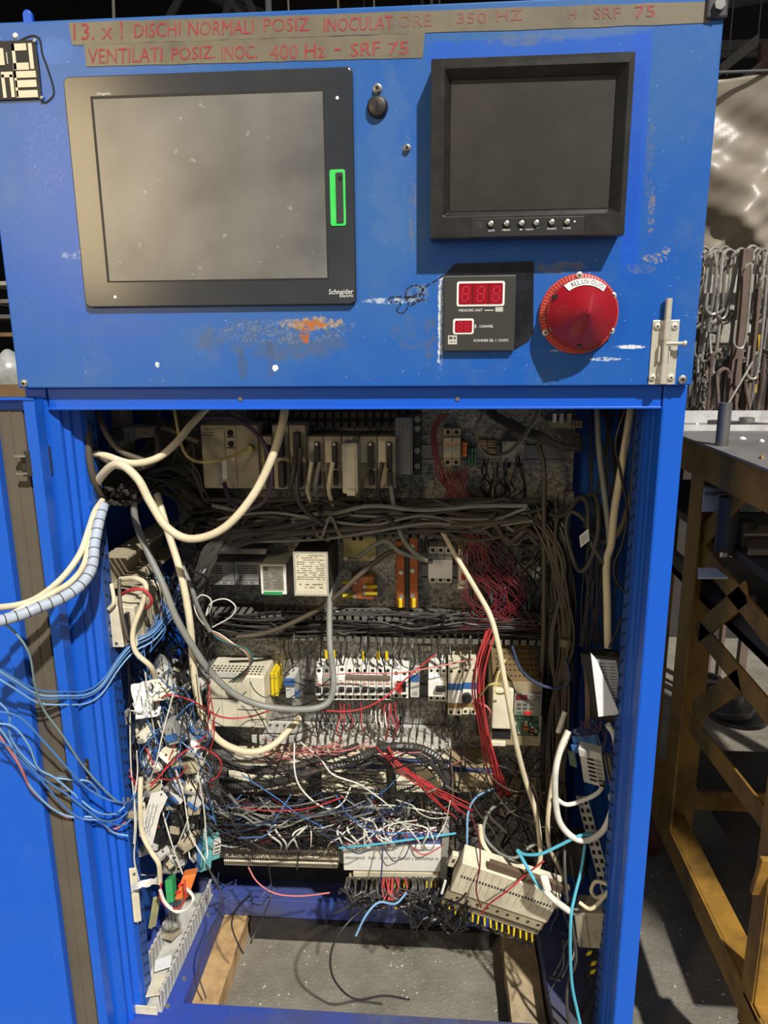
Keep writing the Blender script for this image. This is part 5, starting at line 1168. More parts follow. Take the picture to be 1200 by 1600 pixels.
for r_, (v0, v1) in enumerate(((.08, .28), (.46, .62), (.76, .92))):
    mb = MB()
    for i in range(58):
        u = .01+.98*i/58
        a, U, V, N = fr; mb.obox(on(fr, u, v0, .0006), U*.009, V*(v1-v0), N*.0004)
    t.part('contact_row', mb, [ink, blackm, ink][r_])['kind'] = 'stuff'
t.part('step', fr_box(fr, 0, .32, 1, .42, 0, .003), cream); t.part('step', fr_box(fr, 0, .66, 1, .72, 0, .002), cream); t.part('end_gap', fr_box(fr, .640, -.05, .650, 1.05, 0, .004), ink)
t.part('upper_ledge', fr_box(fr, .12, -.9, .95, -.2, -.02, -.01), lgrey)
t, fr = strip_unit('terminal_strip', 'white marked terminal carrier with a blue top and yellow ferrules below', (536, 1320, .19), (690, 1322, .19), (537, 1360, .205), .05, 2, 20, white)
t.part('blue_top', fr_box(fr, .02, -.30, 1.0, -.0, -.012, -.004), mat('slate_blue', (84, 96, 150), .5, dirt=.4))
pr = MB(); rj = random.Random(6)
for i in range(60):
    if rj.random() < .8: a, U, V, N = fr; pr.obox(on(fr, .02+.016*i, .42+rj.uniform(0, .04), .0005), U*.010, V*.10, N*.0003)
t.part('marker_print', pr, greypl)['kind'] = 'stuff'
t.part('terminal_row', fr_box(fr, .1, 1.10, .985, 1.28, -.010, -.002), cream); t.part('terminal_row', fr_box(fr, .05, 1.34, .98, 1.46, -.016, -.006), cream_d)
for i in range(20):
    u = .03+.048*i
    if i < 8 and i % 3: continue
    p = on(fr, u+.02, 1.5, -.008); d = Vector((rj.uniform(-.0015, .0015), 0, -1)).normalized()
    t.part('yellow_ferrule', MB().cyl(p, p+d*.016, .0022, 8), yellow if i > 5 or i == 0 else W_['white'])
t.part('end_bracket', fr_box(fr, 1.0, -.35, 1.07, 1.35, -.05, -.0), greypl)
t, fr = strip_unit('terminal_strip', 'tilted long marked terminal carrier hanging at the lower right, yellow ferrules below', (722, 1348, .12), (878, 1400, .10), (703, 1392, .14), .045, 2, 20, cream, None)
mb = MB()
for i in range(30): a, U, V, N = fr; mb.obox(on(fr, .04+.031*i, .38, .0005), U*.018, V*.08, N*.0003)
t.part('marker_print', mb, ink)['kind'] = 'stuff'
for i in range(13): t.part('marker_line', fr_box(fr, .05+.072*i, .05, .053+.072*i, .8, 0, .0004), greypl)
t.part('groove', fr_box(fr, -.02, .95, 1.0, 1.02, -.006, -.002), ink); t.part('screw_ledge', fr_box(fr, -.02, 1.04, .99, 1.34, -.014, -.004), cream_d)
for i in range(9): t.part('ledge_screw', MB().cyl(on(fr, .1+.105*i, 1.18, -.0035), on(fr, .1+.105*i, 1.18, -.002), .0026, 8), blackm)
t.part('contact_ledge', fr_box(fr, -.02, 1.38, .99, 1.62, -.020, -.010), cream_d)
mb = MB()
for i in range(62): a, U, V, N = fr; mb.obox(on(fr, -.01+.0160*i, 1.42, -.0095), U*.007, V*.14, N*.0004)
t.part('contact_row', mb, blackm)['kind'] = 'stuff'
for i in range(16):
    u = .0+.063*i; p = on(fr, u, 1.66, -.014); d = Vector((rj.uniform(-.08, .08), -.1, -1)).normalized()
    t.part('yellow_ferrule', MB().cyl(p, p+d*.020, .0025, 8, .0018), yellow)
    t.part('wire_tail', MB().tube(spline([p+d*.019, p+d*.03+Vector((rj.uniform(-.006, .006), .004, 0)), p+d*.042+Vector((rj.uniform(-.014, .014), .01, .004)), p+d*.03+Vector((rj.uniform(-.02, .02), .02, 0))], 4), .0013, 5), W_[rj.choice(['black', 'dgrey'])])
t.part('rear_channel', fr_box(fr, .25, -.22, 1.05, -.02, -.014, -.004), mat('brown_channel', (104, 86, 66), .6, dirt=.4))
t, fr = strip_unit('end_stop', 'small cream end piece with a square label left of the tilted carrier', (707, 1336, .15), (717, 1338, .15), (699, 1354, .155), .012, 1, 1, cream, cat='end stop'); t.part('square_print', fr_box(fr, .25, .3, .75, .6, 0, .0006), ink)
solo('white_sleeve', 'white plastic tube slanting behind the yellow ferrules at centre', 'tube', MB().cyl(P(624, 1418, .2), P(672, 1400, .19), .0028, 10), W_['white'], smooth=True)
solo('white_stick', 'short white stick left of the tilted carrier', 'tube', MB().cyl(P(690, 1396, .14), P(696, 1376, .14), .0026, 8), white)
for i, (px, py) in enumerate([(599, 1408), (619, 1408)]):
    p = P(px, py, .18); solo('loose_ferrule', ['loose yellow ferrule below the carrier, left one', 'large loose yellow ferrule below the carrier, right one'][i], 'ferrule', MB().cyl(p, p+Vector((0, 0, -.016)), .0035, 10), yellow, smooth=True)
# ---- turquoise, green, orange blocks at the lower left
def spatial(name, label, cat, tl, tr, bl, th, m, grp=None, bev=.0015):
    a, b_, c_ = P(*tl), P(*tr), P(*bl); u = b_-a; v = c_-a; n = u.cross(v).normalized()
    if n.dot(a-CAM) < 0: n = -n
    t = Thing(name, label, cat, (a+b_+c_+b_+c_-a)/4, grp); t.body = t.part('body', MB().obox(a, u, v, n*th), m, bevel=bev); return t, (a, u, v, n)
t, fr = spatial('signal_converter', 'turquoise and blue interface module at the left of the bottom terminals', 'module', (316, 1318, .10), (334, 1312, .11), (312, 1364, .10), .05, cyanm)
t.part('blue_side', fr_box(fr, -.3, .05, 0, 1.0, -.04, -.004), bluepl); t.part('side_wing', fr_box(fr, 1, .15, 1.7, .75, -.03, -.002), cyanm, bevel=.001); t.part('white_plug', fr_box(fr, 1.0, .1, 1.65, .5, -.01, .004), lgrey, bevel=.001)
for k in range(3): t.part('slot', fr_box(fr, 1.1, .15+.12*k, 1.55, .2+.12*k, .003, .0045), ink)
t, fr = spatial('green_plug', 'green plug block hanging at the lower left beside the orange one', 'plug', (257, 1376, .06), (268, 1374, .06), (260, 1412, .05), .02, green)
t, fr = spatial('orange_plug', 'orange plug block hanging at the lower left', 'plug', (285, 1370, .06), (307, 1366, .065), (272, 1408, .05), .025, orange, bev=.003)
for v in (.3, .6): t.part('notch', fr_box(fr, -.1, v, .3, v+.1, -.004, .001), redpl)
# ---- cream module and mess on the left side wall
def wq(px, py, X=-.45): return PX(px, py, X)
def wall_box(name, label, cat, px, py, px2, py2, X0, X1, m, ln=None):
    """box on the left wall: front lower corner at (px,py), far upper at (px2,py2), both on plane X1"""
    a, b_ = wq(px, py, X1), wq(px2, py2, X1)
    t = Thing(name, label, cat, ((X0+X1)/2, (a.y+b_.y)/2, min(a.z, b_.z))); t.bx = (X0, X1, min(a.y, b_.y), max(a.y, b_.y), min(a.z, b_.z), max(a.z, b_.z))
    t.part('body', MB().box(X0, X1, t.bx[2], t.bx[3], t.bx[4], t.bx[5]), m, bevel=.002); return t
t = dev('bus_module', 'cream wall module with a blue rear edge on the left side wall', 'module', 168, 948, 212, 1010, .07, cream, back=.235, bev=.002)
x0, x1, z0, z1 = t.r
fbox(t, 'front_panel', .0, .0, .55, 1.0, cream, .004, bev=.001); fbox(t, 'black_connector', .72, .12, .84, .85, black, .010, bev=.001)
for u, v in ((.12, .15), (.3, .9)): fcyl(t, 'module_screw', u, v, .003, rawsteel, .005)
for k in range(10): t.part('side_tooth', MB().box(x1-.001, x1+.004, .095+.0115*k, .102+.0115*k, z0+.004, z1-.006), cream_d, bevel=.0006)
t.part('blue_edge', MB().box(x1-.02, x1+.0015, .205, .235, z1-.012, z1+.002), bluepl); t.part('top_step', MB().box(x0+.004, x1-.012, .10, .20, z1, z1+.006), cream, bevel=.001)
t, fr = spatial('end_bracket', 'grey metal bracket bolted on the left post beside the cream module', 'bracket', (157, 960, .055), (170, 960, .06), (160, 1005, .055), .006, blue_in)
t.part('bolt', MB().lathe(on(fr, .6, .5, 0), [(.006, 0), (.005, .004), (.003, .005)], 12), steel, smooth=True)
for i, (x, y, wd, hh, mm, lab) in enumerate([(205, 1070, 32, 46, white, 'crumpled white paper label among the left wires, upper one'), (208, 1098, 40, 26, paper, 'white folded label hanging at the left wire tangle'), (236, 1062, 20, 34, cream, 'cream card behind the folded label')]):
    a, b_, c_ = P(x, y, .06), P(x+wd, y-8+3*i, .09), P(x+5, y+hh, .05); u, v = b_-a, c_-a; n = u.cross(v).normalized()
    mb = MB(); vs = []; N_ = 10; rr = random.Random(i)
    for p in range(N_+1):
        for q_ in range(N_+1): vs.append(a+u*(p/N_)+v*(q_/N_)+n*(.004*math.sin(p*1.3+q_*.7+i)+rr.uniform(-.001, .001)))
    mb.add(vs, [(p*(N_+1)+q_, (p+1)*(N_+1)+q_, (p+1)*(N_+1)+q_+1, p*(N_+1)+q_+1) for p in range(N_) for q_ in range(N_)])
    o = solo('paper_label', lab, 'label', mb, mm, smooth=True); mo = o.modifiers.new('s', 'SOLIDIFY'); mo.thickness = .0006
# hand written tag
tg = [(254, 1235), (262, 1246), (250, 1272), (238, 1322), (217, 1306), (222, 1286), (236, 1240)]
pts = [P(x, y, .02+.0002*(y-1235)) for x, y in tg]; mb = MB(); n = len(pts); off = Vector((0, .0008, 0))
mb.add(pts+[p+off for p in pts], [tuple(range(n)), tuple(range(n, 2*n))[::-1]]+[(i, n+i, n+(i+1) % n, (i+1) % n) for i in range(n)])
t = Thing('wire_tag', 'long white cut corner tag with handwriting hanging in the left wires', 'tag', pts[3]); t.part('tag', mb, white)
t.part('tag_hole', MB().cyl(P(252, 1241, .019), P(252, 1241, .0185), .0016, 10), blackm)
def wob(x, y0, x1, y1, w_, h, seed):
    rr = random.Random(seed); mb = MB(); n = 26
    a, b_ = P(x, y0, .018), P(x1, y1, .034); d = b_-a; s = Vector((-d.z, 0, d.x)).normalized()
    pts = [a+d*(i/n)+s*(rr.uniform(-1, 1)*h) for i in range(n+1) ]
    return mb.tube(pts, .0004, 4)
for i, (x, x1) in enumerate([(234, 224), (240, 228), (246, 232)]): t.part('handwriting', wob(x, 1256, x1, 1306, 0, .0016, i), ink)
# strip brackets low on the left
for i, (tl, tr, bl, lab, mm) in enumerate([((202, 1358, .03), (214, 1356, .04), (210, 1442, .03), 'cream strip of mounting rail at the lower left, nearest the post', cream), ((240, 1404, .06), (252, 1400, .07), (232, 1452, .06), 'short greenish strip of rail beside the nearest one', mat('pale_olive', (160, 156, 110), .5, dirt=.4)),
        ((219, 1255, .04), (226, 1255, .04), (224, 1315, .04), 'narrow cream strip behind the handwritten tag', cream)]):
    t, fr = spatial('rail_strip', lab, 'rail', tl, tr, bl, .004, mm); t.part('rib', fr_box(fr, .3, 0, .42, 1, 0, .002), mm); t.part('strip_screw', MB().cyl(on(fr, .5, .1, 0), on(fr, .5, .1, .002), .003, 10), rawsteel)
for i, (tl, tr, bl, lab) in enumerate([((174, 1135, .05), (196, 1112, .10), (178, 1155, .05), 'grey angle bracket with a brass screw on the left post, upper'), ((184, 1208, .05), (202, 1185, .10), (186, 1228, .05), 'grey angle bracket on the left post, middle'), ((192, 1245, .05), (206, 1232, .09), (195, 1262, .05), 'small pale bracket on the left post, lowest')]):
    t, fr = spatial('angle_bracket', lab, 'bracket', tl, tr, bl, .012, cream_d); t.part('bracket_arm', fr_box(fr, .6, .1, 2.0, .5, -.006, 0), greypl, bevel=.001); t.part('bracket_screw', MB().lathe(on(fr, .3, .5, 0), [(.006, 0), (.005, .002), (.002, .003)], 12), mat('brass', (170, 146, 80), .4, metal=.6, dirt=.3), smooth=True)
# terminals crowding on the left wall (seen end-on)
rj = random.Random(21)
grp = 'loose terminals on the left side wall'
def jitter_blocks(n, reg, labs, grp, seed, mats_, s0=.009, s1=.026):
    rr = random.Random(seed); sp = sorted([(rr.uniform(reg[2], reg[3]), rr.uniform(reg[0], reg[1])) for _ in range(n)])
    for i in range(n):
        py, px = sp[i]; Y = rr.uniform(reg[4], reg[5]); c = P(px, py, Y)
        t = Thing('rail_terminal', nth(i+1)+labs, 'terminal', c, grp)
        r = Matrix.Rotation(rr.uniform(-.7, .7), 3, 'Y') @ Matrix.Rotation(rr.uniform(-.6, .6), 3, 'Z')
        a, b_, d = r@Vector((rr.uniform(s0, s1), 0, 0)), r@Vector((0, .03, 0)), r@Vector((0, 0, -rr.uniform(s0*1.4, s1*1.8)))
        t.part('body', MB().obox(c, a, b_, d), mats_[rr.randrange(len(mats_))], bevel=.0012)
        t.part('terminal_screw', MB().cyl(c+a*.5+d*.25, c+a*.5+d*.25-r@Vector((0, .0015, 0)), .002, 8), blackm if rr.random() < .6 else steel)
        t.part('step', MB().obox(c+d*.5-r@Vector((0, .004, 0)), a, r@Vector((0, .005, 0)), d*.3), mats_[rr.randrange(len(mats_))])
jitter_blocks(34, (238, 295, 1030, 1125, .09, .18), ' small terminal from the top in the high group on the left side wall', 'upper left wall terminals', 4, [greypl, lgrey, cream, blackm])
jitter_blocks(56, (206, 305, 1130, 1255, .04, .13), ' terminal from the top in the crowded middle group on the left side wall', 'left wall terminals', 5, [cream, lgrey, greypl, cream_d, white, bluepl])
jitter_blocks(30, (222, 300, 1255, 1350, .05, .15), ' grimy terminal from the top in the low group on the left side wall', 'lower left wall terminals', 6, [greypl, lgrey, cream_d, blackm])
# bundle wrapped on the strip
mb = MB(); rb = random.Random(9)
for i in range(14):
    o_ = [rb.uniform(-6, 6) for _ in range(4)]; mb.tube(spline([P(206, 1390+o_[0], .025), P(218, 1384+o_[1], .012), P(232, 1380+o_[2], .02), P(245, 1376+o_[3], .04)], 5), .0012, 5)
solo('wire_bundle', 'bundle of white wires wrapped round the lower left rail strip', 'wire bundle', mb, white, smooth=True)
# base left slotted duct, running front to back on the base
a = PZ(240, 1585, BASE); b_ = PZ(322, 1415, BASE)
def base_duct():
    x0 = -.455; x1 = -.395; t = Thing('cable_duct', 'dirty pale slotted duct lying front to back on the left of the base', 'cable duct', ((x0+x1)/2, .2, BASE))
    t.part('duct_base', MB().box(x0, x1, .045, .36, BASE+.001, BASE+.004), duct_l); f0 = None
    for x in (x0, x1):
        for i in range(19):
            y = .05+.0163*i
            if f0 is None: f0 = t.part('duct_finger', MB().box(t.loc.x-.001, t.loc.x+.001, t.loc.y-.0052, t.loc.y+.0052, BASE+.003, BASE+.055).box(t.loc.x-.001, t.loc.x+.005, t.loc.y-.0052, t.loc.y+.0052, BASE+.0535, BASE+.055), duct_l); f = f0
            else: f = f0.copy(); col.objects.link(f)
            f.parent = t.e; f.location = (x-t.loc.x, y-t.loc.y, 0)
    t.part('broken_lip', MB().obox((x0+.01, .035, BASE+.004), Vector((.045, 0, 0)), Vector((0, -.0, .02)), Vector((0, .003, 0))), cream, bevel=.001)
    t.e.rotation_euler = (0, 0, -.02); return t
base_duct()
for i, (px, py, Y, s) in enumerate([(255, 1505, 0, 0), (270, 1460, 0, 0), (245, 1545, 0, 0)]):
    p = PZ(px, py, BASE+.03); r = Matrix.Rotation([.3, -.4, .1][i], 3, 'Z')
    solo('broken_cover_piece', ['flat pale plastic scrap lying in the base duct', 'crumpled beige scrap further back in the base duct', 'beige torn cover end at the front of the base duct'][i], 'scrap',
         MB().obox(p-r@Vector((.017, .02, .0)), r@Vector((.034, 0, .006)), r@Vector((0, [.03, .035, .05][i], .0)), Vector((0, 0, .003))), [paper, cream_d, cream][i], bevel=.001)
# ---- right side wall
t, fr = spatial('document_box', 'black plastic box with folded paper sheets hung on the right side', 'box', (906, 1020, .16), (970, 1026, .09), (922, 1122, .16), .025, black)
t.part('front_flap', fr_box(fr, .05, .0, 1.0, 1.0, 0, .004), mat('dark_frame', (40, 38, 36), .5, dirt=.4), bevel=.001)
t.part('box_strip', MB().obox(P(914, 1050, .15), P(921, 1050, .15)-P(914, 1050, .15), P(915, 1138, .15)-P(914, 1050, .15), Vector((0, .003, 0))), mat('brown_strip', (128, 104, 82), .5, dirt=.4))
def sheet(label, pp_, Y, m, th=.0006):
    pts = [P(x, y, Y+(dy if len(q) > 2 else 0)) for q in pp_ for x, y, dy in [(q[0], q[1], q[2] if len(q) > 2 else 0)]]; n = len(pts); mb = MB(); o_ = Vector((0, th, 0))
    mb.add(pts+[p+o_ for p in pts], [tuple(range(n)), tuple(range(n, 2*n))[::-1]]+[(i, n+i, n+(i+1) % n, (i+1) % n) for i in range(n)])
    t = Thing('paper_sheet', label, 'paper', pts[-1]); t.part('sheet', mb, m); return t
s1_ = sheet('grey printed paper sheet behind the bright one in the black box', [(933, 1030), (963, 1032), (974, 1108), (972, 1118), (944, 1118)], .085, mat('grey_paper', (176, 178, 178), .7, dirt=.2))
mb = MB()
for k in range(16):
    a_, b_ = P(938+.55*k, 1036+4.9*k, .0845), P(947+.6*k, 1036.6+4.9*k, .0845); mb.obox(a_, b_-a_, Vector((0, 0, -.0014)), Vector((0, .0002, 0)))
    a_, b_ = P(951+.6*k, 1036.6+4.9*k, .0845), P(961+.6*k, 1037+4.9*k, .0845); mb.obox(a_, b_-a_, Vector((0, 0, -.0012)), Vector((0, .0002, 0)))
s1_.part('small_print', mb, ink)['kind'] = 'stuff'
sheet('bright white folded paper sheet in front of the black box', [(923, 1020), (932, 1030), (968, 1116, -.01), (935, 1120, -.01)], .078, paper)
t, fr = spatial('relay_socket', 'blue relay socket at the right side below the black box', 'relay', (893, 1152, .13), (935, 1148, .12), (899, 1172, .13), .03, bluepl)
t.part('wing', fr_box(fr, -.1, .5, .4, 1.1, 0, .006), bluepl, bevel=.001)
t, fr = spatial('contactor', 'pale grey contactor with dark terminal slots under the blue socket', 'contactor', (904, 1168, .11), (940, 1178, .10), (912, 1222, .12), .035, lgrey)
for k in range(6): t.part('terminal_slot', fr_box(fr, .3, .22+.12*k, .62, .28+.12*k, 0, .0005), blackm); t.part('terminal_rib', fr_box(fr, .66, .22+.12*k, .9, .27+.12*k, 0, .003), greypl)
t.part('screw_block', fr_box(fr, .0, -.02, .4, .18, 0, .006), lgrey, bevel=.001); t.part('dark_corner', fr_box(fr, .72, .78, .98, .98, 0, .0008), blackm)
t, fr = spatial('green_board', 'green edged transparent board left of the grey contactor', 'board', (886, 1172, .14), (897, 1176, .13), (890, 1196, .14), .004, mat('dull_green', (84, 108, 84), .4, dirt=.4))
t, fr = spatial('angle_profile', 'dark grey channel profile slanting down right of the contactor', 'profile', (942, 1180, .09), (952, 1184, .08), (956, 1248, .09), .012, mat('dark_profile', (84, 80, 72), .5, dirt=.4))
t.part('end_block', fr_box(fr, -.1, .85, 1.3, 1.0, 0, .008), greypl, bevel=.001); t.part('profile_groove', fr_box(fr, .3, .0, .6, .84, 0, .0006), blackm)
# slotted rail going down the right
a0, a1 = P(900, 1245, .20), P(952, 1438, .05); t = Thing('slotted_rail', 'grimy slotted rail slanting down the right side above the junction box', 'rail', (a0+a1)/2)
d = a1-a0; sw = Vector((.022, 0, 0)); t.part('rail_strip', MB().obox(a0, sw, d, Vector((0, .004, 0))), duct_l)
for i in range(14):
    for s in (.1, .6): t.part('rail_slot', MB().obox(a0+d*(.03+.07*i)+sw*s-Vector((0, .0006, 0)), sw*.28, d*.035, Vector((0, .0004, 0))), blackm)
t, fr = spatial('junction_box', 'beige junction box with a round knockout at the lower right', 'junction box', (896, 1427, .09), (944, 1429, .07), (903, 1481, .09), .05, mat('junction_beige', (168, 160, 138), .5, dirt=.35, scale=30, dark=(110, 100, 80)), bev=.003)
t.part('lid_seam', fr_box(fr, .40, .0, .42, 1, 0, .0006), ink); q = on(fr, .72, .6, 0); t.part('knockout', MB().lathe(q, [(.009, 0), (.009, .001), (.0075, .0014), (.0075, .0006)], 24), mat('junction_beige', ()) if 0 else MATS['junction_beige'], smooth=True)
t.part('box_rim', fr_box(fr, -.02, -.04, 1.02, .04, -.01, .002), MATS['junction_beige'], bevel=.001)
t, fr = spatial('dark_device', 'dark cylindrical relay behind the slotted rail at the right', 'device', (868, 1312, .26), (915, 1315, .24), (870, 1370, .26), .05, mat('dusty_black', (58, 54, 48), .6, dirt=.5), bev=.006)
for k in range(4): t.part('pale_tooth', fr_box(fr, .02, .1+.2*k, .12, .2+.2*k, 0, .006), lgrey)
t, fr = spatial('wire_connector', 'white cable end sleeve lying across the tilted carrier', 'connector', (843, 1368, .07), (856, 1368, .07), (850, 1394, .06), .01, W_['white'], bev=.004)
t.part('sleeve_tail', MB().tube(spline([P(850, 1390, .064), P(866, 1406, .062), P(890, 1424, .07)], 6), .006, 10), W_['white'], smooth=True)
for i, (px, py) in enumerate([(919, 1489), (926, 1505), (925, 1518)]):
    p = P(px, py, .08); solo('yellow_ferrule', ['yellow ferrule cluster right under the junction box', 'yellow ferrule in the middle below the junction box', 'lowest yellow ferrule below the junction box'][i], 'ferrule', MB().obox(p, Vector((.008, 0, .003)), Vector((0, .005, 0)), Vector((-.003, 0, -.008))), yellow, bevel=.0012)
cable('tape_loop', 'beige wire coil above the junction box', [(905, 1410, .07), (922, 1420, .06), (938, 1408, .06), (952, 1388, .06), (945, 1380, .07), (930, 1378, .08), (924, 1392, .08), (932, 1402, .08), (945, 1398, .08)], .0035, W_['cream'])
solo('grey_gland', 'small olive plug on the black wires at right', 'plug', MB().lathe(P(884, 1010, .2), [(.010, 0), (.012, .008), (.010, .016)], 12, Vector((0, 0, 1))), mat('olive_plug', (96, 92, 70), .6, dirt=.4), smooth=True)
t, fr = spatial('wire_label', 'white label card wrapped on the dark loop at upper right', 'label', (905, 838, .17), (919, 826, .16), (907, 856, .17), .001, paper)
for k in range(5): t.part('print_line', fr_box(fr, .1, .2+.14*k, .9, .25+.14*k, 0, .0003), ink)
# upper left corner parts
for i, (x0, y0, x1, y1, Y, mm, lab) in enumerate([(160, 636, 190, 708, .28, cream_d, 'beige upright trunking piece at the upper left corner'), (168, 690, 188, 700, .2, cream_d, 'small beige block at the upper left under the trunking'), (192, 668, 205, 690, .22, greypl, 'grey square block at the upper left'),
        (206, 668, 234, 684, .24, cream_d, 'flat beige block beside the grey square block')]):
    c = dev('wall_block', lab, 'block', x0, y0, x1, y1, Y, mm, back=Y+.06); fbox(c, 'block_seam', .1, .45, .9, .48, ink, .0005)
# ================================================================== CABLES
cm, gm, dm, km, bm = W_['cream'], W_['grey'], W_['dgrey'], W_['black'], W_['brown']
cable('cable', 'cream cable hanging in a big U from the lintel to the upper left loop', [(446, 632, .10), (440, 668, .08), (425, 715, .06), (395, 775, .05), (350, 825, .04), (300, 842, .035), (262, 825, .03), (235, 785, .03), (215, 748, .03), (185, 725, .03), (160, 742, .05), (150, 765, .08), (165, 785, .12)], .0068, cm, n=12, seg=12)
cable('cable', 'cream cable rising from the upper left tie to the lintel', [(328, 632, .16), (300, 662, .12), (275, 692, .08), (245, 716, .06), (205, 724, .05), (165, 712, .06), (145, 708, .07)], .0062, cm, n=12, seg=12)
cable('cable', 'second cream brown cable curving beside the rising one', [(310, 690, .2), (250, 668, .2), (248, 700, .12), (240, 722, .10), (200, 732, .07), (160, 715, .06), (135, 680, .10), (118, 640, .14)], .0052, bm, n=10)
cable('cable', 'brown cable dropping along the upper left post', [(122, 632, .08), (135, 670, .06), (140, 720, .05), (150, 760, .06), (168, 782, .10), (175, 770, .15)], .006, bm, n=10)
cable('cable', 'brown cable turning under the upper left side duct', [(150, 640, .1), (168, 680, .07), (190, 705, .06), (225, 720, .06)], .005, bm, n=10)
solo('cable_tie', 'pale cable tie holding the upper left cables together', 'cable tie', MB().cyl(P(182, 730, .04), P(186, 718, .04), .0085, 12), white)
sm_ = Thing('spiral_cable', 'blue white spiral wrapped cable bundle sagging out to the left', 'cable', P(150, 880, 0))
q = spline([P(*p) for p in [(162, 790, .06), (155, 815, .03), (148, 850, 0), (144, 885, -.03), (128, 912, -.06), (98, 934, -.09), (58, 950, -.12), (28, 962, -.14), (-30, 978, -.18)]], 12)
sm_.part('spiral_wrap', MB().tube(q, .0085, 14), W_['sleeve'], smooth=True)
mb = MB(); acc = 0
for i in range(1, len(q)):
    acc += (q[i]-q[i-1]).length
    if acc > .016:
        acc = 0; d = (q[i]-q[i-1]).normalized(); mb = MB().cyl(q[i]-d*.0008, q[i]+d*.0008, .0089, 14); sm_.part('wrap_joint', mb, W_['dgrey'])
cable('cable', 'cream cable running out left above the spiral wrapped bundle', [(160, 782, .07), (148, 800, .04), (138, 830, .02), (125, 865, -.01), (100, 900, -.04), (65, 930, -.08), (30, 945, -.1), (-30, 952, -.15)], .0052, cm, n=10)
cable('cable', 'second cream cable crossing over the spiral wrapped bundle to the left', [(143, 830, .02), (132, 880, -.02), (112, 908, -.06), (85, 925, -.09), (45, 945, -.12), (15, 962, -.14), (-30, 985, -.18)], .0048, cm, n=10)
cable('cable', 'grey cable snaking from the side duct down to the breaker row', [(208, 770, .12), (212, 815, .12), (232, 865, .10), (255, 915, .08), (275, 965, .07), (298, 1005, .07), (325, 1045, .08), (360, 1080, .09), (400, 1100, .1), (450, 1108, .11), (495, 1106, .12), (516, 1092, .14), (521, 1060, .18), (515, 1000, .24), (515, 900, .30), (512, 830, .32)], .0062, gm, n=12, seg=12)
cable('cable', 'long cream cable looping down the left and back up to the fourth row', [(245, 772, .16), (262, 830, .13), (278, 880, .11), (290, 930, .10), (298, 985, .09), (302, 1040, .09), (310, 1095, .09), (325, 1135, .09), (350, 1162, .10), (390, 1175, .11), (425, 1165, .13), (450, 1142, .16), (468, 1122, .2)], .0065, cm, n=12, seg=12)
cable('cable', 'white cable hanging from the breakers past the drive and curling at the lower right', [(690, 828, .30), (712, 868, .26), (740, 915, .2), (765, 960, .16), (778, 1005, .14), (788, 1060, .13), (797, 1110, .13), (806, 1160, .14), (820, 1215, .16), (836, 1265, .17), (843, 1310, .17), (843, 1348, .16), (828, 1368, .15), (800, 1362, .15), (775, 1345, .16), (755, 1318, .18), (750, 1290, .22)], .0050, W_['cream'], n=12, seg=12)
cable('cable', 'thin grey loop curling in the dark lower right corner of the plate', [(800, 1252, .3), (770, 1262, .24), (756, 1290, .22), (760, 1312, .2), (782, 1334, .19), (806, 1340, .2), (830, 1322, .22), (848, 1322, .22), (868, 1345, .2), (880, 1372, .18)], .0032, gm)
cable('cable', 'thick grey cable coming down the right side from the lintel', [(987, 632, .18), (978, 690, .17), (968, 750, .16), (960, 800, .16), (955, 850, .16), (948, 880, .16), (949, 950, .15), (950, 1012, .14)], .0068, W_['cream'], n=12)
cable('cable', 'second grey cable coming down the right side, left of the thick one', [(933, 632, .22), (936, 700, .2), (943, 760, .18), (950, 820, .17), (952, 850, .165)], .0052, gm, n=10)
cable('cable', 'brown cable pair along the right wall meeting the thick cable', [(1000, 632, .10), (993, 720, .14), (985, 780, .15), (965, 835, .16), (940, 845, .2), (915, 820, .24)], .0055, bm, n=10)
cable('cable', 'thin brown cable right of the thick one near the jamb', [(1010, 640, .08), (1002, 700, .12), (990, 770, .14), (975, 820, .16), (962, 842, .17)], .004, bm)
cable('cable', 'thin black cable wandering down the right side wall', [(978, 636, .12), (962, 690, .12), (970, 740, .12), (980, 800, .12), (972, 850, .12), (960, 880, .12), (962, 905, .12), (980, 935, .12), (968, 975, .12), (952, 1012, .12)], .0024, km)
cable('cable', 'dark cable loop hanging left of the thick right hand cable', [(905, 780, .24), (930, 775, .2), (935, 820, .17), (925, 870, .17), (910, 892, .18), (898, 880, .2), (885, 830, .22), (892, 800, .22), (915, 815, .2), (925, 850, .17), (945, 882, .16)], .0045, dm, n=10)
cable('cable', 'dark loop tied at the upper right beside the label card', [(840, 800, .3), (880, 805, .26), (905, 778, .22), (918, 790, .2), (920, 830, .18), (935, 845, .18)], .0048, dm, n=10)
cable('cable', 'big white loop at the lower right around the blue socket', [(888, 1142, .12), (876, 1170, .11), (868, 1205, .1), (868, 1250, .1), (875, 1285, .1), (895, 1308, .1), (918, 1313, .1), (942, 1298, .1), (955, 1270, .1), (959, 1246, .1)], .0058, W_['white'], n=12)
cable('cable', 'white cable parallel to the big loop running down past its left', [(890, 1145, .14), (872, 1185, .14), (862, 1230, .14), (856, 1280, .14), (858, 1320, .15), (872, 1352, .17), (882, 1375, .18)], .0045, W_['cream'], n=10)
cable('cable', 'grey white cable crossing inside the big loop', [(866, 1245, .13), (885, 1257, .12), (912, 1250, .12), (935, 1238, .12), (945, 1220, .13)], .0042, W_['white'], n=10)
cable('cable', 'white cable stub going down from the black box to the channel', [(950, 1132, .1), (960, 1150, .1), (964, 1180, .1), (962, 1205, .1)], .0055, W_['white'], n=10)
cable('cable', 'short white stub pointing up at the black box foot', [(883, 1112, .2), (872, 1145, .19)], .0002+.005, W_['white'])
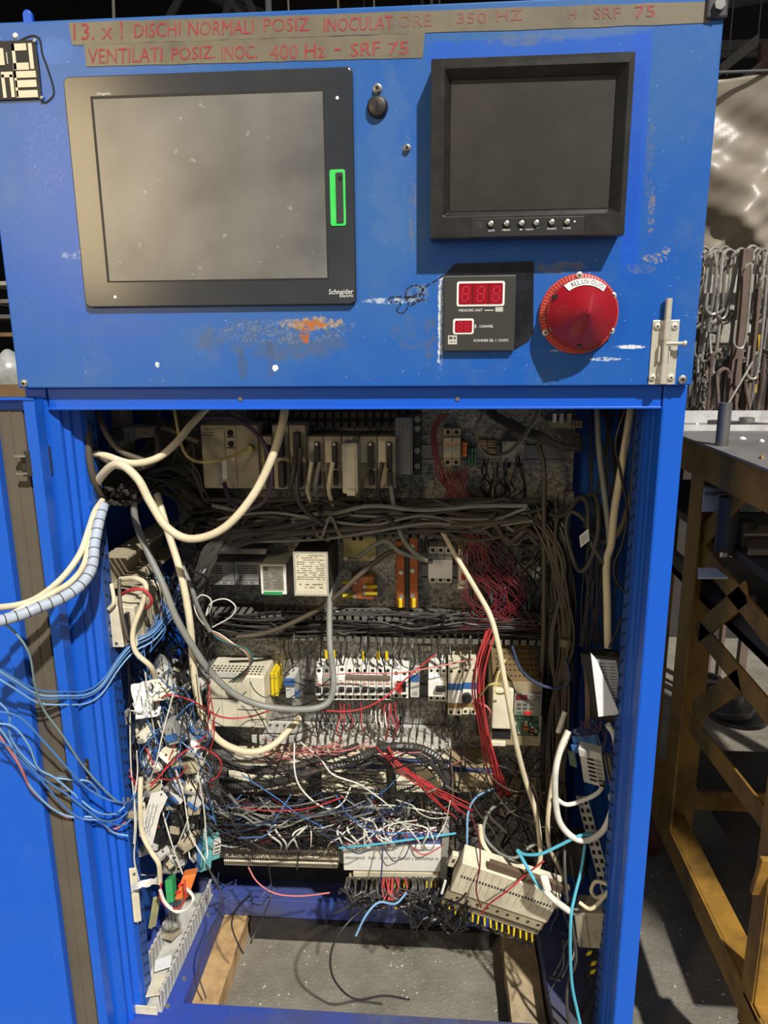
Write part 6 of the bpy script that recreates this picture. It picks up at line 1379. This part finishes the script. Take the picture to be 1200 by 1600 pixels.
cable('cable', 'bright cyan wire from the tilted carrier to the white loop', [(808, 1328, .12), (820, 1335, .11), (845, 1334, .1), (872, 1322, .1), (905, 1306, .1), (925, 1303, .11)], .0030, W_['cyan'])
cable('cable', 'bright cyan wire running down into the white sleeve', [(808, 1328, .12), (822, 1352, .1), (840, 1382, .08), (858, 1398, .07)], .0034, W_['cyan'])
cable('cable', 'long cyan wire hanging past the junction box to the base', [(914, 1320, .12), (908, 1360, .1), (898, 1400, .08), (892, 1435, .06), (891, 1490, .05), (894, 1540, .05), (902, 1580, .05), (912, 1625, .04)], .0030, W_['cyan'])
cable('cable', 'dark grey cable hanging beside the long cyan wire', [(884, 1300, .16), (882, 1345, .12), (886, 1400, .09), (895, 1450, .07), (900, 1500, .06), (888, 1535, .06), (886, 1570, .05), (892, 1620, .04)], .0030, dm)
cable('cable', 'cream cable bending over the cream wall module', [(188, 905, .10), (212, 904, .08), (228, 915, .07), (222, 945, .06), (208, 985, .05), (212, 1018, .05), (236, 1042, .06), (245, 1065, .09)], .0046, cm, n=10)
cable('cable', 'grey brown cable crossing the front of the cream wall module', [(186, 905, .09), (188, 945, .06), (196, 985, .05), (200, 1000, .05)], .0036, bm)
cable('cable', 'white flat cable end standing at the left of the cream wall module', [(174, 912, .07), (178, 940, .06), (170, 952, .06)], .0036, cm)
cable('cable', 'grey cream cable dropping past the handwritten tag to the orange plug', [(220, 1215, .03), (219, 1255, .02), (222, 1300, .02), (236, 1330, .02), (248, 1350, .02), (250, 1380, .03)], .0046, cm, n=10)
cable('cable', 'white wire loop under the orange plug', [(250, 1390, .02), (258, 1410, .02), (275, 1424, .02), (292, 1420, .02), (302, 1405, .02), (298, 1395, .03), (290, 1388, .03)], .0032, W_['white'])
cable('cable', 'red wire loop around the orange plug', [(252, 1380, .025), (250, 1400, .02), (262, 1418, .02), (280, 1418, .02), (290, 1400, .02), (288, 1375, .03)], .0018, W_['red'])
cable('cable', 'grey cable with a frayed end hanging between the ducts', [(560, 870, .32), (600, 845, .3), (625, 862, .28), (655, 872, .28), (675, 878, .27)], .005, gm, n=10)
cable('cable', 'grey cable dropping from the rack end to the three pole breaker', [(608, 738, .27), (614, 780, .28), (625, 830, .28), (642, 858, .26), (668, 876, .26)], .005, gm, n=10)
cable('cable', 'long grey brown cable crossing diagonally to the lower left duct', [(640, 852, .3), (600, 868, .29), (560, 900, .28), (525, 932, .28), (480, 962, .28), (420, 988, .28), (370, 996, .28)], .0052, bm, n=10)
cable('cable', 'upright grey cable through the right end of the second row', [(840, 690, .3), (850, 730, .28), (850, 800, .27), (850, 900, .27), (849, 1000, .27), (845, 1070, .28)], .0048, W_['brown'], n=10)
cable('cable', 'yellow cable plugged into the wide power unit', [(386, 700, .25), (365, 712, .23), (335, 720, .2), (305, 720, .2), (285, 700, .2), (272, 640, .2)], .0028, W_['yellow'])
cable('cable', 'maroon cable looping under the tall modules', [(315, 652, .26), (370, 655, .24), (410, 690, .22), (425, 740, .2), (415, 780, .2), (385, 796, .2), (362, 785, .22), (350, 755, .25)], .0042, W_['violet'])
cable('cable', 'dark grey cable plugged into the second tall module', [(464, 700, .24), (458, 740, .22), (452, 772, .24)], .005, dm, n=10)
cable('cable', 'dark grey cable sweeping from the tall module to the right', [(470, 700, .24), (464, 770, .22), (480, 800, .24), (505, 820, .25)], .0052, dm, n=10)
for i, (x, x2) in enumerate([(487, 482), (500, 494), (520, 515), (578, 568), (598, 592)]):
    cable('cable', ['pale cable from the first input module plug', 'pale cable from the lower plug of the first input module', 'pale cable from the second input module plug', 'thin brown cable right of the big cover', 'dark cable from the last input module'][i], [(x, 722 if i != 3 else 730, .255), (x2, 750, .25), (x2-1, 768, .27), (x2+6, 790, .3)], .0042 if i != 3 else .0024, W_[['cream', 'grey', 'cream', 'brown', 'dgrey'][i]])
cable('cable', 'thin red wire strung from the left module across to the tag on the plate', [(246, 1098, .08), (262, 1086, .06), (300, 1095, .07), (345, 1120, .1), (390, 1120, .13), (440, 1106, .14), (500, 1110, .15), (555, 1110, .16), (598, 1092, .2), (635, 1060, .24), (680, 1022, .3)], .0016, W_['red'])
cable('cable', 'pink wire running from the breaker tops right across the starters', [(505, 1055, .28), (560, 1052, .28), (620, 1052, .26), (680, 1042, .26), (740, 1030, .28)], .0015, W_['pink'])
cable('cable', 'pink red wire loop in the left tangle by the tag', [(235, 1230, .03), (270, 1190, .04), (300, 1168, .05), (325, 1172, .06), (345, 1190, .07), (338, 1215, .08), (300, 1225, .08), (260, 1235, .09)], .0016, W_['red'])
cable('cable', 'thin red wire sagging below the long beige strip', [(388, 1355, .2), (402, 1378, .18), (430, 1396, .17), (470, 1400, .17), (515, 1395, .2)], .0016, W_['pink'])
cable('cable', 'black wire curling over the base floor at centre', [(620, 1408, .16), (590, 1410, .14), (562, 1425, .1), (535, 1452, .07), (518, 1485, .05), (518, 1520, .04), (535, 1548, .05), (560, 1562, .05), (600, 1556, .06), (640, 1562, .07)], .0020, km)
cable('cable', 'thin black wire drooping over the left of the floor opening', [(390, 1400, .2), (370, 1420, .14), (362, 1445, .1), (372, 1475, .08), (380, 1490, .08)], .0016, km)
cable('cable', 'dark wire hanging from the beige strip to the floor opening', [(420, 1352, .2), (424, 1395, .18), (412, 1430, .14), (395, 1465, .1), (392, 1474, .1)], .0015, km)
cable('cable', 'thin dark wire draped over the left wooden beam', [(322, 1350, .1), (345, 1395, .08), (340, 1430, .08), (316, 1480, .09), (310, 1520, .08), (322, 1560, .07)], .0015, dm)
cable('cable', 'light blue wire bent over the centre floor opening', [(635, 1395, .17), (618, 1412, .14), (592, 1410, .12), (572, 1430, .1), (556, 1462, .09)], .0022, W_['lblue'])
cable('cable', 'pale violet blue wire dropping right of the fourth row', [(775, 1230, .28), (745, 1245, .24), (732, 1268, .2), (730, 1300, .18), (731, 1330, .17), (740, 1350, .16), (760, 1358, .16)], .0022, W_['lblue'])
cable('cable', 'red wire crossing the tilted carrier', [(850, 1345, .1), (820, 1368, .1), (795, 1390, .09), (765, 1412, .1), (752, 1428, .11)], .0017, W_['red'])
cable('cable', 'dark red wire hanging over the left end of the tilted carrier', [(735, 1270, .2), (748, 1310, .16), (750, 1350, .12), (744, 1390, .11), (752, 1418, .11)], .0015, W_['maroon'])
cable('cable', 'white wire arching across the bottom duct to the right', [(560, 1262, .24), (600, 1258, .22), (640, 1262, .2), (680, 1270, .2), (708, 1272, .22)], 0.0016, W_['white'])
cable('cable', 'white wire drooping across the fourth row centre', [(470, 1160, .2), (500, 1185, .17), (520, 1210, .16), (560, 1225, .16), (590, 1245, .18), (615, 1265, .2)], 0.0016, W_['white'])
cable('cable', 'white wire hanging in a deep loop left of the fourth row centre', [(460, 1160, .2), (460, 1200, .16), (468, 1228, .15), (490, 1252, .15), (515, 1264, .16), (535, 1255, .18), (548, 1230, .2)], 0.0016, W_['white'])
cable('cable', 'teal wire lying across the blue top of the white carrier', [(530, 1325, .17), (580, 1320, .16), (640, 1312, .16), (690, 1305, .17), (712, 1302, .18)], .0022, W_['cyan'])
cable('cable', 'blue wire hanging straight over the white carrier', [(596, 1230, .2), (598, 1290, .17), (597, 1350, .15), (594, 1380, .16)], .0014, W_['dblue'])
cable('cable', 'orange red cable loop over the cream wall module', [(188, 930, .08), (205, 922, .06), (225, 922, .06), (237, 938, .06), (230, 950, .07), (222, 946, .08)], .003, W_['red'])
cable('cable', 'teal grey wire dropping long across the open door strips', [(-20, 955, -.15), (20, 985, -.13), (45, 1020, -.12), (55, 1070, -.1), (68, 1108, -.08), (95, 1145, -.06), (125, 1190, -.03), (150, 1220, -.01), (178, 1248, .02), (196, 1256, .04)], .0017, W_['teal'])
# blue wires hanging out to the left, upper and lower swag
up = [(1040, 1078, 1083, 1000, 'top'), (1043, 1085, 1089, 1004, 'second'), (1047, 1090, 1093, 1010, 'third'), (1056, 1098, 1103, 1018, 'fourth')]
for i, (y0, y1, y2, y3, w_) in enumerate(up):
    cable('cable', ['uppermost blue wire of the swag crossing the door edge', 'second blue wire from the top of the swag', 'third blue wire of the swag crossing the door edge', 'lowest blue wire of the upper swag, hanging deepest'][i],
          [(-25, y0-10, -.12), (20, y0+18, -.1), (60, y1, -.07), (100, y2-2, -.04), (135, y2-4, 0), (160, y2-20, .03), (185, y3+28, .05), (210, y3, .07), (245, y3-22, .1), (285, 905+12*i, .2)], .0016, W_['lblue' if i % 2 else 'blue'])
lwr = [((-15, 1085), (14, 1115), (16, 1150), (40, 1185), (75, 1212), (110, 1218), (140, 1222), (155, 1245), (160, 1290), 'lblue'),
       ((-15, 1110), (30, 1120), (70, 1160), (110, 1205), (135, 1230), (165, 1248), (192, 1254), (205, 1250), (212, 1240), 'blue'),
       ((-15, 1130), (20, 1135), (45, 1165), (60, 1200), (85, 1215), (115, 1240), (150, 1268), (178, 1272), (195, 1260), 'lblue'),
       ((-15, 1100), (5, 1140), (30, 1185), (65, 1215), (100, 1238), (135, 1265), (160, 1282), (185, 1280), (200, 1268), 'blue'),
       ((-15, 1150), (20, 1170), (40, 1190), (70, 1225), (95, 1255), (125, 1278), (160, 1282), (190, 1290), (205, 1280), 'blue'),
       ((-15, 1120), (15, 1160), (32, 1200), (50, 1232), (80, 1262), (110, 1276), (150, 1278), (176, 1300), (200, 1306), 'lblue')]
for i, l_ in enumerate(lwr):
    cable('cable', ['blue wire of the lower swag that turns straight down at the post', 'uppermost straight blue wire of the lower swag', 'blue wire of the lower swag with a kink over the gasket', 'blue wire sagging in the middle of the lower swag',
        'blue wire of the lower swag crossing beneath the second hinge', 'blue wire ending lowest at the left post'][i], [(x, y, -.1+.013*k+(.02 if k > 6 else 0)) for k, (x, y) in enumerate(l_[:9])], .0017, W_[l_[9]])
cable('cable', 'red wire hanging lowest of the lower swag on the left', [(-15, 1130, -.1), (10, 1165, -.09), (32, 1198, -.08), (48, 1232, -.06), (75, 1258, -.04), (105, 1278, -.02), (130, 1294, 0), (165, 1298, .02), (190, 1290, .04), (200, 1272, .06)], .0018, W_['pink'])
# red bundle down the right of the plate
rr = random.Random(11)
base_ = [(768, 985, .24), (752, 1035, .22), (747, 1080, .21), (754, 1130, .21), (766, 1180, .22), (778, 1215, .25), (790, 1245, .3)]
for i in range(7):
    o_ = (i-3)*2.6
    cable('cable', ['leftmost', 'second', 'third', 'middle', 'fifth', 'sixth', 'rightmost'][i]+' red wire of the bundle passing left of the drive', [(x+o_+rr.uniform(-2, 2), y+rr.uniform(-4, 4), Y+rr.uniform(-.01, .01)) for x, y, Y in base_], .0017, W_['red'])
cable('cable', 'red wire curling against the drive side', [(745, 1098, .22), (758, 1102, .21), (766, 1112, .21), (764, 1122, .23)], .0018, W_['pink'])
cable('cable', 'yellow green wire arching onto the drive cover', [(738, 1100, .25), (752, 1085, .2), (765, 1070, .18), (782, 1070, .19), (790, 1082, .21), (775, 1082, .22), (778, 1055, .24), (790, 1030, .26)], .0018, W_['yellow'])
cable('cable', 'black wires swag to the right of the drive', [(800, 1010, .26), (815, 1048, .22), (845, 1070, .2), (875, 1075, .2), (890, 1060, .2), (884, 1030, .2)], .003, W_['dblue'])
# ---- masses of wire nobody could count
def tangle(name, label, n, f, r, m, seed, seg=5, sides=4, cat='wire tangle'):
    rr = random.Random(seed); mb = MB()
    for i in range(n):
        pts = f(rr, i)
        mb.tube(spline([P(*p) for p in pts], seg), rr.choice(r) if isinstance(r, (tuple, list)) else r, sides)
    return solo(name, label, cat, mb, m, None, 'stuff', smooth=True)
U = lambda rr, a, b: rr.uniform(a, b)
def horiz(x0, x1, ya, yb, Ya, Yb, wob_=8, k=7, full=.5):
    def f(rr, i):
        if rr.random() < full: a, b = x0+U(rr, -5, 20), x1+U(rr, -20, 5)
        else: a = U(rr, x0, x1-60); b = min(x1, a+U(rr, 80, 350))
        y = U(rr, ya, yb); Y = U(rr, Ya, Yb); out = []
        for j in range(k): t = j/(k-1); out.append((a+(b-a)*t, min(max(y+U(rr, -wob_, wob_), ya-6), yb+6), Y+U(rr, -.01, .01)))
        if rr.random() < .5: out.insert(0, (out[0][0]+U(rr, -20, 0), out[0][1]+U(rr, -30, 40), PY-.02))
        return out
    return f
tangle('cable_mass', 'mass of dark grey cables bulging from the duct under the beige rack', 34, horiz(310, 850, 786, 832, .27, .35, 12), (.0035, .0045, .0052), dm, 1, 6, 6)
tangle('cable_mass', 'brown grey cables mixed into the duct under the beige rack', 14, horiz(320, 840, 790, 845, .26, .32, 16), (.003, .004, .005), bm, 2, 6, 6)
tangle('cable_mass', 'paler grey cables on top of the duct under the beige rack', 7, horiz(330, 830, 790, 840, .25, .29, 18), (.003, .0042), gm, 30, 6, 6)
tangle('cable_mass', 'black wires filling the duct below the copper bars', 46, horiz(325, 850, 960, 992, .31, .37, 7), (.0018, .0026), km, 3, 5, 5)
tangle('cable_mass', 'dark grey wires over the duct below the copper bars', 12, horiz(325, 850, 960, 990, .30, .34, 8), (.0014, .0022), dm, 4, 5, 5)
def drop(x0, x1, ya, yb, Ya, Yb, sway=12, ln=(40, 80)):
    def f(rr, i):
        x = U(rr, x0, x1); y = U(rr, ya, yb); L = U(rr, *ln); Y = U(rr, Ya, Yb)
        return [(x, y, Y), (x+U(rr, -sway, sway)*.4, y+L*.35, Y+U(rr, -.02, .01)), (x+U(rr, -sway, sway), y+L*.7, Y+U(rr, -.02, .01)), (x+U(rr, -sway, sway), y+L, Y+.01)]
    return f
tangle('cable_mass', 'left hand fan of dark cables curving down beside the second row', 16, lambda rr, i: [(420+U(rr, -60, 160), 815+U(rr, -15, 25), .27), (360, 838+U(rr, -12, 20), .24), (325+U(rr, -10, 10), 868+U(rr, -8, 16), .22), (308+U(rr, -8, 8), 930, .22), (310+U(rr, -8, 8), 985+U(rr, 0, 60), .24)], (.004, .005), dm, 5, 6, 6)
tangle('cable_mass', 'dark cables falling down the right hand upright duct', 26, lambda rr, i: [(840+U(rr, -40, 30), 800+U(rr, -20, 20), .3), (868+U(rr, -10, 25), 850, .27), (875+U(rr, -15, 25), 930, .27), (872+U(rr, -15, 25), 1020, .28), (870+U(rr, -15, 20), 1120, .29), (862+U(rr, -15, 20), 1220, .3), (858+U(rr, -20, 20), 1330, .3)], (.0022, .0032, .0042), km, 6, 6, 6)
tangle('cable_mass', 'brown and grey cables among the dark ones at the right duct', 12, lambda rr, i: [(850+U(rr, -30, 30), 810+U(rr, -20, 20), .28), (880+U(rr, -20, 15), 880, .25), (878+U(rr, -20, 20), 1000, .26), (870+U(rr, -15, 20), 1120, .28), (866+U(rr, -15, 20), 1300, .29)], (.002, .003), bm, 7, 6, 6)
tangle('cable_mass', 'maroon wires pouring from the top breaker into the duct', 34, lambda rr, i: [(688+U(rr, 0, 46), 728+U(rr, 0, 20), .31), (690+U(rr, 0, 40), 755, .30), (688+U(rr, 0, 50), 785, .30), (700+U(rr, -20, 60), 815, .31)], .0011, W_['maroon'], 8)
tangle('cable_mass', 'maroon bundle rising left of the top breaker', 16, lambda rr, i: [(690+U(rr, -4, 18), 646, .33), (680+U(rr, -5, 6), 668, .33), (680+U(rr, -6, 6), 700, .32), (686+U(rr, -6, 8), 740, .31), (700, 765, .31)], .0012, W_['maroon'], 9)
tangle('cable_mass', 'maroon wires fanning diagonally over the right of the second row', 30, lambda rr, i: [(715+U(rr, -20, 20), 800, .3), (735+U(rr, -15, 25), 835, .29), (752+U(rr, -40, 50), 880, .29), (775+U(rr, -55, 50), 930, .3), (785+U(rr, -70, 60), 985, .31)], .0010, W_['maroon'], 10)
tangle('cable_mass', 'black wires over the right of the second row', 30, lambda rr, i: [(720+U(rr, 0, 120), 838+U(rr, -8, 8), .32), (720+U(rr, 0, 130), 862, .3), (730+U(rr, 0, 120), 905+U(rr, -10, 20), .31), (730+U(rr, 0, 120), 955, .34)], (.0014, .002), km, 12)
tangle('cable_mass', 'green and blue wires falling from the second row terminals', 10, drop(755, 840, 895, 905, .31, .34, 6), .0014, W_['green'], 13)
tangle('cable_mass', 'dark blue wires falling from the second row terminals', 12, drop(770, 845, 895, 905, .31, .34, 6), .0014, W_['dblue'], 14)
tangle('cable_mass', 'black wires dropping from the dial relay into the duct', 12, drop(748, 812, 712, 724, .31, .34, 14, (50, 75)), (.0016, .0022), km, 15)
tangle('cable_mass', 'black wires dropping to the breaker tops from the duct above', 30, drop(428, 745, 985, 1000, .30, .35, 7, (42, 60)), (.0014, .0018), km, 16)
tangle('cable_mass', 'black wires below the breaker row entering the duct', 44, drop(492, 745, 1094, 1104, .29, .34, 6, (34, 56)), (.0013, .0017), km, 17)
tangle('cable_mass', 'coloured wires below the breaker row, red ones', 9, drop(520, 620, 1096, 1102, .28, .32, 8, (34, 60)), .0016, W_['red'], 18)
tangle('cable_mass', 'white wires looping below the breaker row', 8, drop(580, 610, 1108, 1114, .27, .30, 5, (28, 44)), .0015, W_['white'], 19)
for i in range(7):
    x = [509.5, 521.5, 568, 591, 604, 572, 480][i]
    if i < 5:
        c = P(x, 1022 if i < 2 else 1024, .31); solo('top_ferrule', ['yellow ferrule above the left end of the breaker row', 'second yellow ferrule above the breaker row', 'third yellow ferrule above the middle breakers', 'fourth yellow ferrule above the breakers', 'yellow ferrule above the right hand breakers'][i], 'ferrule', MB().cyl(c+Vector((0, 0, .008)), c-Vector((0, 0, .010)), .0034, 10), yellow, smooth=True)
# lower tangles
def mess(x0, x1, ya, yb, Ya, Yb, dx=(60, 260), dy=50, k=5):
    def f(rr, i):
        a = U(rr, x0, x1); L = U(rr, *dx)*(1 if rr.random() < .5 else -1); y = U(rr, ya, yb); b = min(max(a+L, x0), x1); e = U(rr, ya, yb); Y = U(rr, Ya, Yb); out = []; sag = U(rr, 0, dy)
        for j in range(k):
            t = j/(k-1); out.append((a+(b-a)*t+U(rr, -6, 6), y+(e-y)*t+sag*math.sin(math.pi*t)*.7+U(rr, -5, 5), Y+U(rr, -.015, .015)))
        return out
    return f
tangle('wire_tangle', 'dense tangle of black wires at the left of the lower duct and strip', 150, mess(300, 560, 1248, 1316, .17, .30), (.0010, .0013, .0018), km, 41)
tangle('wire_tangle', 'dark grey wires tangled at the left of the lower duct', 70, mess(310, 570, 1245, 1312, .15, .27), (.0009, .0013, .0017), dm, 42)
tangle('wire_tangle', 'black wires crossing the right half of the lower duct', 44, mess(540, 705, 1250, 1312, .2, .30, (40, 140), 26), (.0009, .0013), km, 77)
tangle('wire_tangle', 'grey wires lying over the lower rows', 26, mess(330, 640, 1240, 1310, .14, .22), (.0013, .002), gm, 43)
tangle('wire_tangle', 'dark blue wires in the lower tangle', 28, mess(280, 640, 1235, 1325, .13, .24), .0011, W_['dblue'], 44)
tangle('wire_tangle', 'red wires woven through the lower tangle', 8, mess(260, 700, 1238, 1312, .13, .24), .0011, W_['red'], 45)
tangle('wire_tangle', 'maroon wires woven through the lower tangle', 12, mess(330, 700, 1238, 1312, .16, .26), .0011, W_['maroon'], 46)
tangle('wire_tangle', 'white wires woven through the lower tangle', 8, mess(300, 700, 1240, 1318, .14, .24), .0010, W_['white'], 47)
tangle('wire_tangle', 'blue wires woven through the lower tangle', 8, mess(240, 640, 1200, 1320, .12, .22), .0012, W_['blue'], 48)
tangle('wire_tangle', 'black wires crossing in front of the power supply and its duct', 20, mess(310, 520, 1060, 1180, .14, .22, (40, 160)), .001, km, 49)
tangle('wire_tangle', 'red and pink wires below the breaker duct', 12, mess(400, 720, 1150, 1200, .2, .28, (80, 260), 20), .0011, W_['pink'], 50)
tangle('wire_tangle', 'thin black wires strung over the fourth row terminal units', 40, mess(325, 700, 1160, 1245, .17, .26), (.0009, .0013), km, 74)
tangle('wire_tangle', 'black wires hanging down between the fourth row and the duct under it', 60, drop(345, 700, 1232, 1245, .22, .28, 16, (20, 55)), (.0009, .0013), km, 75)
tangle('wire_tangle', 'brown red curls hanging over the right end of the lower duct', 26, drop(625, 690, 1240, 1262, .2, .26, 22, (20, 60)), .0011, bm, 76)
tangle('wire_tangle', 'red wire sheaf slanting from the duct to the lower right', 9, lambda rr, i: [(598+U(rr, -18, 10), 1170+U(rr, -16, 8), .2), (635+U(rr, -12, 10), 1200+U(rr, -12, 12), .18), (675+U(rr, -14, 10), 1235+U(rr, -14, 10), .18), (715+U(rr, -20, 24), 1272+U(rr, -18, 12), .2)], .0012, W_['red'], 51)
tangle('wire_tangle', 'black wires tangled over the left side wall terminals', 84, mess(200, 325, 1020, 1345, .04, .16, (30, 110), 60), (.0008, .0012), km, 52)
tangle('wire_tangle', 'dark grey wires hanging over the left side wall', 50, lambda rr, i: [(270+U(rr, -60, 50), 1060+U(rr, -40, 60), U(rr, .06, .2)), (275+U(rr, -60, 50), 1140+U(rr, -30, 30), U(rr, .05, .18)), (285+U(rr, -60, 60), 1210+U(rr, -30, 30), U(rr, .05, .16)), (310+U(rr, -60, 60), 1290+U(rr, -30, 30), U(rr, .08, .2)), (350+U(rr, -60, 60), 1300+U(rr, -20, 30), .2)], (.0009, .0013), dm, 53)
tangle('wire_tangle', 'blue wires hanging in bunches on the left side', 26, lambda rr, i: [(262+U(rr, -46, 46), 1062+U(rr, -40, 50), U(rr, .05, .2)), (265+U(rr, -50, 50), 1118+U(rr, -40, 40), U(rr, .05, .16)), (272+U(rr, -60, 60), 1190+U(rr, -40, 40), U(rr, .04, .14)), (280+U(rr, -60, 60), 1270+U(rr, -30, 40), U(rr, .05, .14))], (.0010, .0013), W_['blue'], 54)
tangle('wire_tangle', 'red wires twisted through the left side tangle', 12, mess(205, 330, 1060, 1290, .04, .16, (20, 100), 60), .0012, W_['red'], 55)
tangle('wire_tangle', 'white wires twisted through the left side tangle', 16, mess(205, 320, 1040, 1400, .04, .16, (20, 100), 60), (.0010, .0014), W_['white'], 56)
tangle('wire_tangle', 'small blue wires from the cream wall module', 8, lambda rr, i: [(275+U(rr, -30, 20), 905+U(rr, -20, 30), .2), (258+U(rr, -20, 20), 955+U(rr, -10, 20), .14), (240+U(rr, -20, 20), 985+U(rr, -10, 15), .1), (215+U(rr, -10, 20), 1010+U(rr, -10, 20), .08)], .0010, W_['blue'], 57)
tangle('wire_tangle', 'black wires tangled in the shadow behind the left side', 70, mess(230, 330, 860, 1060, .16, .34, (20, 120), 50), (.0014, .0024), km, 58)
tangle('wire_tangle', 'dark wires crossing behind the lower right', 50, mess(690, 880, 1150, 1420, .2, .34, (40, 160), 50), (.0014, .0026), km, 59)
tangle('wire_tangle', 'brown wires in the shade at the lower right', 26, mess(700, 880, 1170, 1400, .18, .3, (40, 160), 50), (.0014, .0022), bm, 60)
tangle('wire_tangle', 'grey tails hanging below the white marked carrier', 40, lambda rr, i: (lambda x: [(x, 1370, .2), (x+U(rr, -5, 5), 1388, .19), (x+U(rr, -12, 12), 1402+U(rr, -6, 8), .17), (x+U(rr, -22, 22), 1392+U(rr, -6, 10), .18)])(U(rr, 540, 692)), (.0014, .0018), dm, 61)
tangle('wire_tangle', 'black tails hanging below the white marked carrier', 40, lambda rr, i: (lambda x: [(x, 1372, .21), (x+U(rr, -5, 5), 1392, .2), (x+U(rr, -14, 14), 1412+U(rr, -6, 8), .18), (x+U(rr, -30, 30), 1420+U(rr, -14, 16), .17)])(U(rr, 540, 700)), (.0014, .002), km, 62)
tangle('wire_tangle', 'red tails fanned below the white marked carrier', 14, lambda rr, i: (lambda x: [(x, 1372, .19), (x+U(rr, -3, 3), 1390, .18), (608+U(rr, -8, 8), 1406, .17)])(U(rr, 596, 634)), .0014, W_['red'], 63)
tangle('wire_tangle', 'black wires and lugs dangling under the left of the tilted carrier', 40, mess(640, 730, 1395, 1450, .1, .2, (15, 60), 40), (.0016, .0024), km, 64)
tangle('wire_tangle', 'blue wires curled on the base rail below the beige strip', 8, mess(330, 420, 1360, 1400, .14, .22, (20, 70), 40), .0013, W_['dblue'], 65)
tangle('wire_tangle', 'wires plugged in the long beige strip', 60, lambda rr, i: (lambda x: [(x, 1334+U(rr, -6, 6), .21), (x+U(rr, -6, 6), 1322, .17), (x+U(rr, -25, 25), 1300+U(rr, -10, 8), .17), (x+U(rr, -50, 50), 1275+U(rr, -20, 10), .2)])(U(rr, 340, 530)), (.0009, .0012), km, 66)
tangle('wire_tangle', 'white wires plugged in the strips at the bottom', 24, lambda rr, i: (lambda x: [(x, 1330, .2), (x+U(rr, -6, 6), 1318, .16), (x+U(rr, -25, 25), 1300+U(rr, -10, 8), .16), (x+U(rr, -50, 50), 1280+U(rr, -10, 10), .2)])(U(rr, 430, 680)), (.0014, .0018), W_['white'], 67)
tangle('wire_tangle', 'grey tails and loose ends at the right beside the junction box', 14, mess(860, 950, 1340, 1560, .06, .16, (20, 60), 40), (.0012, .002), dm, 68)
tangle('wire_tangle', 'violet and red wires dropping from the black box to the blue socket', 14, drop(905, 955, 1125, 1135, .1, .14, 14, (20, 60)), .0014, W_['violet'], 69)
tangle('wire_tangle', 'dark wires and cables across the upper left side duct', 24, lambda rr, i: [(170+U(rr, -10, 30), 785+U(rr, -25, 5), .08), (205+U(rr, -10, 20), 765+U(rr, -20, 20), .14), (245+U(rr, -10, 30), 750+U(rr, -25, 25), .24), (320+U(rr, -20, 40), 790+U(rr, -60, 40), .33)], (.0022, .004), dm, 70, 6, 5)
tangle('wire_tangle', 'dark cables behind the beige rack left end', 16, lambda rr, i: [(240+U(rr, -40, 60), 640, .3), (262+U(rr, -40, 50), 690, .28), (285+U(rr, -30, 30), 740, .28), (310+U(rr, -20, 40), 800, .3)], (.0025, .004), bm, 71, 6, 5)
tangle('wire_tangle', 'black cables hanging from the top behind the dial relay', 14, lambda rr, i: [(755+U(rr, -10, 20), 640, .32), (790+U(rr, -10, 20), 662, .3), (830+U(rr, -10, 20), 680, .28), (880+U(rr, -10, 20), 700, .28), (905, 690+U(rr, -10, 10), .29), (870, 672, .3)], (.003, .004), dm, 72, 6, 6)
tangle('wire_tangle', 'dark wires hanging down the shaded right side wall', 16, lambda rr, i: [(925+U(rr, -10, 60), 640, .3), (925+U(rr, -10, 50), 760, .26), (920+U(rr, -10, 50), 880, .24), (915+U(rr, -10, 40), 1010, .22)], (.0016, .0026), km, 73, 6, 5)

for i, (mm, o_) in enumerate([('pink', 0), ('yellow', 2), ('lblue', 5), ('white', -2), ('violet', 4), ('green', 7)]):
    cable('wire', ['pink', 'yellow', 'light blue', 'white', 'violet', 'green'][i]+' wire of the split cable arching over the power supply', [(326+o_*.3, 984, .16), (342, 992+o_, .14), (362+o_*.5, 1004+o_*.5, .13), (384+o_*.7, 1018-o_*.3, .14), (391+o_*.5, 1034, .16), (384-o_, 1052, .2), (372-o_*2, 1066, .25)], .0013, W_[mm])
cable('wire', 'white wire loop twisted above the split cable', [(326, 984, .15), (310, 965, .13), (304, 945, .13), (314, 930, .13), (328, 935, .13), (330, 948, .13), (322, 962, .14), (330, 942, .15), (352, 936, .15), (368, 948, .15), (360, 964, .15), (332, 980, .15)], .0012, W_['white'])
cable('wire', 'grey cable ending in the split coloured wires', [(285, 885, .14), (298, 915, .13), (308, 945, .13), (318, 968, .14), (328, 986, .15)], .0042, gm)
